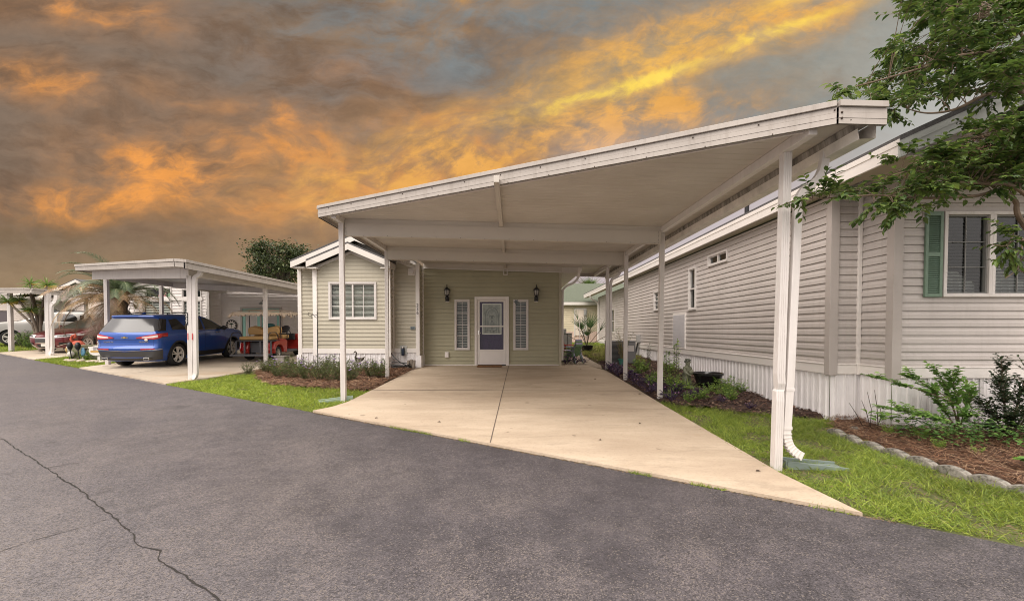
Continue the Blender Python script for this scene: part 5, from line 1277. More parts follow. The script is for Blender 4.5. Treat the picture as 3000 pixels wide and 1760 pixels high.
g_ = MB(); sh.side(g_, fr(1.36, 2.10, 8), lambda y: 1.105, lambda y: max(1.11, top(y)), .006); g_.build('rear_side_window', cglass('suv_glass', (.012, .013, .015)), suv, smooth=True)
g_ = MB(); sh.side(g_, fr(2.20, 3.16, 10), lambda y: 1.10, lambda y: max(1.105, top(y)), .006); g_.build('front_side_window', cglass('suv_front_glass', (.05, .06, .058)), suv, smooth=True)
g_ = MB(); sh.side(g_, fr(1.30, 3.2, 24), lambda y: 1.082, lambda y: 1.100, .009, 1)
sh.side(g_, [1.28, 1.315, 1.35], lambda y: 1.09, lambda y: top(y) + .05 if y > 1.3 else 1.24, .008, 4); g_.build('window_chrome', MCHROME, suv)
g_ = MB(); sh.ring(g_, q1 + [2.01], lin_([(0, .22), (2, .26)]), lin_([(0, .50), (.5, .52), (2.0, .55)]), .006); g_.build('rear_bumper', mat('grey_plastic', (.055, .055, .058), .6, bump=.1, bscale=200), suv, smooth=True)
g_ = MB(); sh.ring(g_, q1, lin_([(0, .515), (.4, .53), (1, .555), (2, .57)]), lin_([(0, .535), (.4, .55), (1, .575), (2, .585)]), .014, 1); g_.build('bumper_chrome', MCHROME, suv)
for sx in (1, -1):
    g_ = MB(); sh.patch(g_, [[(q, .565), (q, .60)] for q in fr(.62, 1.3, 6)], .012); 
    if sx < 0: g_.v = [(-x, y, z) for x, y, z in g_.v]
    g_.build('bumper_reflector', MTAIL, suv)
    lo = lin_([(.42, .90), (.8, .875), (1, .87), (1.6, .89), (2.1, .95)]); hi = lin_([(.42, .925), (.8, .985), (1, 1.01), (1.6, 1.035), (2.1, 1.045)])
    qs = fr(.42, 1, 7) + fr(1.1, 2, 9) + [2.03, 2.06]; vv = []
    g_ = MB(); sh.patch(g_, [[(q, lo(q) + (hi(q) - lo(q)) * k / 4) for k in range(5)] for q in qs], .013)
    w_ = MB(); sh.patch(w_, [[(q, lo(q) + (hi(q) - lo(q)) * (.30 + .42 * k / 3)) for k in range(4)] for q in fr(.62, 1, 5) + fr(1.1, 1.5, 3)], .016)
    e_ = MB(); sh.patch(e_, [[(q, lo(q) - .012), (q, lo(q) + .004)] for q in qs], .010)
    if sx < 0:
        for mm in (g_, w_, e_): mm.v = [(-x, y, z) for x, y, z in mm.v]
    tl = g_.build('tail_light', MTAIL, suv, smooth=True); w_.build('light_lens', MTAILW, tl, smooth=True); e_.build('lower_edge', MTRIMB, tl)
g_ = MB(); sh.ring(g_, fr(0, .98, 6), lambda q: .70, lambda q: .705, .004, 1); sh.ring(g_, fr(0, .5, 5), lambda q: .86, lambda q: .868, .006, 1)
for q in (1.02,): sh.patch(g_, [[(q, z), (q + .02, z)] for z in fr(.66, 1.06, 8)], .004, True)
for y in (2.14,): sh.side(g_, [y, y + .009], lambda y: .45, lambda y: 1.08, .004, 10)
for y in (1.42, 3.2): sh.side(g_, [y, y + .009], lambda y: .62, lambda y: 1.08, .004, 8)
g_.build('panel_gap', mat('gap_black', (.004, .004, .006), .8), suv)
g_ = MB(); sh.side(g_, fr(1.38, 3.22, 20), lambda y: .24, lin_([(1.38, .40), (3.22, .37)]), .008); g_.build('sill_cladding', MTRIMB, suv, smooth=True)
for yc in (.95, 3.67):
    for sx in (1, -1):
        v = []; g_ = MB()
        for k in range(21):
            a = -.12 + (PI + .24) * k / 20
            for rr_ in (.392, .445):
                y = yc + rr_ * math.cos(a); z = .355 + rr_ * math.sin(a); p = sh.pt(sh.side_q(y, z), z, .006); v.append((p.x * sx, y, z))
        g_.add(v, [(2 * k, 2 * k + 1, 2 * k + 3, 2 * k + 2) for k in range(20)])
        g_.build('wheel_arch', MTRIMB, suv)
for y in (1.72, 2.80):
    for sx in (1, -1):
        p = sh.pt(sh.side_q(y, .985), .985, .0); g_ = MB(); x = p.x
        g_.tube([(sx * (x + .002), y - .10, .985), (sx * (x + .035), y - .07, .99), (sx * (x + .035), y + .09, .992), (sx * (x + .002), y + .12, .99)], .014, 6); g_.build('door_handle', MCHROME, suv)
for sx in (1, -1):
    g_ = MB(); g_.tube([(sx * .60, .85, 1.565), (sx * .60, .95, 1.625), (sx * .59, 1.4, 1.655), (sx * .58, 2.0, 1.645), (sx * .58, 2.2, 1.575)], [.014, .016, .018, .016, .012], 6); g_.build('roof_rail', mat('rail_dark', (.05, .05, .055), .3, .6), suv)
    g_ = MB(); g_.ball((sx * 1.02, 3.02, 1.13), .105, 10, 7, (.95, .55, .75)); g_.bar((sx * .88, 3.06, 1.10), (sx * .96, 3.03, 1.11), .05, .04); g_.build('wing_mirror', MTRIMB, suv, smooth=True)
g_ = MB(); g_.prism([(-.035, .62, 1.595), (.035, .62, 1.595), (.02, .80, 1.61), (-.02, .80, 1.61)], (0, 0, .01)); g_.prism([(0, .66, 1.60), (0, .84, 1.61), (0, .84, 1.665), (0, .80, 1.675)], (.02, 0, 0)); g_.build('aerial_fin', MBLUE, suv)
g_ = MB(); g_.tube([(.02, .10, 1.08), (.05, .135, 1.12), (.38, .15, 1.14)], .014, 6); g_.build('rear_wiper', MTRIMB, suv)
for sx in (1, -1):
    g_ = MB(); g_.rtube([(sx * .60, .03, .30), (sx * .60, .20, .31)], .17, .075, up=(0, 0, 1)); e_ = g_.build('exhaust_tip', MCHROME, suv, bevel=.008)
    g_ = MB(); g_.box(sx * .60 - .068, sx * .60 + .068, .024, .029, .275, .325); g_.build('opening', MBLACK, e_)
for txt, x, w_ in (('EQUINOX', -.50, .30), ('PREMIER', .52, .25)):
    g_ = MB(); v, f = text_mb(txt, .075); a0 = min(p[0] for p in v); 
    vv = []
    for px, py, pz in v:
        X = x + px * .9; z = .775 + py * .8; q = min(1.0, abs(X) / (sh.at(z)['hw'] - sh.at(z)['rr'])); p = sh.pt(q, z, .006 + pz); vv.append((X, p.y, z))
    g_.add(vv, f); g_.build('badge_lettering', MCHROME, suv)
g_ = MB(); p = sh.pt(.62, .84, .006); g_.ball((.60, p.y - .002, .855), .055, 12, 6, (1, .12, .62)); g_.build('sticker', mat('sticker_white', (.72, .66, .55), .5), suv, smooth=True)
g_ = MB(); p = sh.pt(0, .93, .01); g_.box(-.10, .10, p.y - .008, p.y + .01, .915, .935); g_.box(-.03, .03, p.y - .009, p.y + .01, .90, .95); g_.build('emblem', mat('gold_badge', (.5, .36, .12), .3, .7), suv)

# ---- red saloon, nose to the street
sr = Shell([(.18, .30, 4.60, .74, .2, .40, .05, .10), (.30, .12, 4.72, .84, .22, .44, .07, .14), (.45, .04, 4.78, .90, .22, .48, .08, .18), (.60, .0, 4.80, .915, .22, .50, .09, .20), (.70, .0, 4.77, .92, .22, .52, .09, .22), (.78, .02, 4.66, .92, .2, .52, .08, .26),
            (.86, .05, 4.35, .915, .2, .45, .08, .22), (.93, .08, 3.95, .90, .2, .34, .08, .16), (.98, .16, 3.60, .88, .22, .26, .08, .12), (1.03, .55, 3.42, .85, .2, .24, .06, .10), (1.15, .95, 3.12, .78, .2, .22, .06, .09), (1.27, 1.30, 2.82, .71, .2, .2, .05, .08), (1.36, 1.60, 2.5, .65, .2, .2, .04, .06), (1.41, 1.85, 2.25, .54, .2, .2, .03, .04), (1.43, 2.0, 2.1, .35, .04, .04, .01, .01)])
m, nt, b = nodes_of('red_paint'); b.inputs['Base Color'].default_value = (.13, .006, .012, 1); b.inputs['Roughness'].default_value = .35; b.inputs['Metallic'].default_value = .3; b.inputs['Coat Weight'].default_value = 1; b.inputs['Coat Roughness'].default_value = .03; MREDP = m
zs = [.18, .24, .30, .38, .45, .52, .60, .65, .70, .74, .78, .82, .86, .895, .93, .955, .98, 1.0, 1.03, 1.09, 1.15, 1.21, 1.27, 1.32, 1.36, 1.39, 1.41, 1.43]
yf = 18.5
red, body = car('dark red saloon car parked nose to the street behind the golfing ornaments', (-18.85, yf + 4.8, gz(0, yf + 4.8) + .035), PI, sr, zs, MREDP, (1.0, 3.82), .335, .22, pitch=-S)
g_ = MB(); sr.ring(g_, fr(4.0, 5, 8), lin_([(4, .99), (5, .975)]), lin_([(4, 1.30), (5, 1.32)]), .006); g_.build('windscreen', cglass('screen_pale', (.10, .12, .11)), red, smooth=True)
tp = lin_([(1.05, 1.08), (1.5, 1.27), (2.0, 1.33), (2.6, 1.31), (3.0, 1.2), (3.4, 1.05)])
for ya_, yb_ in ((1.15, 2.05), (2.12, 3.36)): g_ = MB(); sr.side(g_, fr(ya_, yb_, 8), lambda y: 1.03, lambda y: max(1.035, tp(y)), .006); g_.build('side_window', cglass('suv_glass', (.012, .013, .015)), red, smooth=True)
g_ = MB(); sr.ring(g_, fr(4.05, 5, 8), lin_([(4.05, .44), (5, .40)]), lin_([(4.05, .62), (5, .66)]), .008); gr_ = g_.build('grille', MBLACK, red, smooth=True)
g_ = MB()
for k in range(5): sr.ring(g_, fr(4.10, 5, 8), lambda q, k=k: .425 + k * .047, lambda q, k=k: .445 + k * .047, .02, 1)
g_.build('grille_bars', MCHROME, gr_)
g_ = MB(); sr.ring(g_, fr(4.1, 5, 8), lambda q: .24, lambda q: .36, .008); g_.build('lower_intake', MTRIMB, red)
g_ = MB(); sr.ring(g_, fr(3.05, 3.95, 10), lin_([(3.05, .50), (3.95, .28)]), lin_([(3.05, .515), (3.95, .30)]), .012, 1); sr.ring(g_, fr(3.7, 5, 10), lambda q: .20, lambda q: .225, .012, 1); g_.build('bumper_chrome', MCHROME, red)
for sx in (1, -1):
    lo = lin_([(2.97, .72), (3.5, .66), (4.05, .62)]); hi = lin_([(2.97, .76), (3.5, .77), (4.05, .73)])
    g_ = MB(); sr.patch(g_, [[(q, lo(q) + (hi(q) - lo(q)) * k / 3) for k in range(4)] for q in fr(2.97, 4.05, 12)], .010)
    i_ = MB(); sr.patch(i_, [[(q, lo(q) + (hi(q) - lo(q)) * (.25 + .5 * k / 2)) for k in range(3)] for q in fr(3.2, 3.9, 6)], .014)
    if sx < 0:
        for mm in (g_, i_): mm.v = [(-x, y, z) for x, y, z in mm.v]
    hl = g_.build('headlight', mat('lamp_clear', (.62, .60, .58), .1, coat=.8), red, smooth=True); i_.build('reflector', mat('lamp_dark', (.12, .12, .12), .2, .6), hl)
    g_ = MB(); sr.patch(g_, [[(q, .34), (q, .44)] for q in fr(3.35, 3.85, 5)], .010)
    if sx < 0: g_.v = [(-x, y, z) for x, y, z in g_.v]
    g_.build('fog_light_recess', MBLACK, red)
    g_ = MB(); g_.ball((sx * 1.0, 3.05, 1.04), .10, 10, 7, (.9, .5, .7)); g_.bar((sx * .86, 3.08, 1.01), (sx * .95, 3.06, 1.02), .05, .04); g_.build('wing_mirror', MREDP, red, smooth=True)
    g_ = MB(); sr.side(g_, [2.08, 2.09], lambda y: .35, lambda y: 1.03, .004, 8, False); sr.side(g_, [3.3, 3.31], lambda y: .5, lambda y: 1.0, .004, 8, False)
    if sx < 0: g_.v = [(-x, y, z) for x, y, z in g_.v]
    g_.build('panel_gap', mat('gap_black', (.004, .004, .006), .8), red)
g_ = MB(); p = sr.pt(5, .33, .02); g_.box(-.16, .16, p.y - .005, p.y + .012, .28, .40); g_.build('licence_plate', mat('plate', (.62, .58, .52), .5), red)

# ---- pale grey SUV further left (the same body shape in another paint)
m, nt, b = nodes_of('silver_paint'); b.inputs['Base Color'].default_value = (.40, .385, .36, 1); b.inputs['Roughness'].default_value = .35; b.inputs['Metallic'].default_value = .4; b.inputs['Coat Weight'].default_value = .8; MSILV = m
big = Shell([tuple(r[k] * (1.06 if k in ('yr', 'yf') else 1.04 if k == 'hw' else 1.08 if k == 'z' else 1) for k in Shell.K) for r in sh.rows])
zs2 = [r['z'] for r in big.rows]; zs2 = sorted(set(zs2 + [(a + b_) / 2 for a, b_ in zip(zs2[:-1], zs2[1:])]))
silver, body = car('silver grey SUV with dark windows parked beyond the red car', (-24.4 + .75 * 2.46, 24.4 + .66 * 2.46, gz(0, 24) + .03), 2.29, big, zs2, MSILV, (1.0, 3.9), .375, .24)
g_ = MB(); big.ring(g_, fr(4.0, 5, 8), lin_([(4, 1.20), (5, 1.18)]), lin_([(4, 1.58), (5, 1.60)]), .006); g_.build('windscreen', cglass('gloss_black', (.008, .008, .009)), silver, smooth=True)
tp2 = lambda y: top(y / 1.06) * 1.08
for ya_, yb_ in ((.8, 1.35), (1.45, 2.22), (2.32, 3.3)): g_ = MB(); big.side(g_, fr(ya_, yb_, 8), lambda y: 1.20, (lambda y: 1.53) if ya_ < 1 else (lambda y: max(1.205, tp2(y))), .006); g_.build('side_window', cglass('gloss_black', (.008, .008, .009)), silver, smooth=True)
g_ = MB(); big.ring(g_, fr(4.1, 5, 8), lambda q: .55, lambda q: .85, .008); g_.build('grille', MALLOY, silver)
g_ = MB(); big.ring(g_, fr(3.2, 4.05, 8), lambda q: .82, lambda q: .96, .01); g_.build('headlight', mat('lamp_clear', (.62, .60, .58), .1, coat=.8), silver)
g_ = MB(); big.ring(g_, fr(3.0, 5, 12), lambda q: .24, lambda q: .46, .008); big.side(g_, fr(1.5, 3.4, 10), lambda y: .28, lambda y: .46, .008); g_.build('cladding', MTRIMB, silver)
for sx in (1, -1):
    g_ = MB(); g_.ball((sx * 1.08, 3.2, 1.22), .12, 10, 7, (.9, .5, .75)); g_.build('wing_mirror', MTRIMB, silver, smooth=True)
    g_ = MB(); g_.tube([(sx * .62, 1.0, 1.70), (sx * .62, 1.2, 1.755), (sx * .6, 2.2, 1.76), (sx * .6, 2.4, 1.69)], .02, 6); g_.build('roof_rail', MTRIMB, silver)

# panels modelled for both flanks at once become one part per flank
for root in (suv, red, silver):
    for o in [x for x in bpy.data.objects if x.parent == root and x.type == 'MESH' and not x.name.startswith(('body', 'wheel'))]:
        bm = bmesh.new(); bm.from_mesh(o.data); bmesh.ops.remove_doubles(bm, verts=bm.verts, dist=2e-4); bmesh.ops.recalc_face_normals(bm, faces=bm.faces)
        xs = [v.co.x for v in bm.verts]
        if min(xs) < -.25 and max(xs) > .25 and min(abs(x) for x in xs) > .25:
            bm2 = bm.copy()
            bmesh.ops.delete(bm, geom=[v for v in bm.verts if v.co.x < 0], context='VERTS'); bmesh.ops.delete(bm2, geom=[v for v in bm2.verts if v.co.x > 0], context='VERTS')
            me2 = o.data.copy(); bm2.to_mesh(me2); o2 = bpy.data.objects.new(o.name.split('.')[0], me2); COL.objects.link(o2); o2.parent = root; bm2.free()
        bm.to_mesh(o.data); bm.free()

# ---- golf cart, tail to the street
GC = Vector((-8.76, 15.55, gz(0, 15.6) + .034))
gc = thing('golf_cart', 'red golf cart with tan bench seats and a drooping canvas canopy', 'golf cart', GC); gc.rotation_euler = (S, 0, 0)
MGR_ = mat('cart_red', (.42, .030, .022), .3, coat=.7)
MTAN = mat('tan_vinyl', (.50, .31, .12), .5, var=.06); MCANV = mat('canvas', (.68, .56, .45), .85, var=.1, vscale=6, bump=.2)
MFRM = mat('cart_frame', (.045, .045, .05), .45); MGREY = mat('cart_grey', (.10, .10, .11), .55)
for y in (.60, 2.25):
    for s_ in (-1, 1): wheel(gc, s_ * .46, y, .235, .19, s_, rim=.56, spokes=5, m=mat('cart_rim', (.6, .56, .52), .3, .7))
def body_side(yz, x0, x1): 
    mb = MB(); mb.prism([(x0, y, z) for y, z in yz], (x1 - x0, 0, 0)); return mb
rear = []
for s_ in (-1, 1):
    xs = (.30, .60) if s_ > 0 else (-.60, -.30)
    arch = [(.60 + .30 * math.cos(a), .235 + .30 * math.sin(a)) for a in [PI * k / 10 for k in range(10, -1, -1)]]
    poly = [(.22, .40), (.28, .24)] + arch + [(1.12, .22), (1.16, .62), (1.02, .70), (.6, .72), (.30, .62)]
    body_side(poly, *xs).build('rear_fender', MGR_, gc, bevel=.03)
mb = MB(); mb.box(-.30, .30, .35, 1.15, .24, .62); mb.build('tub', MGREY, gc, bevel=.02)
mb = MB(); mb.box(-.56, .56, 1.10, 2.0, .22, .28); mb.box(-.58, -.50, 1.12, 2.05, .20, .27); mb.box(.50, .58, 1.12, 2.05, .20, .27); mb.build('floor', MGREY, gc, bevel=.01)
fr_poly = [(1.98, .24), (2.0, .62), (1.92, .80), (2.02, .84), (2.35, .76), (2.62, .60), (2.68, .36), (2.58, .26)] + [(2.25 + .29 * math.cos(a), .235 + .29 * math.sin(a)) for a in [PI * k / 10 for k in range(0, 11)]]
body_side(fr_poly, -.60, .60).build('front_cowl', MGR_, gc, bevel=.03)
mb = MB(); mb.box(-.52, .52, 1.84, 1.97, .62, .86); mb.build('dashboard', MFRM, gc, bevel=.02)
def cushion(name, x0, x1, y0, y1, z0, z1, wav=False):
    mb = MB(); mb.box(x0, x1, y0, y1, z0, z1); return mb.build(name, MTAN, gc, bevel=.045)
cushion('front_seat', -.54, .54, .98, 1.45, .70, .84); 
mb = MB(); 
prof = [(-.55, .98), (-.53, 1.10), (-.42, 1.15), (-.25, 1.13), (-.08, 1.06), (0, 1.04), (.08, 1.06), (.25, 1.13), (.42, 1.15), (.53, 1.10), (.55, .98), (.52, .86), (-.52, .86)]
mb.prism([(x, .66, z) for x, z in prof], (0, .11, 0)); mb.build('rear_backrest', MTAN, gc, bevel=.03)
mb = MB(); mb.prism([(x, .84, z + .02) for x, z in prof], (0, .10, 0)); mb.build('front_backrest', MTAN, gc, bevel=.03)
cushion('rear_seat', -.55, .55, .12, .62, .70, .82)
mb = MB(); mb.box(-.60, .60, .04, .66, .655, .70); mb.build('seat_deck', MFRM, gc, bevel=.01)
mb = MB(); mb.box(-.62, .62, -.28, .10, .20, .235); mb.box(-.62, .62, -.30, -.26, .19, .25); mb.build('footrest', MGREY, gc, bevel=.006)
for x in (-.60, -.32, .22, .58):
    mb = MB(); mb.bar((x, .06, .66), (x, .05, .22), .05, .03); mb.build('footrest_strut', MGREY, gc)
for s_ in (-1, 1):
    mb = MB(); pts = [(s_ * .62, -.27, .24), (s_ * .62, -.22, .70)] + arc((s_ * .62, -.20, .76), (s_ * .62, -.18, .95), (s_ * .62, 0, .96)) + [(s_ * .62, .25, .96)] + arc((s_ * .62, .3, .95), (s_ * .62, .42, .94), (s_ * .62, .48, .72)); mb.tube(pts, .017, 6); mb.build('grab_rail', MFRM, gc, smooth=True)
    mb = MB(); mb.tube([(s_ * .55, .80, .60), (s_ * .55, .80, 1.70)], .017, 6); mb.build('canopy_post', MFRM, gc)
    mb = MB(); mb.tube([(s_ * .55, 2.06, .84), (s_ * .53, 1.84, 1.70)], .015, 6); mb.build('front_canopy_post', mat('post_pale', (.5, .46, .42), .5), gc)
    mb = MB(); mb.tube([(s_ * .57, 1.2, .70), (s_ * .58, 1.22, .95), (s_ * .58, 1.35, 1.0), (s_ * .58, 1.55, .80), (s_ * .57, 1.6, .66)], .014, 6); mb.build('arm_rest', MFRM, gc, smooth=True)
    mb = MB(); mb.box(s_ * .45 - .08, s_ * .45 + .08, .20, .235, .34, .60); mb.ball((s_ * .45, .20, .48), .045, 8, 6, (1, .4, 1)); mb.build('tail_light', MTAIL, gc, bevel=.01)
mb = MB(); nx, ny = 12, 16
for j in range(ny + 1):
    for i in range(nx + 1):
        x = -.62 + 1.24 * i / nx; y = -.08 + 2.05 * j / ny; ex = abs(i - nx / 2) / (nx / 2); ey = abs(j - ny / 2) / (ny / 2)
        mb.v.append((x, y, 1.74 - .05 * ex ** 4 - .05 * ey ** 4 + .008 * noise.noise(Vector((x * 5, y * 5, 0)))))
mb.f = [(j * (nx + 1) + i, j * (nx + 1) + i + 1, (j + 1) * (nx + 1) + i + 1, (j + 1) * (nx + 1) + i) for j in range(ny) for i in range(nx)]; mb.mi = [0] * len(mb.f)
edge_ = [(-.62 + 1.24 * i / 24, -.08) for i in range(24)] + [(.62, -.08 + 2.05 * j / 36) for j in range(36)] + [(.62 - 1.24 * i / 24, 1.97) for i in range(24)] + [(-.62, 1.97 - 2.05 * j / 36) for j in range(36)]
v = []
for k, (x, y) in enumerate(edge_): 
    dd = .13 + .035 * math.sin(k * 1.9) + .02 * R.uniform(-1, 1); v += [(x, y, 1.655), (x * 1.015, y + (y - .95) * .012, 1.655 - dd + .02)]
n_ = len(edge_); mb.add(v, [(2 * k, 2 * k + 1, (2 * k + 3) % (2 * n_), (2 * k + 2) % (2 * n_)) for k in range(n_)]); mb.build('canopy', MCANV, gc, smooth=True)
for x, y, dx_, dy_ in ((-.58, -.06, -.16, -.02), (.56, .80, .16, -.02), (.60, .95, -.03, .0), (.62, 1.4, .02, 0)):
    mb = MB(); mb.tube([(x, y, 1.64), (x + dx_ * .5, y + dy_, 1.56), (x + dx_, y + dy_ * 2, 1.48 if abs(dx_) > .1 else 1.45)], [.035, .05, .045], 8); mb.build('rolled_curtain', MCANV, gc, smooth=True)
mb = MB(); mb.lathe([(.16, 0), (.175, .012), (.16, .024)], (0, 0, 0), 18); sw = mb.build('steering_wheel', MFRM, gc, smooth=True); sw.location = (.26, 1.72, 1.02); sw.rotation_euler = (.9, 0, 0)
mb = MB(); mb.tube([(.26, 1.72, 1.02), (.26, 1.90, .80)], .02, 6); mb.build('steering_column', MFRM, gc)
mb = MB(); mb.ball((.12, .90, 1.18), .17, 12, 8, (1.1, .55, .45)); o_ = mb.build('cap', mat('teal_cloth', (.04, .13, .14), .8), None, smooth=True); o_.location = GC; o_.rotation_euler = (S, 0, 0); tag(o_, 'teal cloth bundle lying on the golf cart seat back', 'cloth')
# ------------------------------------------------------------------ small things at the house
def wall_lantern(x, label):
    t = thing('wall_lantern', label, 'lantern', (x, 14.185, 2.62), group='black lanterns by the purple door')
    MB().box(-.055, .055, -.03, .0, -.12, .13).build('mounting_block', MWV, t, bevel=.006)
    b_ = MB(); b_.box(-.06, .06, -.075, -.03, -.10, .04); b_.tube([(0, -.07, -.03), (0, -.12, -.04), (0, -.13, .03)], .02, 8); b_.lathe([(.02, -.09), (.05, -.05), (.055, .0), (.035, .05), (.07, .07), (.072, .085)], (0, -.13, 0), 10); b_.build('bracket', MBLACK, t, autosm=.6)
    b_ = MB()
    for k in range(6):
        a = PI / 3 * k + PI / 6; b_.tube([(.062 * math.cos(a), -.13 + .062 * math.sin(a), .085), (.082 * math.cos(a), -.13 + .082 * math.sin(a), .18), (.078 * math.cos(a), -.13 + .078 * math.sin(a), .24)], .006, 5)
    b_.lathe([(.098, .235), (.098, .25), (.075, .275), (.04, .31), (.015, .325), (.012, .36), (.02, .37), (.004, .41)], (0, -.13, 0), 12); b_.build('cage', MBLACK, t, autosm=.6)
    b_ = MB(); b_.lathe([(.055, .088), (.073, .18), (.07, .238)], (0, -.13, 0), 12); b_.build('glass', mat('lantern_glass', (.42, .40, .36), .15, spec=.6), t, smooth=True)
    b_ = MB(); b_.lathe([(.012, .09), (.016, .13), (.03, .17), (.02, .21), (.003, .22)], (0, -.13, 0), 8); b_.build('bulb', mat('bulb', (.7, .68, .62), .3), t, smooth=True)
wall_lantern(-1.985, 'black carriage lantern on the wall left of the purple door')
wall_lantern(.745, 'black carriage lantern on the wall right of the purple door')
m, nt, b = nodes_of('coir'); tcx = nt.nodes.new('ShaderNodeTexCoord'); nt.links.new(ramp(nt, tnoise(nt, tcx.outputs['Object'], 25, 6, .7), [(.3, (.13, .055, .018)), (.7, (.30, .15, .05))]), b.inputs['Base Color']); b.inputs['Roughness'].default_value = .95
o = MB().box(-1.05, -.31, 13.68, 14.12, gz(0, 13.9) + .04, gz(0, 13.9) + .065).build('doormat', m, bevel=.008); tag(o, 'brown coir doormat on the concrete in front of the purple door', 'doormat')
o = MB(); o.box(-2.07, -1.95, 14.14, 14.185, .79, .965); o.box(-2.055, -1.965, 14.125, 14.145, .805, .95); tag(o.build('outlet_cover', MWV, bevel=.006), 'small white outlet cover low on the entrance wall', 'outlet')
t = thing('vent_hood', 'white square vent hood high on the siding beside the house number', 'vent', (-2.98, 13.68, 3.36))
MB().box(-.10, .10, -.02, .0, -.10, .10).build('flange', MWV, t, bevel=.004); h_ = MB(); h_.hexa([(-.07, -.10, -.05), (.07, -.10, -.05), (.07, -.02, -.07), (-.07, -.02, -.07), (-.07, -.06, .07), (.07, -.06, .07), (.07, -.02, .07), (-.07, -.02, .07)]); h_.build('hood', MW, t, bevel=.006)
t = thing('unit_sign', 'tiny grey blue sign reading U3 on the siding by the corner board', 'sign', (-2.95, 13.67, 1.70)); MB().box(-.07, .07, -.012, .008, -.04, .04).build('plate', mat('sign_grey', (.20, .24, .25), .5), t)
n = MB(); put_text(n, Frame((0, -.012, 0), (1, 0, 0), (0, -1, 0)), 'U3', .075, 0, .003, -.027); n.build('lettering', mat('sign_blue', (.01, .015, .05), .5), t)
t = thing('faucet_cover', 'dark blue insulated faucet cover on a grey plate above the skirting', 'faucet cover', (-3.23, 13.66, 1.03)); MB().box(-.10, .10, -.012, .0, -.11, .15).build('plate', mat('plate_clear', (.46, .46, .43), .4), t); h_ = MB(); h_.lathe([(.03, .11), (.045, .08), (.05, -.02), (.048, -.13), (.03, -.15)], (0, -.06, 0), 12); h_.build('sleeve', mat('navy_foam', (.018, .03, .055), .7), t, smooth=True); h_ = MB(); h_.lathe([(.012, .06), (.025, .09), (.02, .12)], (0, -.10, 0), 8); h_.build('toggle', MWV, t)
m, nt, b = nodes_of('weathered_wood'); tcx = nt.nodes.new('ShaderNodeTexCoord'); mp = nt.nodes.new('ShaderNodeMapping'); mp.inputs['Scale'].default_value = (12, 12, 1.5); nt.links.new(tcx.outputs['Object'], mp.inputs[0]); nt.links.new(ramp(nt, tnoise(nt, mp.outputs[0], 2, 6, .7), [(.3, (.07, .055, .04)), (.5, (.22, .185, .15)), (.7, (.33, .29, .24))]), b.inputs['Base Color']); b.inputs['Roughness'].default_value = .9; MWOOD = m
o = MB(); 
for x0, x1, y0, h_ in ((-.11, -.035, 0, .27), (-.03, .04, .01, .29), (.045, .115, -.01, .275)): o.box(x0, x1, y0, y0 + .16, 0, h_)
o = o.build('timber_stump', MWOOD, bevel=.01); o.location = (-2.93, 13.25, gz(0, 13.2) + .02); o.rotation_euler = (0, .04, .1); tag(o, 'short weathered timber stump at the corner of the flower bed', 'stump')
pts = []
for k in range(46):
    a = k * .36; r_ = .27 + .05 * math.sin(k * .7); pts.append((-3.18 + r_ * math.cos(a), 13.15 + .45 * r_ * math.sin(a), gz(0, 13.1) + .10 + .018 * k / 8 + .05 * math.sin(a * .5)))
pts = [(-3.5, 13.3, .98), (-3.4, 13.2, .86), (-3.2, 13.12, .72)] + pts
o = MB(); o.tube([Vector(p) for p in pts], .014, 6); tag(o.build('garden_hose', mat('hose_black', (.015, .016, .017), .45), smooth=True), 'black garden hose coiled beside the timber stump', 'hose')
# metal heron
t = thing('metal_bird', 'rusty metal heron standing in front of the white skirting', 'garden ornament', (-4.37, 13.02, gz(0, 13) + .03))
MRUST = mat('bronze_metal', (.075, .06, .048), .45, .6, var=.5, vscale=14)
o = MB(); o.ball((.02, 0, .30), .075, 12, 8, (1.25, .65, .85)); o.tube([(.08, 0, .30), (.14, 0, .335), (.19, 0, .385)], [.055, .04, .006], 6); o.tube([(-.05, 0, .33), (-.075, 0, .38), (-.05, 0, .44), (-.045, 0, .50), (-.075, 0, .535), (-.11, 0, .52)], [.045, .025, .018, .018, .024, .014], 8); o.tube([(-.10, 0, .525), (-.125, 0, .47)], [.012, .003], 6); o.build('body', MRUST, t, smooth=True)
for s_ in (-1, 1):
    o = MB(); o.tube([(.02 + s_ * .035, s_ * .02, .26), (.02 + s_ * .045, s_ * .02, .13), (.015 + s_ * .04, s_ * .02, 0)], [.016, .008, .008], 6); o.build('leg', MRUST, t)
o = MB()
for k in range(9): o.leaf((-.02, -.05, .34 - .01 * k), (1, -.05 * k, .1 - .06 * k), (0, -1, .1), .15, .04)
o.build('wing', mat('bronze_light', (.20, .18, .15), .4, .6), t)
# shepherd hook
t = thing('shepherd_hook', 'thin black plant hook with a scroll top in the flower bed', 'plant hook', (-5.40, 12.75, gz(0, 12.7)))
o = MB(); o.tube([(0, 0, 0), (0, 0, 1.72)], .011, 6); o.build('pole', MBLACK, t)
o = MB(); o.tube([(0, 0, 1.52)] + [(-.12 + .05 * math.cos(a), 0, 1.55 + .05 * math.sin(a)) for a in [i * .5 for i in range(0, 10)]], .007, 5); o.tube([(0, 0, 1.60)] + [(-.20 + .055 * math.cos(a), 0, 1.62 - .05 * math.sin(a)) for a in [i * .5 for i in range(0, 11)]], .007, 5); o.build('scroll', MBLACK, t)
o = MB()
for k in range(6):
    a = k * PI / 3; o.leaf((.13, 14.13, 2.50), (math.cos(a), -.2, math.sin(a)), (0, -1, 0), .085, .045)
o.ball((.13, 14.125, 2.50), .02, 8, 6); tag(o.build('flower_ornament', mat('grey_blue_tin', (.16, .19, .20), .45)), 'small grey flower ornament on the narrow window right of the door', 'ornament')

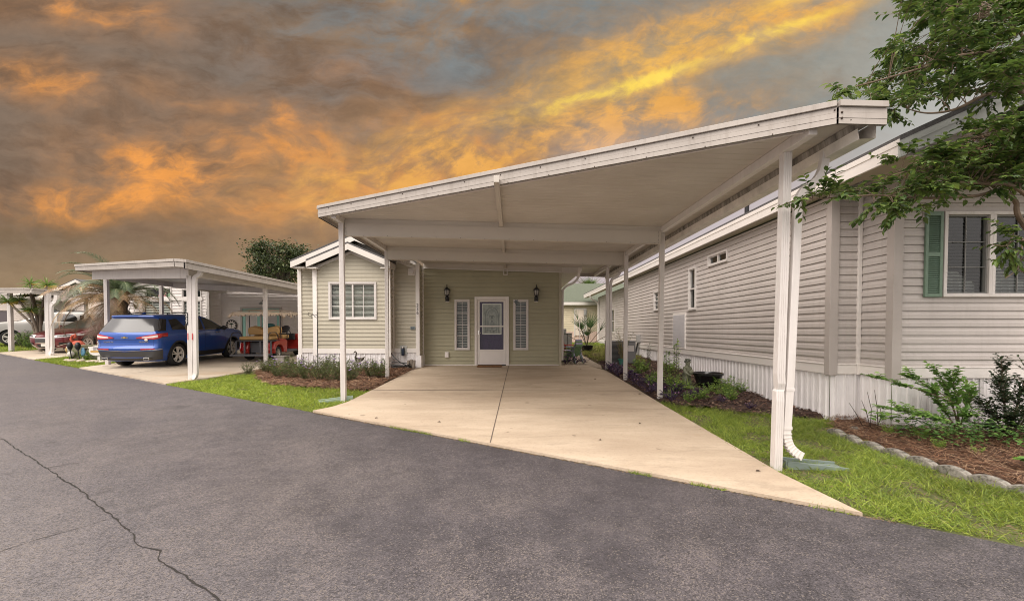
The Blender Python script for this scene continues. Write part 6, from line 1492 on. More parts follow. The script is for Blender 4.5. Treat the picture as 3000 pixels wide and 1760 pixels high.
# ------------------------------------------------------------------ right side yard
t = thing('air_conditioner', 'dark grey air conditioner cabinet behind the teal pot', 'air conditioner', (3.50, 14.9, gz(0, 14.9) + .03))
MACG = mat('ac_grey', (.17, .165, .165), .55, var=.1)
MB().box(-.42, .42, -.36, .36, .02, .70).build('cabinet', MACG, t, bevel=.015); o = MB()
for k in range(15): o.box(-.40, -.02, -.375, -.36, .08 + k * .038, .095 + k * .038)
o.build('grille', mat('ac_dark', (.05, .05, .05), .6), t); o = MB(); o.box(.12, .36, -.368, -.36, .40, .58); o.box(.02, .10, -.367, -.36, .30, .45); o.build('data_label', mat('label', (.5, .46, .44), .6), t)
o = MB(); o.box(-.43, .43, -.37, .37, .70, .73); o.build('lid', MACG, t, bevel=.01)
t = thing('conduit_box', 'small grey disconnect box and conduit on the taupe wall by the skirting', 'electric box', (4.78, 17.4, 1.1)); MB().box(-.06, .06, -.10, .10, .08, .36).build('box', mat('meter_grey', (.36, .35, .34), .5), t, bevel=.006); o = MB(); o.tube([(0, 0, .08), (0, 0, -.55)], .035, 8); o.build('conduit', mat('meter_grey', (.36, .35, .34), .5), t); o = MB(); o.tube([(-.05, -.10, .05), (-.10, -.12, -.2), (-.16, -.15, -.5)], .03, 6); o.build('cable', MBLACK, t)
t = thing('plant_pot', 'teal pot holding a tall dried plant in front of the air conditioner', 'plant pot', (3.42, 14.15, gz(0, 14.15) + .02))
o = MB(); o.lathe([(.10, 0), (.13, .19), (.155, .19), (.16, .23), (.14, .23), (.13, .20)], (0, 0, 0), 20); o.build('pot', mat('teal_pot', (.06, .23, .18), .5), t, autosm=.6)
o = MB()
for k in range(40):
    a = R.uniform(0, 2 * PI); s_ = R.uniform(.05, .3); o.cur = 0 if R.random() < .5 else 1; p0 = Vector((R.uniform(-.06, .06), R.uniform(-.06, .06), .2)); L_ = R.uniform(.3, .95); tip = p0 + Vector((math.cos(a) * s_, math.sin(a) * s_, L_)); o.tube([p0, p0.lerp(tip, .5) + Vector((0, 0, .05)), tip], [.005, .004, .002], 4)
    for q in range(5): pp = p0.lerp(tip, R.uniform(.4, 1)); o.leaf(pp, (R.uniform(-1, 1), R.uniform(-1, 1), R.uniform(-.6, .6)), (0, 0, 1), .07, .02)
o.build('dried_plant', [mat('dry_tan', (.26, .19, .09), .85), mat('dry_green', (.13, .14, .05), .8)], t)
t = thing('tub_planter', 'wide black plastic tub planter against the white skirting', 'planter', (4.25, 9.95, gz(0, 9.9) + .05))
o = MB(); o.lathe([(.20, .0), (.26, .16), (.262, .175), (.27, .18), (.29, .255), (.295, .26), (.315, .262), (.318, .31), (.30, .312), (.28, .29), (.255, .2)], (0, 0, 0), 28); o.build('tub', mat('gloss_tub', (.008, .008, .009), .25, spec=.6), t, autosm=.6); o = MB(); o.lathe([(.001, .24), (.27, .25)], (0, 0, 0), 20); o.build('earth', MBARKB, t)
# stone child statue
def skin_obj(name, nodes, edges, m, parent, levels=2, root=0):
    me = bpy.data.meshes.new(name); me.from_pydata([n[0] for n in nodes], edges, []); o = bpy.data.objects.new(name, me); COL.objects.link(o)
    o.modifiers.new('skin', 'SKIN'); sv = me.skin_vertices[0].data
    for i, n in enumerate(nodes): sv[i].radius = (n[1], n[2] if len(n) > 2 else n[1]); sv[i].use_root = (i == root)
    sb = o.modifiers.new('sub', 'SUBSURF'); sb.levels = sb.render_levels = levels
    me.materials.append(m); o.parent = parent
    bpy.context.view_layer.update(); m2 = bpy.data.meshes.new_from_object(o.evaluated_get(bpy.context.evaluated_depsgraph_get())); o.modifiers.clear(); o.data = m2
    m2.polygons.foreach_set('use_smooth', [True] * len(m2.polygons)); return o
m, nt, b = nodes_of('mossy_stone'); tcx = nt.nodes.new('ShaderNodeTexCoord'); nt.links.new(ramp(nt, tnoise(nt, tcx.outputs['Object'], 9, 6, .7), [(.3, (.05, .055, .035)), (.48, (.17, .175, .115)), (.68, (.33, .325, .25))]), b.inputs['Base Color']); b.inputs['Roughness'].default_value = .9; bumpn(nt, b, tnoise(nt, tcx.outputs['Object'], 50, 5), .5, .01); MSTONE = m
t = thing('garden_statue', 'mossy stone statue of a curly haired child hugging a bundle', 'statue', (3.80, 9.95, gz(0, 9.95) + .04), .5)
nd = [((0, 0, .26), .085, .07), ((0, .0, .36), .085, .065), ((0, -.005, .44), .075, .055), ((0, -.01, .475), .03, .03), ((0, -.02, .53), .058, .062), ((0, -.015, .575), .05, .056),
      ((.085, -.005, .435), .030), ((.115, -.03, .35), .027), ((.05, -.10, .31), .022), ((.01, -.105, .30), .018), ((-.085, -.005, .435), .030), ((-.115, -.03, .34), .027), ((-.05, -.10, .275), .022), ((0, -.11, .265), .018),
      ((.045, 0, .20), .055), ((.05, -.01, .10), .042), ((.05, -.005, .03), .034), ((.055, -.06, .012), .022), ((-.045, .0, .20), .055), ((-.05, .02, .10), .042), ((-.045, .03, .03), .034), ((-.05, -.03, .012), .022)]
ed = [(0, 1), (1, 2), (2, 3), (3, 4), (4, 5), (2, 6), (6, 7), (7, 8), (8, 9), (2, 10), (10, 11), (11, 12), (12, 13), (0, 14), (14, 15), (15, 16), (16, 17), (0, 18), (18, 19), (19, 20), (20, 21)]
skin_obj('figure', nd, ed, MSTONE, t)
o = MB()
for k in range(44):
    a = R.uniform(0, 2 * PI); e_ = R.uniform(-.2, 1.3); p = Vector((math.cos(a) * math.cos(e_) * .058, -.012 + math.sin(a) * math.cos(e_) * .062, .56 + math.sin(e_) * .055))
    if math.sin(a) < -.55 and e_ < .35: continue
    o.ball(p, R.uniform(.014, .022), 7, 5)
o.build('hair', mat('stone_dark', (.12, .125, .10), .9, var=.5, vscale=20), t, smooth=True)
o = MB(); o.ball((0, -.085, .545), .010, 6, 5); o.ball((.022, -.077, .555), .007, 6, 4); o.ball((-.022, -.077, .555), .007, 6, 4); o.ball((0, -.077, .52), .012, 6, 4, (1, .5, .4)); o.build('face', MSTONE, t, smooth=True)
o = MB(); o.ball((.01, -.10, .335), .055, 10, 7, (1, .7, 1)); o.prism([(-.09, -.02, .30), (.09, -.02, .30), (.12, -.03, .08), (-.07, -.03, .06)], (0, .09, 0)); o.build('bundle_and_drape', MSTONE, t, smooth=True, bevel=.015)
o = MB(); o.lathe([(.16, -.04), (.16, .01), (.14, .018)], (0, 0, 0), 18); o.build('plinth', MSTONE, t)
# stacked plastic chairs
MLAV = mat('lavender_plastic', (.36, .34, .46), .5); MGRN = mat('green_plastic', (.16, .27, .13), .5)
def chair_parts(t, m):
    o = MB()
    for k in range(5): x = -.20 + k * .10; o.hexa([(x - .045, .20, .36), (x + .045, .20, .36), (x + .045, .225, .36), (x - .045, .225, .36), (x - .04, .38, .90), (x + .04, .38, .90), (x + .04, .405, .90), (x - .04, .405, .90)])
    o.box(-.26, .26, .37, .41, .86, .95); o.build('backrest', m, t, bevel=.008)
    o = MB()
    for k in range(5): o.hexa([(-.24, -.28 + k * .10, .40 - k * .012), (.24, -.28 + k * .10, .40 - k * .012), (.24, -.19 + k * .10, .389 - k * .012), (-.24, -.19 + k * .10, .389 - k * .012), (-.24, -.28 + k * .10, .42 - k * .012), (.24, -.28 + k * .10, .42 - k * .012), (.24, -.19 + k * .10, .409 - k * .012), (-.24, -.19 + k * .10, .409 - k * .012)])
    o.build('seat', m, t, bevel=.006)
    for s_ in (-1, 1):
        o = MB(); o.box(s_ * .30 - .05, s_ * .30 + .05, -.34, .34, .55, .575); o.build('armrest', m, t, bevel=.008)
        o = MB(); o.bar((s_ * .27, -.26, .56), (s_ * .29, -.33, 0), .06, .04); o.build('leg', m, t); o = MB(); o.bar((s_ * .27, .22, .56), (s_ * .30, .40, 0), .06, .04); o.build('leg', m, t)
words = ['lowest', 'second', 'third', 'topmost']
for k in range(4):
    m = MLAV if k % 2 else MGRN; cn = 'lavender' if k % 2 else 'green'
    t = thing('lawn_chair', f'{cn} plastic lawn chair, {words[k]} in the stack beside the olive house corner', 'chair', (1.94, 15.15 + .02 * k, gz(0, 15.2) + .055 * k), PI + .9, group='stacked plastic lawn chairs'); chair_parts(t, m); t.scale = (.8, .8, .66)
t = thing('lawn_chair', 'red plastic chair back showing behind the stacked lawn chairs', 'chair', (2.16, 17.2, gz(0, 17.2) + .02), 1.5); chair_parts(t, mat('red_plastic', (.32, .035, .025), .5)); t.scale = (.7, .7, .8)
o = MB()
for k in range(4): o.box(-.42 + k * .22, -.22 + k * .22, 0, .5, 0, .62)
o.box(-.44, .46, -.02, .52, .62, .66); o.box(.02, .2, .1, .3, .66, .85); o = o.build('storage_box', mat('grey_planks', (.20, .19, .175), .8, var=.25, vscale=5), bevel=.01); o.location = (2.3, 21, gz(0, 21) + .1); tag(o, 'grey plank storage box behind the stacked lawn chairs', 'box')

# ------------------------------------------------------------------ plants
def gmat(name, col, isl=.35, sub=.3, rough=.5): return mat(name, col, rough, island=isl, sub=sub)
ML1 = gmat('leaf_mid', (.17, .28, .06)); ML2 = gmat('leaf_dark', (.05, .085, .025)); ML3 = gmat('leaf_fresh', (.30, .43, .08)); MPUR = gmat('leaf_purple', (.050, .026, .066)); MPUR2 = gmat('leaf_purple_pale', (.07, .042, .088)); MSTEM = mat('stem', (.10, .075, .045), .8); MFLW = mat('petal_lilac', (.42, .27, .62), .6, sub=.3)  # second purple is a paler leaf tone, mixed in at random
def rdir(lo=-.2, hi=1.0):
    a = R.uniform(0, 2 * PI); z = R.uniform(lo, hi); c = math.sqrt(max(.01, 1 - min(1, z * z))); return Vector((math.cos(a) * c, math.sin(a) * c, z)).normalized()
ORD = ['first', 'second', 'third', 'fourth', 'fifth', 'sixth', 'seventh', 'eighth', 'ninth', 'tenth', 'eleventh', 'twelfth', 'thirteenth', 'fourteenth', 'fifteenth', 'sixteenth', 'seventeenth', 'eighteenth']
def clump(kind):
    o = MB(); f = MB()
    if kind == 'petunia':
        for k in range(34):
            a = R.uniform(0, 2 * PI); r0 = R.uniform(0, .16); p = Vector((r0 * math.cos(a), r0 * math.sin(a), 0)); L_ = R.uniform(.28, .52); tip = p + Vector((math.cos(a) * R.uniform(.05, .28), math.sin(a) * R.uniform(.05, .28), L_)); o.cur = 2; o.tube([p, p.lerp(tip, .5) + Vector((0, 0, .03)), tip], [.004, .003, .002], 3, caps=False)
            for q in range(13):
                t_ = R.uniform(.12, 1); pp = p.lerp(tip, t_); o.cur = 0 if R.random() < .6 else 1; o.leaf(pp, rdir(-.1, .8), (0, 0, 1), R.uniform(.06, .12), R.uniform(.013, .02))
            if R.random() < .14: 
                for q in range(5): aa = q * 2 * PI / 5; f.leaf(tip + Vector((0, 0, .02)), (math.cos(aa), math.sin(aa) - .4, .35), (0, -.3, 1), .038, .04, .1)
    elif kind == 'purple':
        for k in range(44):
            a = R.uniform(0, 2 * PI); r0 = R.uniform(0, .15); h_ = R.uniform(.03, .16); p = Vector((r0 * math.cos(a), r0 * math.sin(a), h_)); o.cur = 0 if R.random() < .7 else 1
            d = Vector((math.cos(a + R.uniform(-.6, .6)), math.sin(a + R.uniform(-.6, .6)), R.uniform(.1, 1.0))); o.leaf2(p, d, (0, 0, 1), R.uniform(.09, .17), R.uniform(.02, .032), .3)
        for k in range(10): a = R.uniform(0, 2 * PI); o.cur = 1; o.tube([(0, 0, 0), (.12 * math.cos(a), .12 * math.sin(a), .12)], .006, 4)
        for k in range(2): f.ball((R.uniform(-.12, .12), R.uniform(-.12, .12), .17), .010, 5, 4)
    elif kind == 'weed':
        for k in range(26):
            a = R.uniform(0, 2 * PI); L_ = R.uniform(.08, .26); tip = Vector((math.cos(a) * R.uniform(.05, .2), math.sin(a) * R.uniform(.05, .2), L_)); o.cur = 0; o.tube([(0, 0, 0), tip], [.003, .0015], 3, caps=False)
            for q in range(9): o.cur = 0 if R.random() < .6 else 1; o.leaf(tip * R.uniform(.4, 1), rdir(-.1, .6), (0, 0, 1), R.uniform(.025, .055), R.uniform(.016, .03))
    elif kind == 'tuft':
        for k in range(60): o.cur = 0 if R.random() < .6 else 1; a = R.uniform(0, 2 * PI); t_ = R.uniform(.5, 1.4); o.blade((R.uniform(-.05, .05), R.uniform(-.05, .05), 0), (math.cos(a) * math.cos(t_), math.sin(a) * math.cos(t_), math.sin(t_)), R.uniform(.15, .34), .008, .55)
    elif kind == 'upright':
        for s_ in range(3):
            x0, y0 = R.uniform(-.09, .09), R.uniform(-.06, .06); H = R.uniform(.65, .95); o.cur = 2; top_ = Vector((x0 + R.uniform(-.05, .05), y0, H)); o.tube([(x0, y0, 0), top_], [.007, .003], 5)
            for q in range(36):
                t_ = .15 + .85 * q / 36; p = Vector((x0, y0, 0)).lerp(top_, t_); a = q * 2.4; o.cur = 0 if R.random() < .7 else 1; o.leaf2(p, (math.cos(a), math.sin(a), R.uniform(-.1, .5)), (0, 0, 1), R.uniform(.08, .13) * (1.15 - .5 * t_), R.uniform(.03, .042), .2)
            for q in range(7): o.ball(top_ + Vector((R.uniform(-.02, .02), R.uniform(-.02, .02), R.uniform(-.02, .06))), .010, 5, 4)
    return o, f
def plants(kind, name, mats, fm, spots, label, cat, group, protos=3, part='foliage'):
    pr = []
    for i, (x, y, s_) in enumerate(spots):
        lb = label[i] if isinstance(label, list) else label
        loc = (x, y, gz(x, y) + .035); rz = R.uniform(0, 6.28)
        if i < protos:
            o, f = clump(kind); t = thing(name, lb, cat, loc, rz, group); o.build(part, mats, t)
            if f.f: f.build('flower' if kind != 'purple' else 'tiny_flowers', fm, t)
            pr.append(t)
        else: t = copy_thing(pr[i % protos], loc, rz, lb)
        t.scale = (s_, s_, s_)
sp_ = []
for x, y in ((-6.55, 12.35), (-6.1, 12.0), (-5.75, 11.5), (-5.35, 11.25), (-4.95, 11.1), (-4.5, 10.95), (-4.1, 10.9), (-3.7, 10.85), (-6.0, 12.6), (-5.5, 12.2), (-5.0, 11.9), (-4.5, 11.75), (-4.0, 11.65), (-3.6, 11.6), (-3.3, 11.4), (-4.7, 12.5), (-4.1, 12.4), (-3.55, 12.35), (-5.2, 12.7)): sp_.append((x + R.uniform(-.1, .1), y + R.uniform(-.1, .1), R.uniform(.7, .95)))
plants('petunia', 'wild_petunia', [gmat('petunia_leaf', (.14, .18, .055)), gmat('petunia_leaf_dark', (.07, .10, .032)), MSTEM], MFLW, sp_, [f'lilac flowered clump under the bay window, {ORD[k]} from the lawn side in the {row} row' for row, n in (('front', 8), ('middle', 7), ('back', 4)) for k in range(n)], 'flowering plant', 'lilac petunia clumps in the front bed')
plants('petunia', 'wild_petunia', [gmat('petunia_leaf', (.14, .18, .055)), gmat('petunia_leaf_dark', (.07, .10, .032)), MSTEM], MFLW, [(-7.0, 12.15, .62), (-6.85, 12.75, .6)], ['low lilac flowered clump at the front left tip of the bed', 'low lilac flowered clump at the rear left end of the bed'], 'flowering plant', 'low clumps at the left end of the bed')
pp = [(2.83, 13.05, 1.15), (2.75, 12.6, 1.2), (2.9, 12.2, 1.1), (2.72, 11.75, 1.1), (3.0, 11.55, 1.0), (2.85, 10.75, 1.1), (3.1, 10.4, 1.0), (2.8, 10.1, .9), (3.05, 9.6, 1.0), (2.78, 9.2, 1.15), (2.95, 8.9, 1.0), (3.25, 9.1, 1.1), (2.9, 8.35, 1.0), (3.35, 8.6, .8), (3.75, 8.2, .6), (4.0, 7.7, .5), (3.6, 9.0, .8)]
plants('purple', 'purple_heart', [MPUR, MPUR2], mat('pink_dot', (.5, .25, .45), .6), pp, [f'dark purple strap leaved plant by the driveway edge, {ORD[k]} from the garden path end' for k in range(17)], 'purple plant', 'purple heart plants along the driveway')
plants('purple', 'purple_heart', [MPUR, MPUR2], mat('pink_dot', (.5, .25, .45), .6), [(1.72, 14.55, 1.3), (2.02, 14.6, 1.2), (2.3, 14.75, .9)], ['dark purple plant touching the olive house corner board', 'dark purple plant in the middle under the lawn chairs', 'dark purple plant beside the garden path'], 'purple plant', 'purple heart plants under the lawn chairs')
wp = [(3.2, 11.9, 1.2), (3.4, 10.9, 1.1), (3.15, 10.0, 1.3), (3.45, 9.75, 1.3), (3.35, 9.35, 1.2), (3.95, 9.15, .9), (4.3, 9.1, .9), (4.45, 9.55, 1.3), (4.6, 9.2, 1.1), (4.2, 8.9, .9), (3.5, 8.5, 1.0), (3.2, 8.25, .8), (4.0, 8.4, .9), (3.0, 9.85, 1.0), (3.6, 12.5, 1.2), (4.2, 12.3, 1.5), (3.7, 13.4, 1.4)]
plants('weed', 'green_weed', [ML1, ML3], MFLW, sorted(wp, key=lambda q: -q[1]), [f'small fresh green weed in the side bed mulch, {ORD[k]} from the air conditioner end' for k in range(17)], 'weed', 'green weeds in the side bed')
plants('tuft', 'grass_tuft', [ML3, ML1], MFLW, [(3.45, 9.55, 1.0), (4.05, 9.0, .8), (2.98, 8.72, .9), (3.7, 9.6, 1.1)], ['tall grass tuft beside the stone statue feet', 'bright grass tuft in front of the black tub', 'grass tuft at the second slim carport post', 'yellowish grass tuft behind the stone statue'], 'grass tuft', 'grass tufts in the side bed')
plants('upright', 'tall_plant', [ML1, ML3, MSTEM], MFLW, [(3.42, 10.05, 1.0), (3.62, 10.05, 1.05)], ['tall upright leafy plant just behind the second slim post', 'tall upright leafy plant closest to the statue'], 'plant', 'tall leafy stems beside the statue', protos=2)
plants('upright', 'tall_plant', [ML2, MPUR, MSTEM], MFLW, [(4.05, 13.6, .75)], ['dark wispy seedling plant in front of the conduit and skirting'], 'plant', None, protos=1)

# pine straw bed on the right: sapling, azalea, weeds, stones
def woody(base, tips, r0, leafn, L_, W_, m, stem_m, t, name='foliage', spread=.5, droop=-.05, up=.6, twigs=5):
    st, lf = MB(), MB(); base = Vector(base)
    for tip in tips:
        tip = Vector(tip); mid = base.lerp(tip, .5) + Vector((R.uniform(-.04, .04), R.uniform(-.04, .04), .05)); pts = [base * (1 - s_) ** 2 + mid * 2 * s_ * (1 - s_) + tip * s_ * s_ for s_ in [i / 7 for i in range(8)]]
        st.tube(pts, [r0 * (1 - .8 * i / 7) for i in range(8)], 6)
        for k in range(leafn):
            s_ = R.uniform(.35, 1.0); i = min(6, int(s_ * 7)); p = pts[i].lerp(pts[i + 1], s_ * 7 - i); ax = (pts[i + 1] - pts[i]).normalized()
            d = (ax * .5 + Vector((R.uniform(-1, 1), R.uniform(-1, 1), R.uniform(-.3, .4))) * spread).normalized(); ln = R.uniform(.06, .2); q = p + d * ln
            st.tube([p, q], [.003, .0015], 3, caps=False)
            for j in range(6):
                pp_ = p.lerp(q, (j + 1) / 6); sd2 = d.cross(Vector((0, 0, 1))) * (1 if j % 2 else -1) + d * .5 + Vector((0, 0, droop)); lf.leaf2(pp_, sd2, Vector((R.uniform(-.4, .4), R.uniform(-.4, .4), 1)), L_ * R.uniform(.7, 1.2), W_ * R.uniform(.8, 1.2))
    st.build('stems', stem_m, t); return lf.build(name, m, t)
B = Vector((5.88, 6.0, gz(0, 6.0) + .06)); t = thing('sapling', 'leafy green sapling arching over the pine straw by the skirting', 'sapling', B)
P0 = lambda px, py, Y: at(px, py, Y) - B
MSAP = gmat('sapling_leaf', (.19, .33, .075), .3, .3); MBRK2 = mat('sapling_bark', (.16, .11, .075), .8)
woody((0, 0, 0), [P0(2742, 1078, 6.05), P0(2790, 1095, 5.95), P0(2735, 1150, 6.0)], .014, 26, .075, .046, MSAP, MBRK2, t, spread=.42)
woody((-.02, 0, .38), [P0(2575, 1108, 5.9), P0(2660, 1100, 5.95)], .008, 20, .075, .048, MSAP, MBRK2, t, 'long_shoot', spread=.28)
woody((0, 0, .08), [P0(2590, 1190, 5.85), P0(2640, 1200, 5.8), P0(2850, 1140, 6.0), P0(2830, 1220, 5.9), P0(2690, 1210, 5.7)], .008, 22, .07, .044, MSAP, MBRK2, t, 'low_shoots', spread=.4)
B = Vector((5.15, 6.45, gz(0, 6.4) + .06)); t = thing('broadleaf_weed', 'bright broad leaved weed with bare twigs at the bay corner', 'weed', B); lf = MB()
for k in range(34): p = Vector((R.uniform(-.2, .22), R.uniform(-.35, .1), R.uniform(.02, .2))); lf.leaf2(p, rdir(-.1, .7), (0, 0, 1), R.uniform(.08, .13), R.uniform(.06, .09))
lf.build('foliage', gmat('weed_broad', (.16, .30, .05), .3), t); st = MB()
for px, py in ((2488, 1180), (2524, 1172), (2541, 1148), (2562, 1142), (2578, 1190)): q = at(px, py, 6.5) - B; st.tube([(q.x * .5 + R.uniform(-.05, .05), 0, -.02), (q.x * .8, .0, q.z * .5), q], [.006, .005, .003], 5)
st.build('bare_twigs', mat('twig', (.055, .035, .025), .8), t)
B = Vector((6.35, 5.85, gz(0, 5.8) + .05)); t = thing('azalea_bush', 'dark leathery azalea bush at the right edge of the straw bed', 'bush', B)
woody((0, 0, 0), [(-.25, -.1, .75), (.0, .1, .95), (-.35, .0, .45), (.25, 0, .9), (.1, -.3, .6), (-.2, -.25, .35), (.4, -.1, .6), (-.45, -.15, .2), (.2, -.4, .3)], .014, 46, .062, .030, gmat('azalea_leaf', (.032, .055, .022), .4, .15), MBRK2, t, spread=.6)
t = thing('ground_cover', 'low green leafy ground cover at the foot of the azalea', 'ground cover', (6.0, 5.6, gz(0, 5.6) + .05)); lf = MB()
for k in range(1100): a = R.uniform(-1.1, .8); b_ = R.uniform(-.35, .4); lf.leaf2((a, b_, R.uniform(.04, .28)), rdir(-.1, .5), (0, 0, 1), R.uniform(.04, .07), R.uniform(.03, .042))
lf.build('foliage', gmat('cover_leaf', (.10, .20, .045), .35), t)
plants('weed', 'green_weed', [ML3, ML1], MFLW, [(5.0, 5.35, .55), (5.25, 5.15, .4), (5.7, 4.9, .4), (4.95, 6.0, .6), (5.2, 5.8, .6)], ['small yellow green weed in the straw near the stone edging', 'tiny weed in the middle of the pine straw', 'tiny weed in the straw below the ground cover', 'low green weed behind the first edging stones', 'low green weed in front of the sapling'], 'weed', 'weeds in the pine straw')
B = Vector((5.25, 4.55, gz(0, 4.5) + .05)); t = thing('seedling', 'young broad leaved seedling in the straw near the picture edge', 'seedling', B)
woody((0, 0, 0), [(.02, 0, .22), (.1, .02, .12), (-.1, .0, .12)], .005, 3, .085, .055, gmat('seedling_leaf', (.11, .22, .035), .25), MSTEM, t, spread=.5)
m, nt, b = nodes_of('edging_concrete'); tcx = nt.nodes.new('ShaderNodeTexCoord'); V = tcx.outputs['Object']; c = ramp(nt, tnoise(nt, V, 14, 8, .75), [(.36, (.035, .032, .026)), (.46, (.17, .155, .13)), (.66, (.34, .315, .275))]); nt.links.new(c, b.inputs['Base Color']); b.inputs['Roughness'].default_value = .95; bumpn(nt, b, tnoise(nt, V, 40, 6), .6, .012); MEDG = m
ed_ = [(4.36, 6.13), (4.33, 5.83), (4.34, 5.52), (4.38, 5.22), (4.42, 4.93), (4.47, 4.64), (4.55, 4.36), (4.65, 4.09), (4.78, 3.83), (4.93, 3.58)]
stone_w = ['first and farthest', 'second', 'third', 'fourth', 'fifth', 'sixth', 'seventh', 'eighth', 'ninth', 'tenth and nearest']
for i, (x, y) in enumerate(ed_):
    o = MB(); nx, nz_ = 10, 4; L_ = .32
    prof = []
    for k in range(nx + 1):
        q = k / nx; prof.append((-L_ / 2 + L_ * q, .015 + .075 * math.sin(PI * (.08 + .84 * q)) ** .7))
    poly = [(a, -.05, h_) for a, h_ in prof] + [(L_ / 2, -.05, -.05), (-L_ / 2, -.05, -.05)]
    o.prism(poly, (0, .10, 0)); o = o.build('edging_stone', MEDG, bevel=.018); nx2 = ed_[min(i + 1, 9)]; pv = ed_[max(i - 1, 0)]
    o.location = (x, y, gz(x, y)); o.rotation_euler = (R.uniform(-.06, .06), R.uniform(-.05, .05), math.atan2(nx2[1] - pv[1], nx2[0] - pv[0])); tag(o, f'mossy scalloped concrete edging stone, {stone_w[i]} along the straw bed border', 'edging stone', 'scalloped edging stones of the straw bed')
o = MB(); o.ball((0, 0, .03), .07, 10, 7, (1.2, .8, .6)); o = o.build('loose_rock', MEDG, smooth=True); o.location = (4.75, 6.35, gz(0, 6.3)); tag(o, 'pale loose rock at the start of the stone edging', 'rock')

# potted palmetto behind
MPALM = gmat('palmetto_leaf', (.075, .13, .045), .3, .25)
def fan(mb, p, d, r, n=18, w=.03, spread=2.4):
    p = Vector(p); d = Vector(d).normalized(); x = d.cross(Vector((0, 0, 1))).normalized(); u_ = x.cross(d)
    for k in range(n):
        a = -spread / 2 + spread * k / (n - 1); dd = d * math.cos(a) + x * math.sin(a) + u_ * R.uniform(-.06, .06); L_ = r * R.uniform(.85, 1.05)
        mb.blade(p, dd + Vector((0, 0, -.05)), L_, w, .25, side=x * math.cos(a) - d * math.sin(a))
t = thing('potted_palmetto', 'fan leaved palmetto in a black pot by the garden path', 'potted palm', (3.15, 19.3, gz(0, 19.3) + .05)); o = MB(); o.lathe([(.2, 0), (.26, .24), (.28, .26), (.24, .24)], (0, 0, 0), 16); o.build('pot', MBLACK, t, autosm=.6); lf, st = MB(), MB()
for k in range(11):
    a = R.uniform(0, 2 * PI); e_ = R.uniform(.45, 1.35); L_ = R.uniform(.7, 1.35); d = Vector((math.cos(a) * math.cos(e_), math.sin(a) * math.cos(e_) * .6, math.sin(e_))); st.tube([(0, 0, .2), d * L_ * .6 + Vector((0, 0, .2)), d * L_ + Vector((0, 0, .18))], .012, 5); fan(lf, d * L_ + Vector((0, 0, .18)), d + Vector((0, 0, .25)), .66, 11, .03, 1.5)
st.build('stems', MSTEM, t); lf.build('fronds', MPALM, t)
o = MB(); o.tube([(2.72, 18.6, gz(0, 18.6)), (2.74, 18.6, gz(0, 18.6) + 1.3)], .014, 6); tag(o.build('garden_stake', MWV), 'thin white garden stake in front of the potted palmetto', 'stake')

# ------------------------------------------------------------------ trees
def frond(lf, base, az, el, L_, n=34, leaf=.42, w=.03, droop=1.3, cur=0, dl=.5):
    base = Vector(base); h_ = Vector((math.cos(az), math.sin(az), 0)); p = base.copy(); e_ = el; pts = [p.copy()]
    for i in range(n):
        p = p + (h_ * math.cos(e_) + Vector((0, 0, 1)) * math.sin(e_)) * L_ / n; e_ -= droop / n * (1.6 * i / n + .2); pts.append(p.copy())
    lf.cur = 2; lf.tube(pts[::4] + [pts[-1]], [.022 * (1 - .8 * i / (len(pts[::4]))) for i in range(len(pts[::4]) + 1)], 4, caps=False); lf.cur = cur
    side = Vector((-h_.y, h_.x, 0))
    for i in range(5, n + 1):
        q = i / n; ax = (pts[i] - pts[i - 1]).normalized(); upv = side.cross(ax)
        for s_ in (-1, 1):
            d = (ax * .75 + side * s_ * .75 + upv * .45 * (1 if upv.z > 0 else -1) * (1 - dl) + Vector((0, 0, -.25 * dl))).normalized(); lf.blade(pts[i], d, leaf * (1 - .55 * abs(q - .45)) * R.uniform(.8, 1.1), w, dl, side=ax)
B = Vector((-14.5, 17.0, gz(0, 17) + .22)); t = thing('jelly_palm', 'grey green jelly palm with drooping tan dead fronds behind the blue car', 'palm tree', B); t.scale = (.88, .88, .95)
o = MB(); o.lathe([(.30, -.25), (.26, .3), (.24, 1.0), (.27, 1.7), (.30, 2.1), (.15, 2.3)], (0, 0, 0), 14)
for k in range(70): a = k * 2.4; z = .2 + 1.9 * k / 70; o.leaf2((.24 * math.cos(a), .24 * math.sin(a), z), (math.cos(a) * .5, math.sin(a) * .5, .8), (math.cos(a), math.sin(a), 0), .28, .12)
o.build('trunk', mat('palm_trunk', (.10, .075, .055), .95, var=.4, vscale=8), t, autosm=.5)
gf, df = MB(), MB()
for k in range(36): frond(gf, (0, 0, 2.15), k * 2.4 + R.uniform(-.2, .2), R.uniform(.35, 1.35), R.uniform(1.7, 2.4), droop=R.uniform(1.3, 2.1), n=46, cur=0 if R.random() < .7 else 1, leaf=.5, w=.032)
for k in range(24): frond(df, (0, 0, 2.0), (-3.3 + k * .19 if k < 16 else k * 2.4) + R.uniform(-.2, .2), R.uniform(-.5, .6), R.uniform(1.6, 2.7), droop=R.uniform(1.2, 2.4), n=46, cur=0 if R.random() < .6 else 1, leaf=.55, w=.024, dl=.9)
for k in range(16): frond(df, (0, 0, 1.9), k * 2.4, R.uniform(-1.2, -.6), R.uniform(1.0, 1.5), n=20, droop=.8, cur=1, leaf=.35, w=.03, dl=1.0)
gf.build('crown', [gmat('jelly_green', (.20, .235, .15), .25, .2), gmat('jelly_green_deep', (.09, .13, .055), .25, .2), mat('rachis', (.25, .24, .14), .6)], t); df.build('dead_fronds', [gmat('frond_tan', (.36, .235, .115), .3, .15), gmat('frond_brown', (.21, .15, .105), .3, .15), mat('rachis_brown', (.2, .14, .09), .7)], t)
B = Vector((-20.6, 19.6, gz(0, 19.6))); t = thing('yucca', 'yellow green yucca tree with spiky rosettes above the far carport', 'yucca', B); t.scale = (.95, .95, .93); st, lf = MB(), MB()
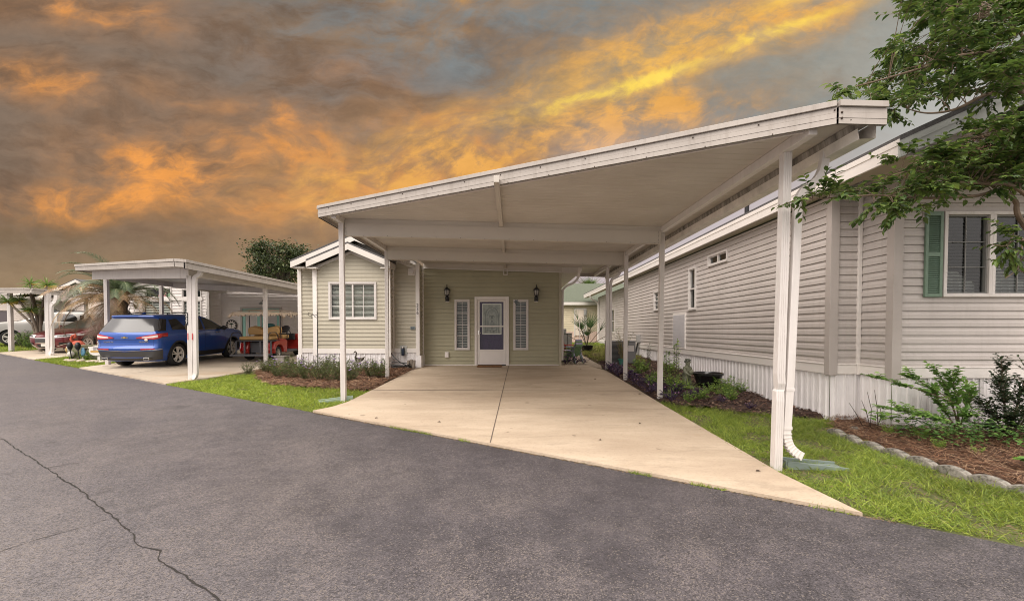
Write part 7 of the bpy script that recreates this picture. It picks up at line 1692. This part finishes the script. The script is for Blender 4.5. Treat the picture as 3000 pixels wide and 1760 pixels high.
for hx, hy, hz in ((-.5, .1, 2.35), (.1, 0, 2.75), (.5, .3, 2.2), (-.1, .2, 3.15), (.75, .1, 3.05), (-.9, 0, 2.3), (.3, -.2, 1.9)):
    st.tube([(.5, 0, 0), (.35 + hx * .2, hy * .3, hz * .55), (hx, hy, hz)], [.06, .05, .045], 8)
    for k in range(52): d = rdir(-.55, 1.0); lf.cur = 0 if d.z > .1 or R.random() < .5 else 1; lf.blade((hx, hy, hz), d, R.uniform(.38, .55), .045, .3)
st.build('trunk', mat('yucca_bark', (.16, .13, .10), .9, var=.3), t); lf.build('rosettes', [gmat('yucca_green', (.12, .19, .04), .3, .2), gmat('yucca_yellow', (.40, .30, .06), .3, .2)], t)
def crown_tree(name, label, cat, base, trunk_h, centre, rad, nclump, nleaf, ls, m, bark, clumpr=.32, seed=3):
    rr_ = random.Random(seed); B = Vector(base); t = thing(name, label, cat, B); st, lf = MB(), MB(); C_ = Vector(centre)
    st.tube([(0, 0, 0), (.1, 0, trunk_h * .5), (0, 0.1, trunk_h)], [.22, .18, .14], 9)
    for k in range(nclump):
        a = rr_.uniform(0, 2 * PI); z = rr_.uniform(-.9, 1); r_ = rr_.uniform(.45, 1.0); c_ = math.sqrt(1 - z * z * .8)
        p = C_ + Vector((math.cos(a) * c_ * rad[0] * r_, math.sin(a) * c_ * rad[1] * r_, z * rad[2] * r_)); q = Vector((0, .1, trunk_h)); mid = q.lerp(p, .5) + Vector((0, 0, .3)); st.tube([q, mid, p], [.07, .045, .012], 5, caps=False)
        for i in range(nleaf):
            d = Vector((rr_.gauss(0, 1), rr_.gauss(0, 1), rr_.gauss(0, .75))) * clumpr * rad[0] * .5; lf.cur = 0 if rr_.random() < .6 else 1; lf.leaf(p + d, Vector((rr_.uniform(-1, 1), rr_.uniform(-1, 1), rr_.uniform(-.7, .5))), Vector((rr_.uniform(-.5, .5), rr_.uniform(-.5, .5), 1)), ls * rr_.uniform(.6, 1.3), ls * .55)
    st.build('trunk', bark, t); lf.build('crown', m, t); return t
MOAK = [gmat('oak_leaf', (.075, .10, .035), .4, .25), gmat('oak_leaf_dark', (.035, .05, .02), .4, .2)]; MBARK = mat('bark_grey', (.11, .09, .07), .9, var=.4, vscale=6, bump=.5, bscale=20)
crown_tree('oak_tree', 'airy dark green oak behind the roofs left of the olive house', 'tree', (-19.0, 38, gz(0, 24)), 4.2, (-.3, 0, 6.2), (2.5, 2.2, 1.9), 46, 120, .26, MOAK, MBARK, .30, 5)
crown_tree('oak_tree', 'small distant tree crown left of the large oak', 'tree', (-24.5, 44, gz(0, 24)), 4.0, (0, 0, 5.2), (1.7, 1.7, 1.1), 22, 90, .26, MOAK, MBARK, .3, 8)
B = Vector((7.65, 46, gz(0, 24))); t = thing('cabbage_palm', 'distant round headed cabbage palm above the green shingle roof', 'palm tree', B); o = MB(); o.tube([(0, 0, 0), (.1, 0, 2.5), (0, 0, 4.8)], [.2, .18, .2], 9); o.build('trunk', MBARK, t); lf = MB()
for k in range(34): d = rdir(-.35, 1.0); fan(lf, Vector((0, 0, 4.9)) + d * .55, d, .85, 14, .06)
lf.build('crown', gmat('cabbage_green', (.11, .17, .05), .35, .2), t); o = MB()
for k in range(26): a = R.uniform(0, 2 * PI); o.tube([(0, 0, 4.9), (1.5 * math.cos(a), R.uniform(-.5, .5), 5.2 + R.uniform(-.2, 1.1)), (2.3 * math.cos(a), 0, 5.2 + R.uniform(-.6, 1.2))], [.02, .012, .006], 4)
o.build('bare_stalks', mat('stalk', (.2, .16, .12), .8), t)
# crape myrtle leaning in from the right
B = Vector((6.55, 5.2, gz(0, 5.2))); t = thing('crape_myrtle', 'crape myrtle tree reaching its leafy branches in from the right edge', 'tree', B)
U = [(2650, 0), (2705, 55), (2745, 105), (2650, 118), (2560, 145), (2600, 195), (2520, 235), (2452, 258), (2500, 285), (2570, 300), (2610, 330), (2700, 292), (2800, 275), (2900, 300), (3040, 290), (3040, -60), (2640, -60)]
Mm = [(2640, 425), (2660, 450), (2640, 500), (2700, 470), (2800, 400), (2900, 350), (3040, 320), (3040, 520), (2960, 560), (2880, 555), (2800, 545), (2700, 570), (2620, 600), (2560, 575), (2480, 560), (2420, 572), (2560, 545), (2620, 520)]
Rr = [(2870, 680), (2925, 700), (2995, 660), (3040, 840), (2930, 835), (2960, 770), (2890, 730)]
def inp(poly, n, d0, d1):
    xs = [p[0] for p in poly]; ys = [p[1] for p in poly]; out = []
    while len(out) < n:
        x, y = R.uniform(min(xs), max(xs)), R.uniform(min(ys), max(ys))
        if inpoly(poly, x, y): out.append(at(x, y, R.uniform(d0, d1)) - B)
    return out
limbs = []
st, lf, dry = MB(), MB(), MB()
def limb(pts, r0, r1):
    pts = [Vector(p) for p in pts]; q = []
    for i in range(len(pts) - 1):
        for k in range(6): 
            s_ = k / 6; a = pts[max(i - 1, 0)]; b_ = pts[i]; c_ = pts[i + 1]; d = pts[min(i + 2, len(pts) - 1)]
            q.append(.5 * ((2 * b_) + (c_ - a) * s_ + (2 * a - 5 * b_ + 4 * c_ - d) * s_ ** 2 + (3 * b_ - a - 3 * c_ + d) * s_ ** 3))
    q.append(pts[-1]); n = len(q); st.tube(q, [r0 + (r1 - r0) * i / (n - 1) for i in range(n)], 8); limbs.extend(q[3:])
A = lambda x, y, Y: at(x, y, Y) - B
limb([(0, 0, 0), (-.05, 0, 1.0), (-.1, -.05, 1.9), (.0, 0, 2.8), (-.1, .1, 3.9)], .085, .03)
limb([(-.1, -.05, 1.75), A(3000, 660, 4.95), A(2975, 590, 4.9), A(2930, 560, 4.8), A(2850, 575, 4.7), A(2700, 580, 4.6), A(2560, 572, 4.5), A(2380, 585, 4.45)], .030, .004)
limb([(-.05, 0, 2.3), A(2990, 560, 4.8), A(2900, 540, 4.7), A(2780, 530, 4.6), A(2680, 500, 4.55), A(2600, 520, 4.5)], .022, .004)
limb([(0, 0, 2.7), A(3000, 278, 4.9), A(2900, 275, 4.8), A(2800, 320, 4.8), A(2720, 332, 4.75), A(2660, 320, 4.7)], .026, .004)
limb([(0, 0, 2.8), A(2960, 200, 4.9), A(2840, 160, 4.9), A(2700, 200, 4.8), A(2560, 240, 4.7), A(2470, 262, 4.6)], .024, .004)
limb([(-.05, .05, 3.2), A(2980, 80, 5.1), A(2850, 30, 5.0), A(2720, 30, 5.0)], .02, .004)
limb([(0, 0, 2.6), A(2990, 420, 4.9), A(2880, 400, 4.9), A(2760, 440, 4.8), A(2640, 500, 4.7)], .018, .004)
limb([(-.1, -.05, 1.85), A(2996, 700, 4.6), A(2950, 720, 4.5), A(2900, 715, 4.45)], .012, .003)
limb([A(2996, 700, 4.6), A(2985, 780, 4.5), A(2945, 815, 4.45)], .008, .003)
cl_ = inp(U, 225, 4.4, 6.2) + inp(Mm, 140, 4.3, 5.25) + inp(Rr, 7, 4.4, 4.7) + [A(x, y, 4.45) for x, y in ((2380, 575), (2350, 580), (2410, 570), (2440, 555), (2460, 575), (2455, 260), (2480, 270), (2640, 12), (2655, 40), (2590, 545), (2560, 600), (2620, 615), (2700, 600))]
for c_ in cl_:
    p = min(limbs, key=lambda q: (q - c_).length_squared); st.tube([p, p.lerp(c_, .5) + Vector((0, 0, .03)), c_], [.005, .004, .002], 4, caps=False)
    ax = (c_ - p); ax = ax.normalized() if ax.length > .02 else rdir(0, .5)
    for k in range(5):
        d = (ax * .55 + Vector((R.uniform(-1, 1), R.uniform(-1, 1), R.uniform(-.55, .5))) * .8).normalized(); ln = R.uniform(.10, .26); q = c_ + d * ln; st.tube([c_, q], [.003, .0012], 3, caps=False)
        n_ = R.randint(7, 12)
        for j in range(n_):
            pp_ = c_.lerp(q, (j + .6) / n_); sd2 = d.cross(Vector((0, 0, 1))) * (1 if j % 2 else -1) + d * R.uniform(.35, .8) + Vector((0, 0, R.uniform(-.45, .1))); lf.cur = 0 if R.random() < .75 else 1; lf.leaf2(pp_, sd2, Vector((R.uniform(-.5, .5), R.uniform(-.5, .5), 1)), R.uniform(.05, .088), R.uniform(.028, .044))
st.build('trunk', mat('myrtle_bark', (.15, .105, .07), .75, var=.35, vscale=9), t); lf.build('crown', [gmat('myrtle_leaf', (.078, .130, .030), .4, .35, .42), gmat('myrtle_leaf_light', (.155, .235, .045), .3, .35, .42)], t)
for k in range(260): c_ = A(2880 + R.gauss(0, 38), 445 + R.gauss(0, 14), 4.55 + R.uniform(-.1, .1)); dry.ball(c_, R.uniform(.004, .007), 5, 4)
dry.build('seed_heads', mat('seed_brown', (.24, .13, .09), .8), t)

# ------------------------------------------------------------------ ornaments on the left strip
def G3(px, Y): return Vector(((px - 1500) / F_PX * Y, Y, gz(0, Y)))
t = thing('flamingo_ornament', 'orange pink flamingo garden ornament behind the black torches', 'garden ornament', G3(222, 16.5)); o = MB(); o.ball((.08, 0, .55), .17, 12, 8, (1.3, .7, .75)); o.tube([(-.08, 0, .60), (-.18, 0, .72), (-.14, 0, .84), (-.02, 0, .88), (.0, 0, .80), (-.08, 0, .76)], [.06, .04, .035, .04, .045, .02], 8); o.tube([(.2, 0, .55), (.36, 0, .48)], [.09, .02], 6); o.build('body', mat('flamingo', (.55, .10, .05), .5), t, smooth=True)
for s_ in (-1, 1): o = MB(); o.tube([(.06 + .04 * s_, .03 * s_, .45), (.06 + .04 * s_, .03 * s_, 0)], .012, 5); o.build('leg', mat('flamingo_leg', (.35, .08, .05), .6), t)
for x, Y, lb in ((205, 16.0, 'left one of two black stake torches by the flamingo'), (228, 15.9, 'right one of two black stake torches by the flamingo')):
    t = thing('garden_torch', lb, 'torch', G3(x, Y), 0, 'black stake torches'); o = MB(); o.tube([(.05, 0, 0), (-.01, 0, .38)], [.012, .018], 6); o.build('stake', MBLACK, t); o = MB(); o.lathe([(.02, .36), (.07, .44), (.085, .54), (.06, .62), (.02, .65)], (-.01, 0, 0), 12); o.build('head', MBLACK, t, smooth=True); o = MB(); o.ball((-.01, -.066, .53), .035, 8, 6, (.7, .4, 1.2)); o.build('lens', mat('torch_lens', (.35, .36, .34), .2), t, smooth=True)
t = thing('pelican_ornament', 'white pelican garden ornament with a yellow bill beside the torches', 'garden ornament', G3(202, 16.1)); o = MB(); o.ball((.06, 0, .22), .11, 10, 8, (1.1, .8, 1.0)); o.tube([(.0, 0, .28), (-.02, 0, .42), (-.05, 0, .48)], [.05, .035, .05], 8); o.build('body', mat('pelican_white', (.6, .56, .5), .6), t, smooth=True); o = MB(); o.tube([(-.08, 0, .47), (-.10, 0, .34), (-.07, 0, .26)], [.03, .035, .01], 6); o.build('bill', mat('bill_yellow', (.5, .33, .12), .6), t, smooth=True)
for s_ in (-1, 1): o = MB(); o.tube([(.05 + .02 * s_, .03 * s_, .15), (.05 + .02 * s_, .03 * s_, -.02)], .01, 5); o.build('leg', MBLACK, t)
t = thing('fish_ornament', 'blue and white striped fish ornament right of the torches', 'garden ornament', G3(243, 16.0)); o = MB(); o.ball((0, 0, .30), .11, 10, 8, (.7, .5, 1.5)); o.build('body', mat('fish_blue', (.12, .28, .42), .4, var=.7, vscale=9), t, smooth=True); o = MB(); o.lathe([(.06, 0), (.02, .15)], (0, 0, 0), 8); o.build('stand', mat('fish_base', (.5, .45, .42), .6), t); o = MB(); o.leaf((.03, 0, .36), (1, 0, .5), (0, -1, 0), .14, .1); o.leaf((.03, 0, .25), (1, 0, -.4), (0, -1, 0), .13, .09); o.build('fins', MBLACK, t)
B = G3(291, 15.75); t = thing('lot_sign', 'oval white lot sign on a white post with a round finial', 'sign', B); o = MB(); o.box(-.045, .045, -.045, .045, 0, .58); o.build('post', MWV, t, bevel=.006); o = MB(); o.ball((0, 0, .66), .06, 10, 8); o.lathe([(.07, .58), (.04, .61)], (0, 0, 0), 10); o.build('finial', MWV, t, smooth=True); o = MB(); o.lathe([(.001, -.055), (.17, -.055), (.17, -.075), (.15, -.08), (.001, -.08)], (0, 0, 0), 26, 'y'); o.v = [(x * 1.45 - .06, y, z + .37) for x, y, z in o.v]; o.build('oval_board', MWV, t); o = MB(); o.box(-.24, .12, -.086, -.081, .31, .38); o.build('yellow_band', mat('sign_yellow', (.55, .33, .10), .6), t); o = MB(); put_text(o, Frame((0, -.081, 0), (1, 0, 0), (0, -1, 0)), '237', .12, -.06, .004, .40); o.build('lettering', mat('sign_navy', (.03, .04, .12), .6), t); o = MB(); o.bar((-.35, -.03, .48), (-.02, -.03, .48), .04, .05); o.build('arm', MWV, t)
o = MB(); o.box(-.45, .5, -.2, .2, 0, .46); o.box(-.48, .53, -.23, .23, .46, .52); o = o.build('utility_box', mat('olive_box', (.21, .20, .12), .6), bevel=.02); o.location = G3(262, 16.6); tag(o, 'olive green utility box behind the oval lot sign', 'utility box')
MSTN = mat('white_stone', (.50, .42, .33), .85, var=.3, vscale=6)
for k, (x, Y, s_) in enumerate(((195, 15.75, .9), (212, 15.6, 1.1), (236, 15.45, 1.3), (258, 15.35, .8), (272, 15.35, 1.1), (286, 15.3, .9), (298, 15.25, 1.0))):
    o = MB(); o.ball((0, 0, .04), .10 * s_, 9, 6, (1.5, .9, .55)); o.v = [(a + .02 * noise.noise(Vector((a * 9 + k, b_ * 9, c_ * 9))), b_, c_) for a, b_, c_ in o.v]; o = o.build('border_rock', MSTN, smooth=True); o.location = G3(x, Y); o.rotation_euler = (0, 0, k); tag(o, f'pale rounded rock edging the ornaments, {ORD[k]} in the row towards the lot sign', 'rock', 'pale border rocks by the lot sign')
plants('weed', 'border_plant', [ML1, ML3], MFLW, [(-15.1, 16.2, 1.2), (-14.8, 16.0, 1.0), (-15.7, 16.4, 1.2)], ['leafy green plant behind the fish ornament', 'leafy green plant between the fish ornament and the lot sign', 'leafy green plant behind the pelican ornament'], 'plant', 'leafy plants among the ornaments')
o = MB(); o.box(-.17, .17, -.2, .2, .0, .05); o.box(-.15, .15, -.18, .18, .05, .20); o.box(-.18, .18, -.21, .21, .20, .24); o = o.build('step_stool', mat('grey_stool', (.36, .33, .30), .6, var=.1), bevel=.01); o.location = (-7.50, 14.95, gz(0, 14.9) + .035); tag(o, 'low grey plastic step stool behind the slim carport post', 'stool')
plants('weed', 'shrub', [ML1, ML2], MFLW, [(-21.9, 21.2, 1.4), (-21.0, 20.9, 1.2), (-22.7, 21.6, 1.3), (-23.6, 22.4, 1.3), (-20.2, 20.7, 1.1)], [f'low green shrub before the silver SUV, {ORD[k]} nearest the far carport middle' for k in range(5)], 'shrub', 'low shrubs in front of the silver SUV')
plants('petunia', 'flowering_shrub', [ML1, ML2, MSTEM], mat('mauve', (.40, .22, .38), .6), [(-23.3, 22.0, 1.4), (-24.2, 22.9, 1.5)], ['mauve flowering shrub right of the farthest carport post', 'mauve flowering shrub beside the farthest carport post'], 'shrub', 'mauve shrubs by the far carport', protos=1)
# fallen leaves on the driveway
for k, (px, py) in enumerate(((1871, 1160), (1915, 1181), (1747, 1115), (1880, 1248), (1700, 1086), (2220, 1394), (1760, 1300), (1290, 1245), (1105, 1232))):
    x, y = G(px, py); o = MB(); a = k * 1.3; o.leaf2((0, 0, .004), (math.cos(a), math.sin(a), .1), (0, 0, 1), .055, .03, .35); o = o.build('fallen_leaf', mat('dead_leaf', (.05, .028, .016), .8)); o.location = (x, y, gz(x, y) + .037); tag(o, ['small dead leaf beside the second slim post on the driveway', 'small dead leaf between the second slim post and the joint', 'small dead leaf on the driveway near the purple plants', 'small dead leaf on the right half of the driveway below the joint', 'small dead leaf farthest back on the driveway', 'small dead leaf at the foot of the dented post', 'small dead leaf in the open middle of the driveway', 'small dead leaf on the driveway left of the centre joint', 'small dead leaf on the driveway near the left front post'][k], 'leaf', 'dead leaves on the driveway')
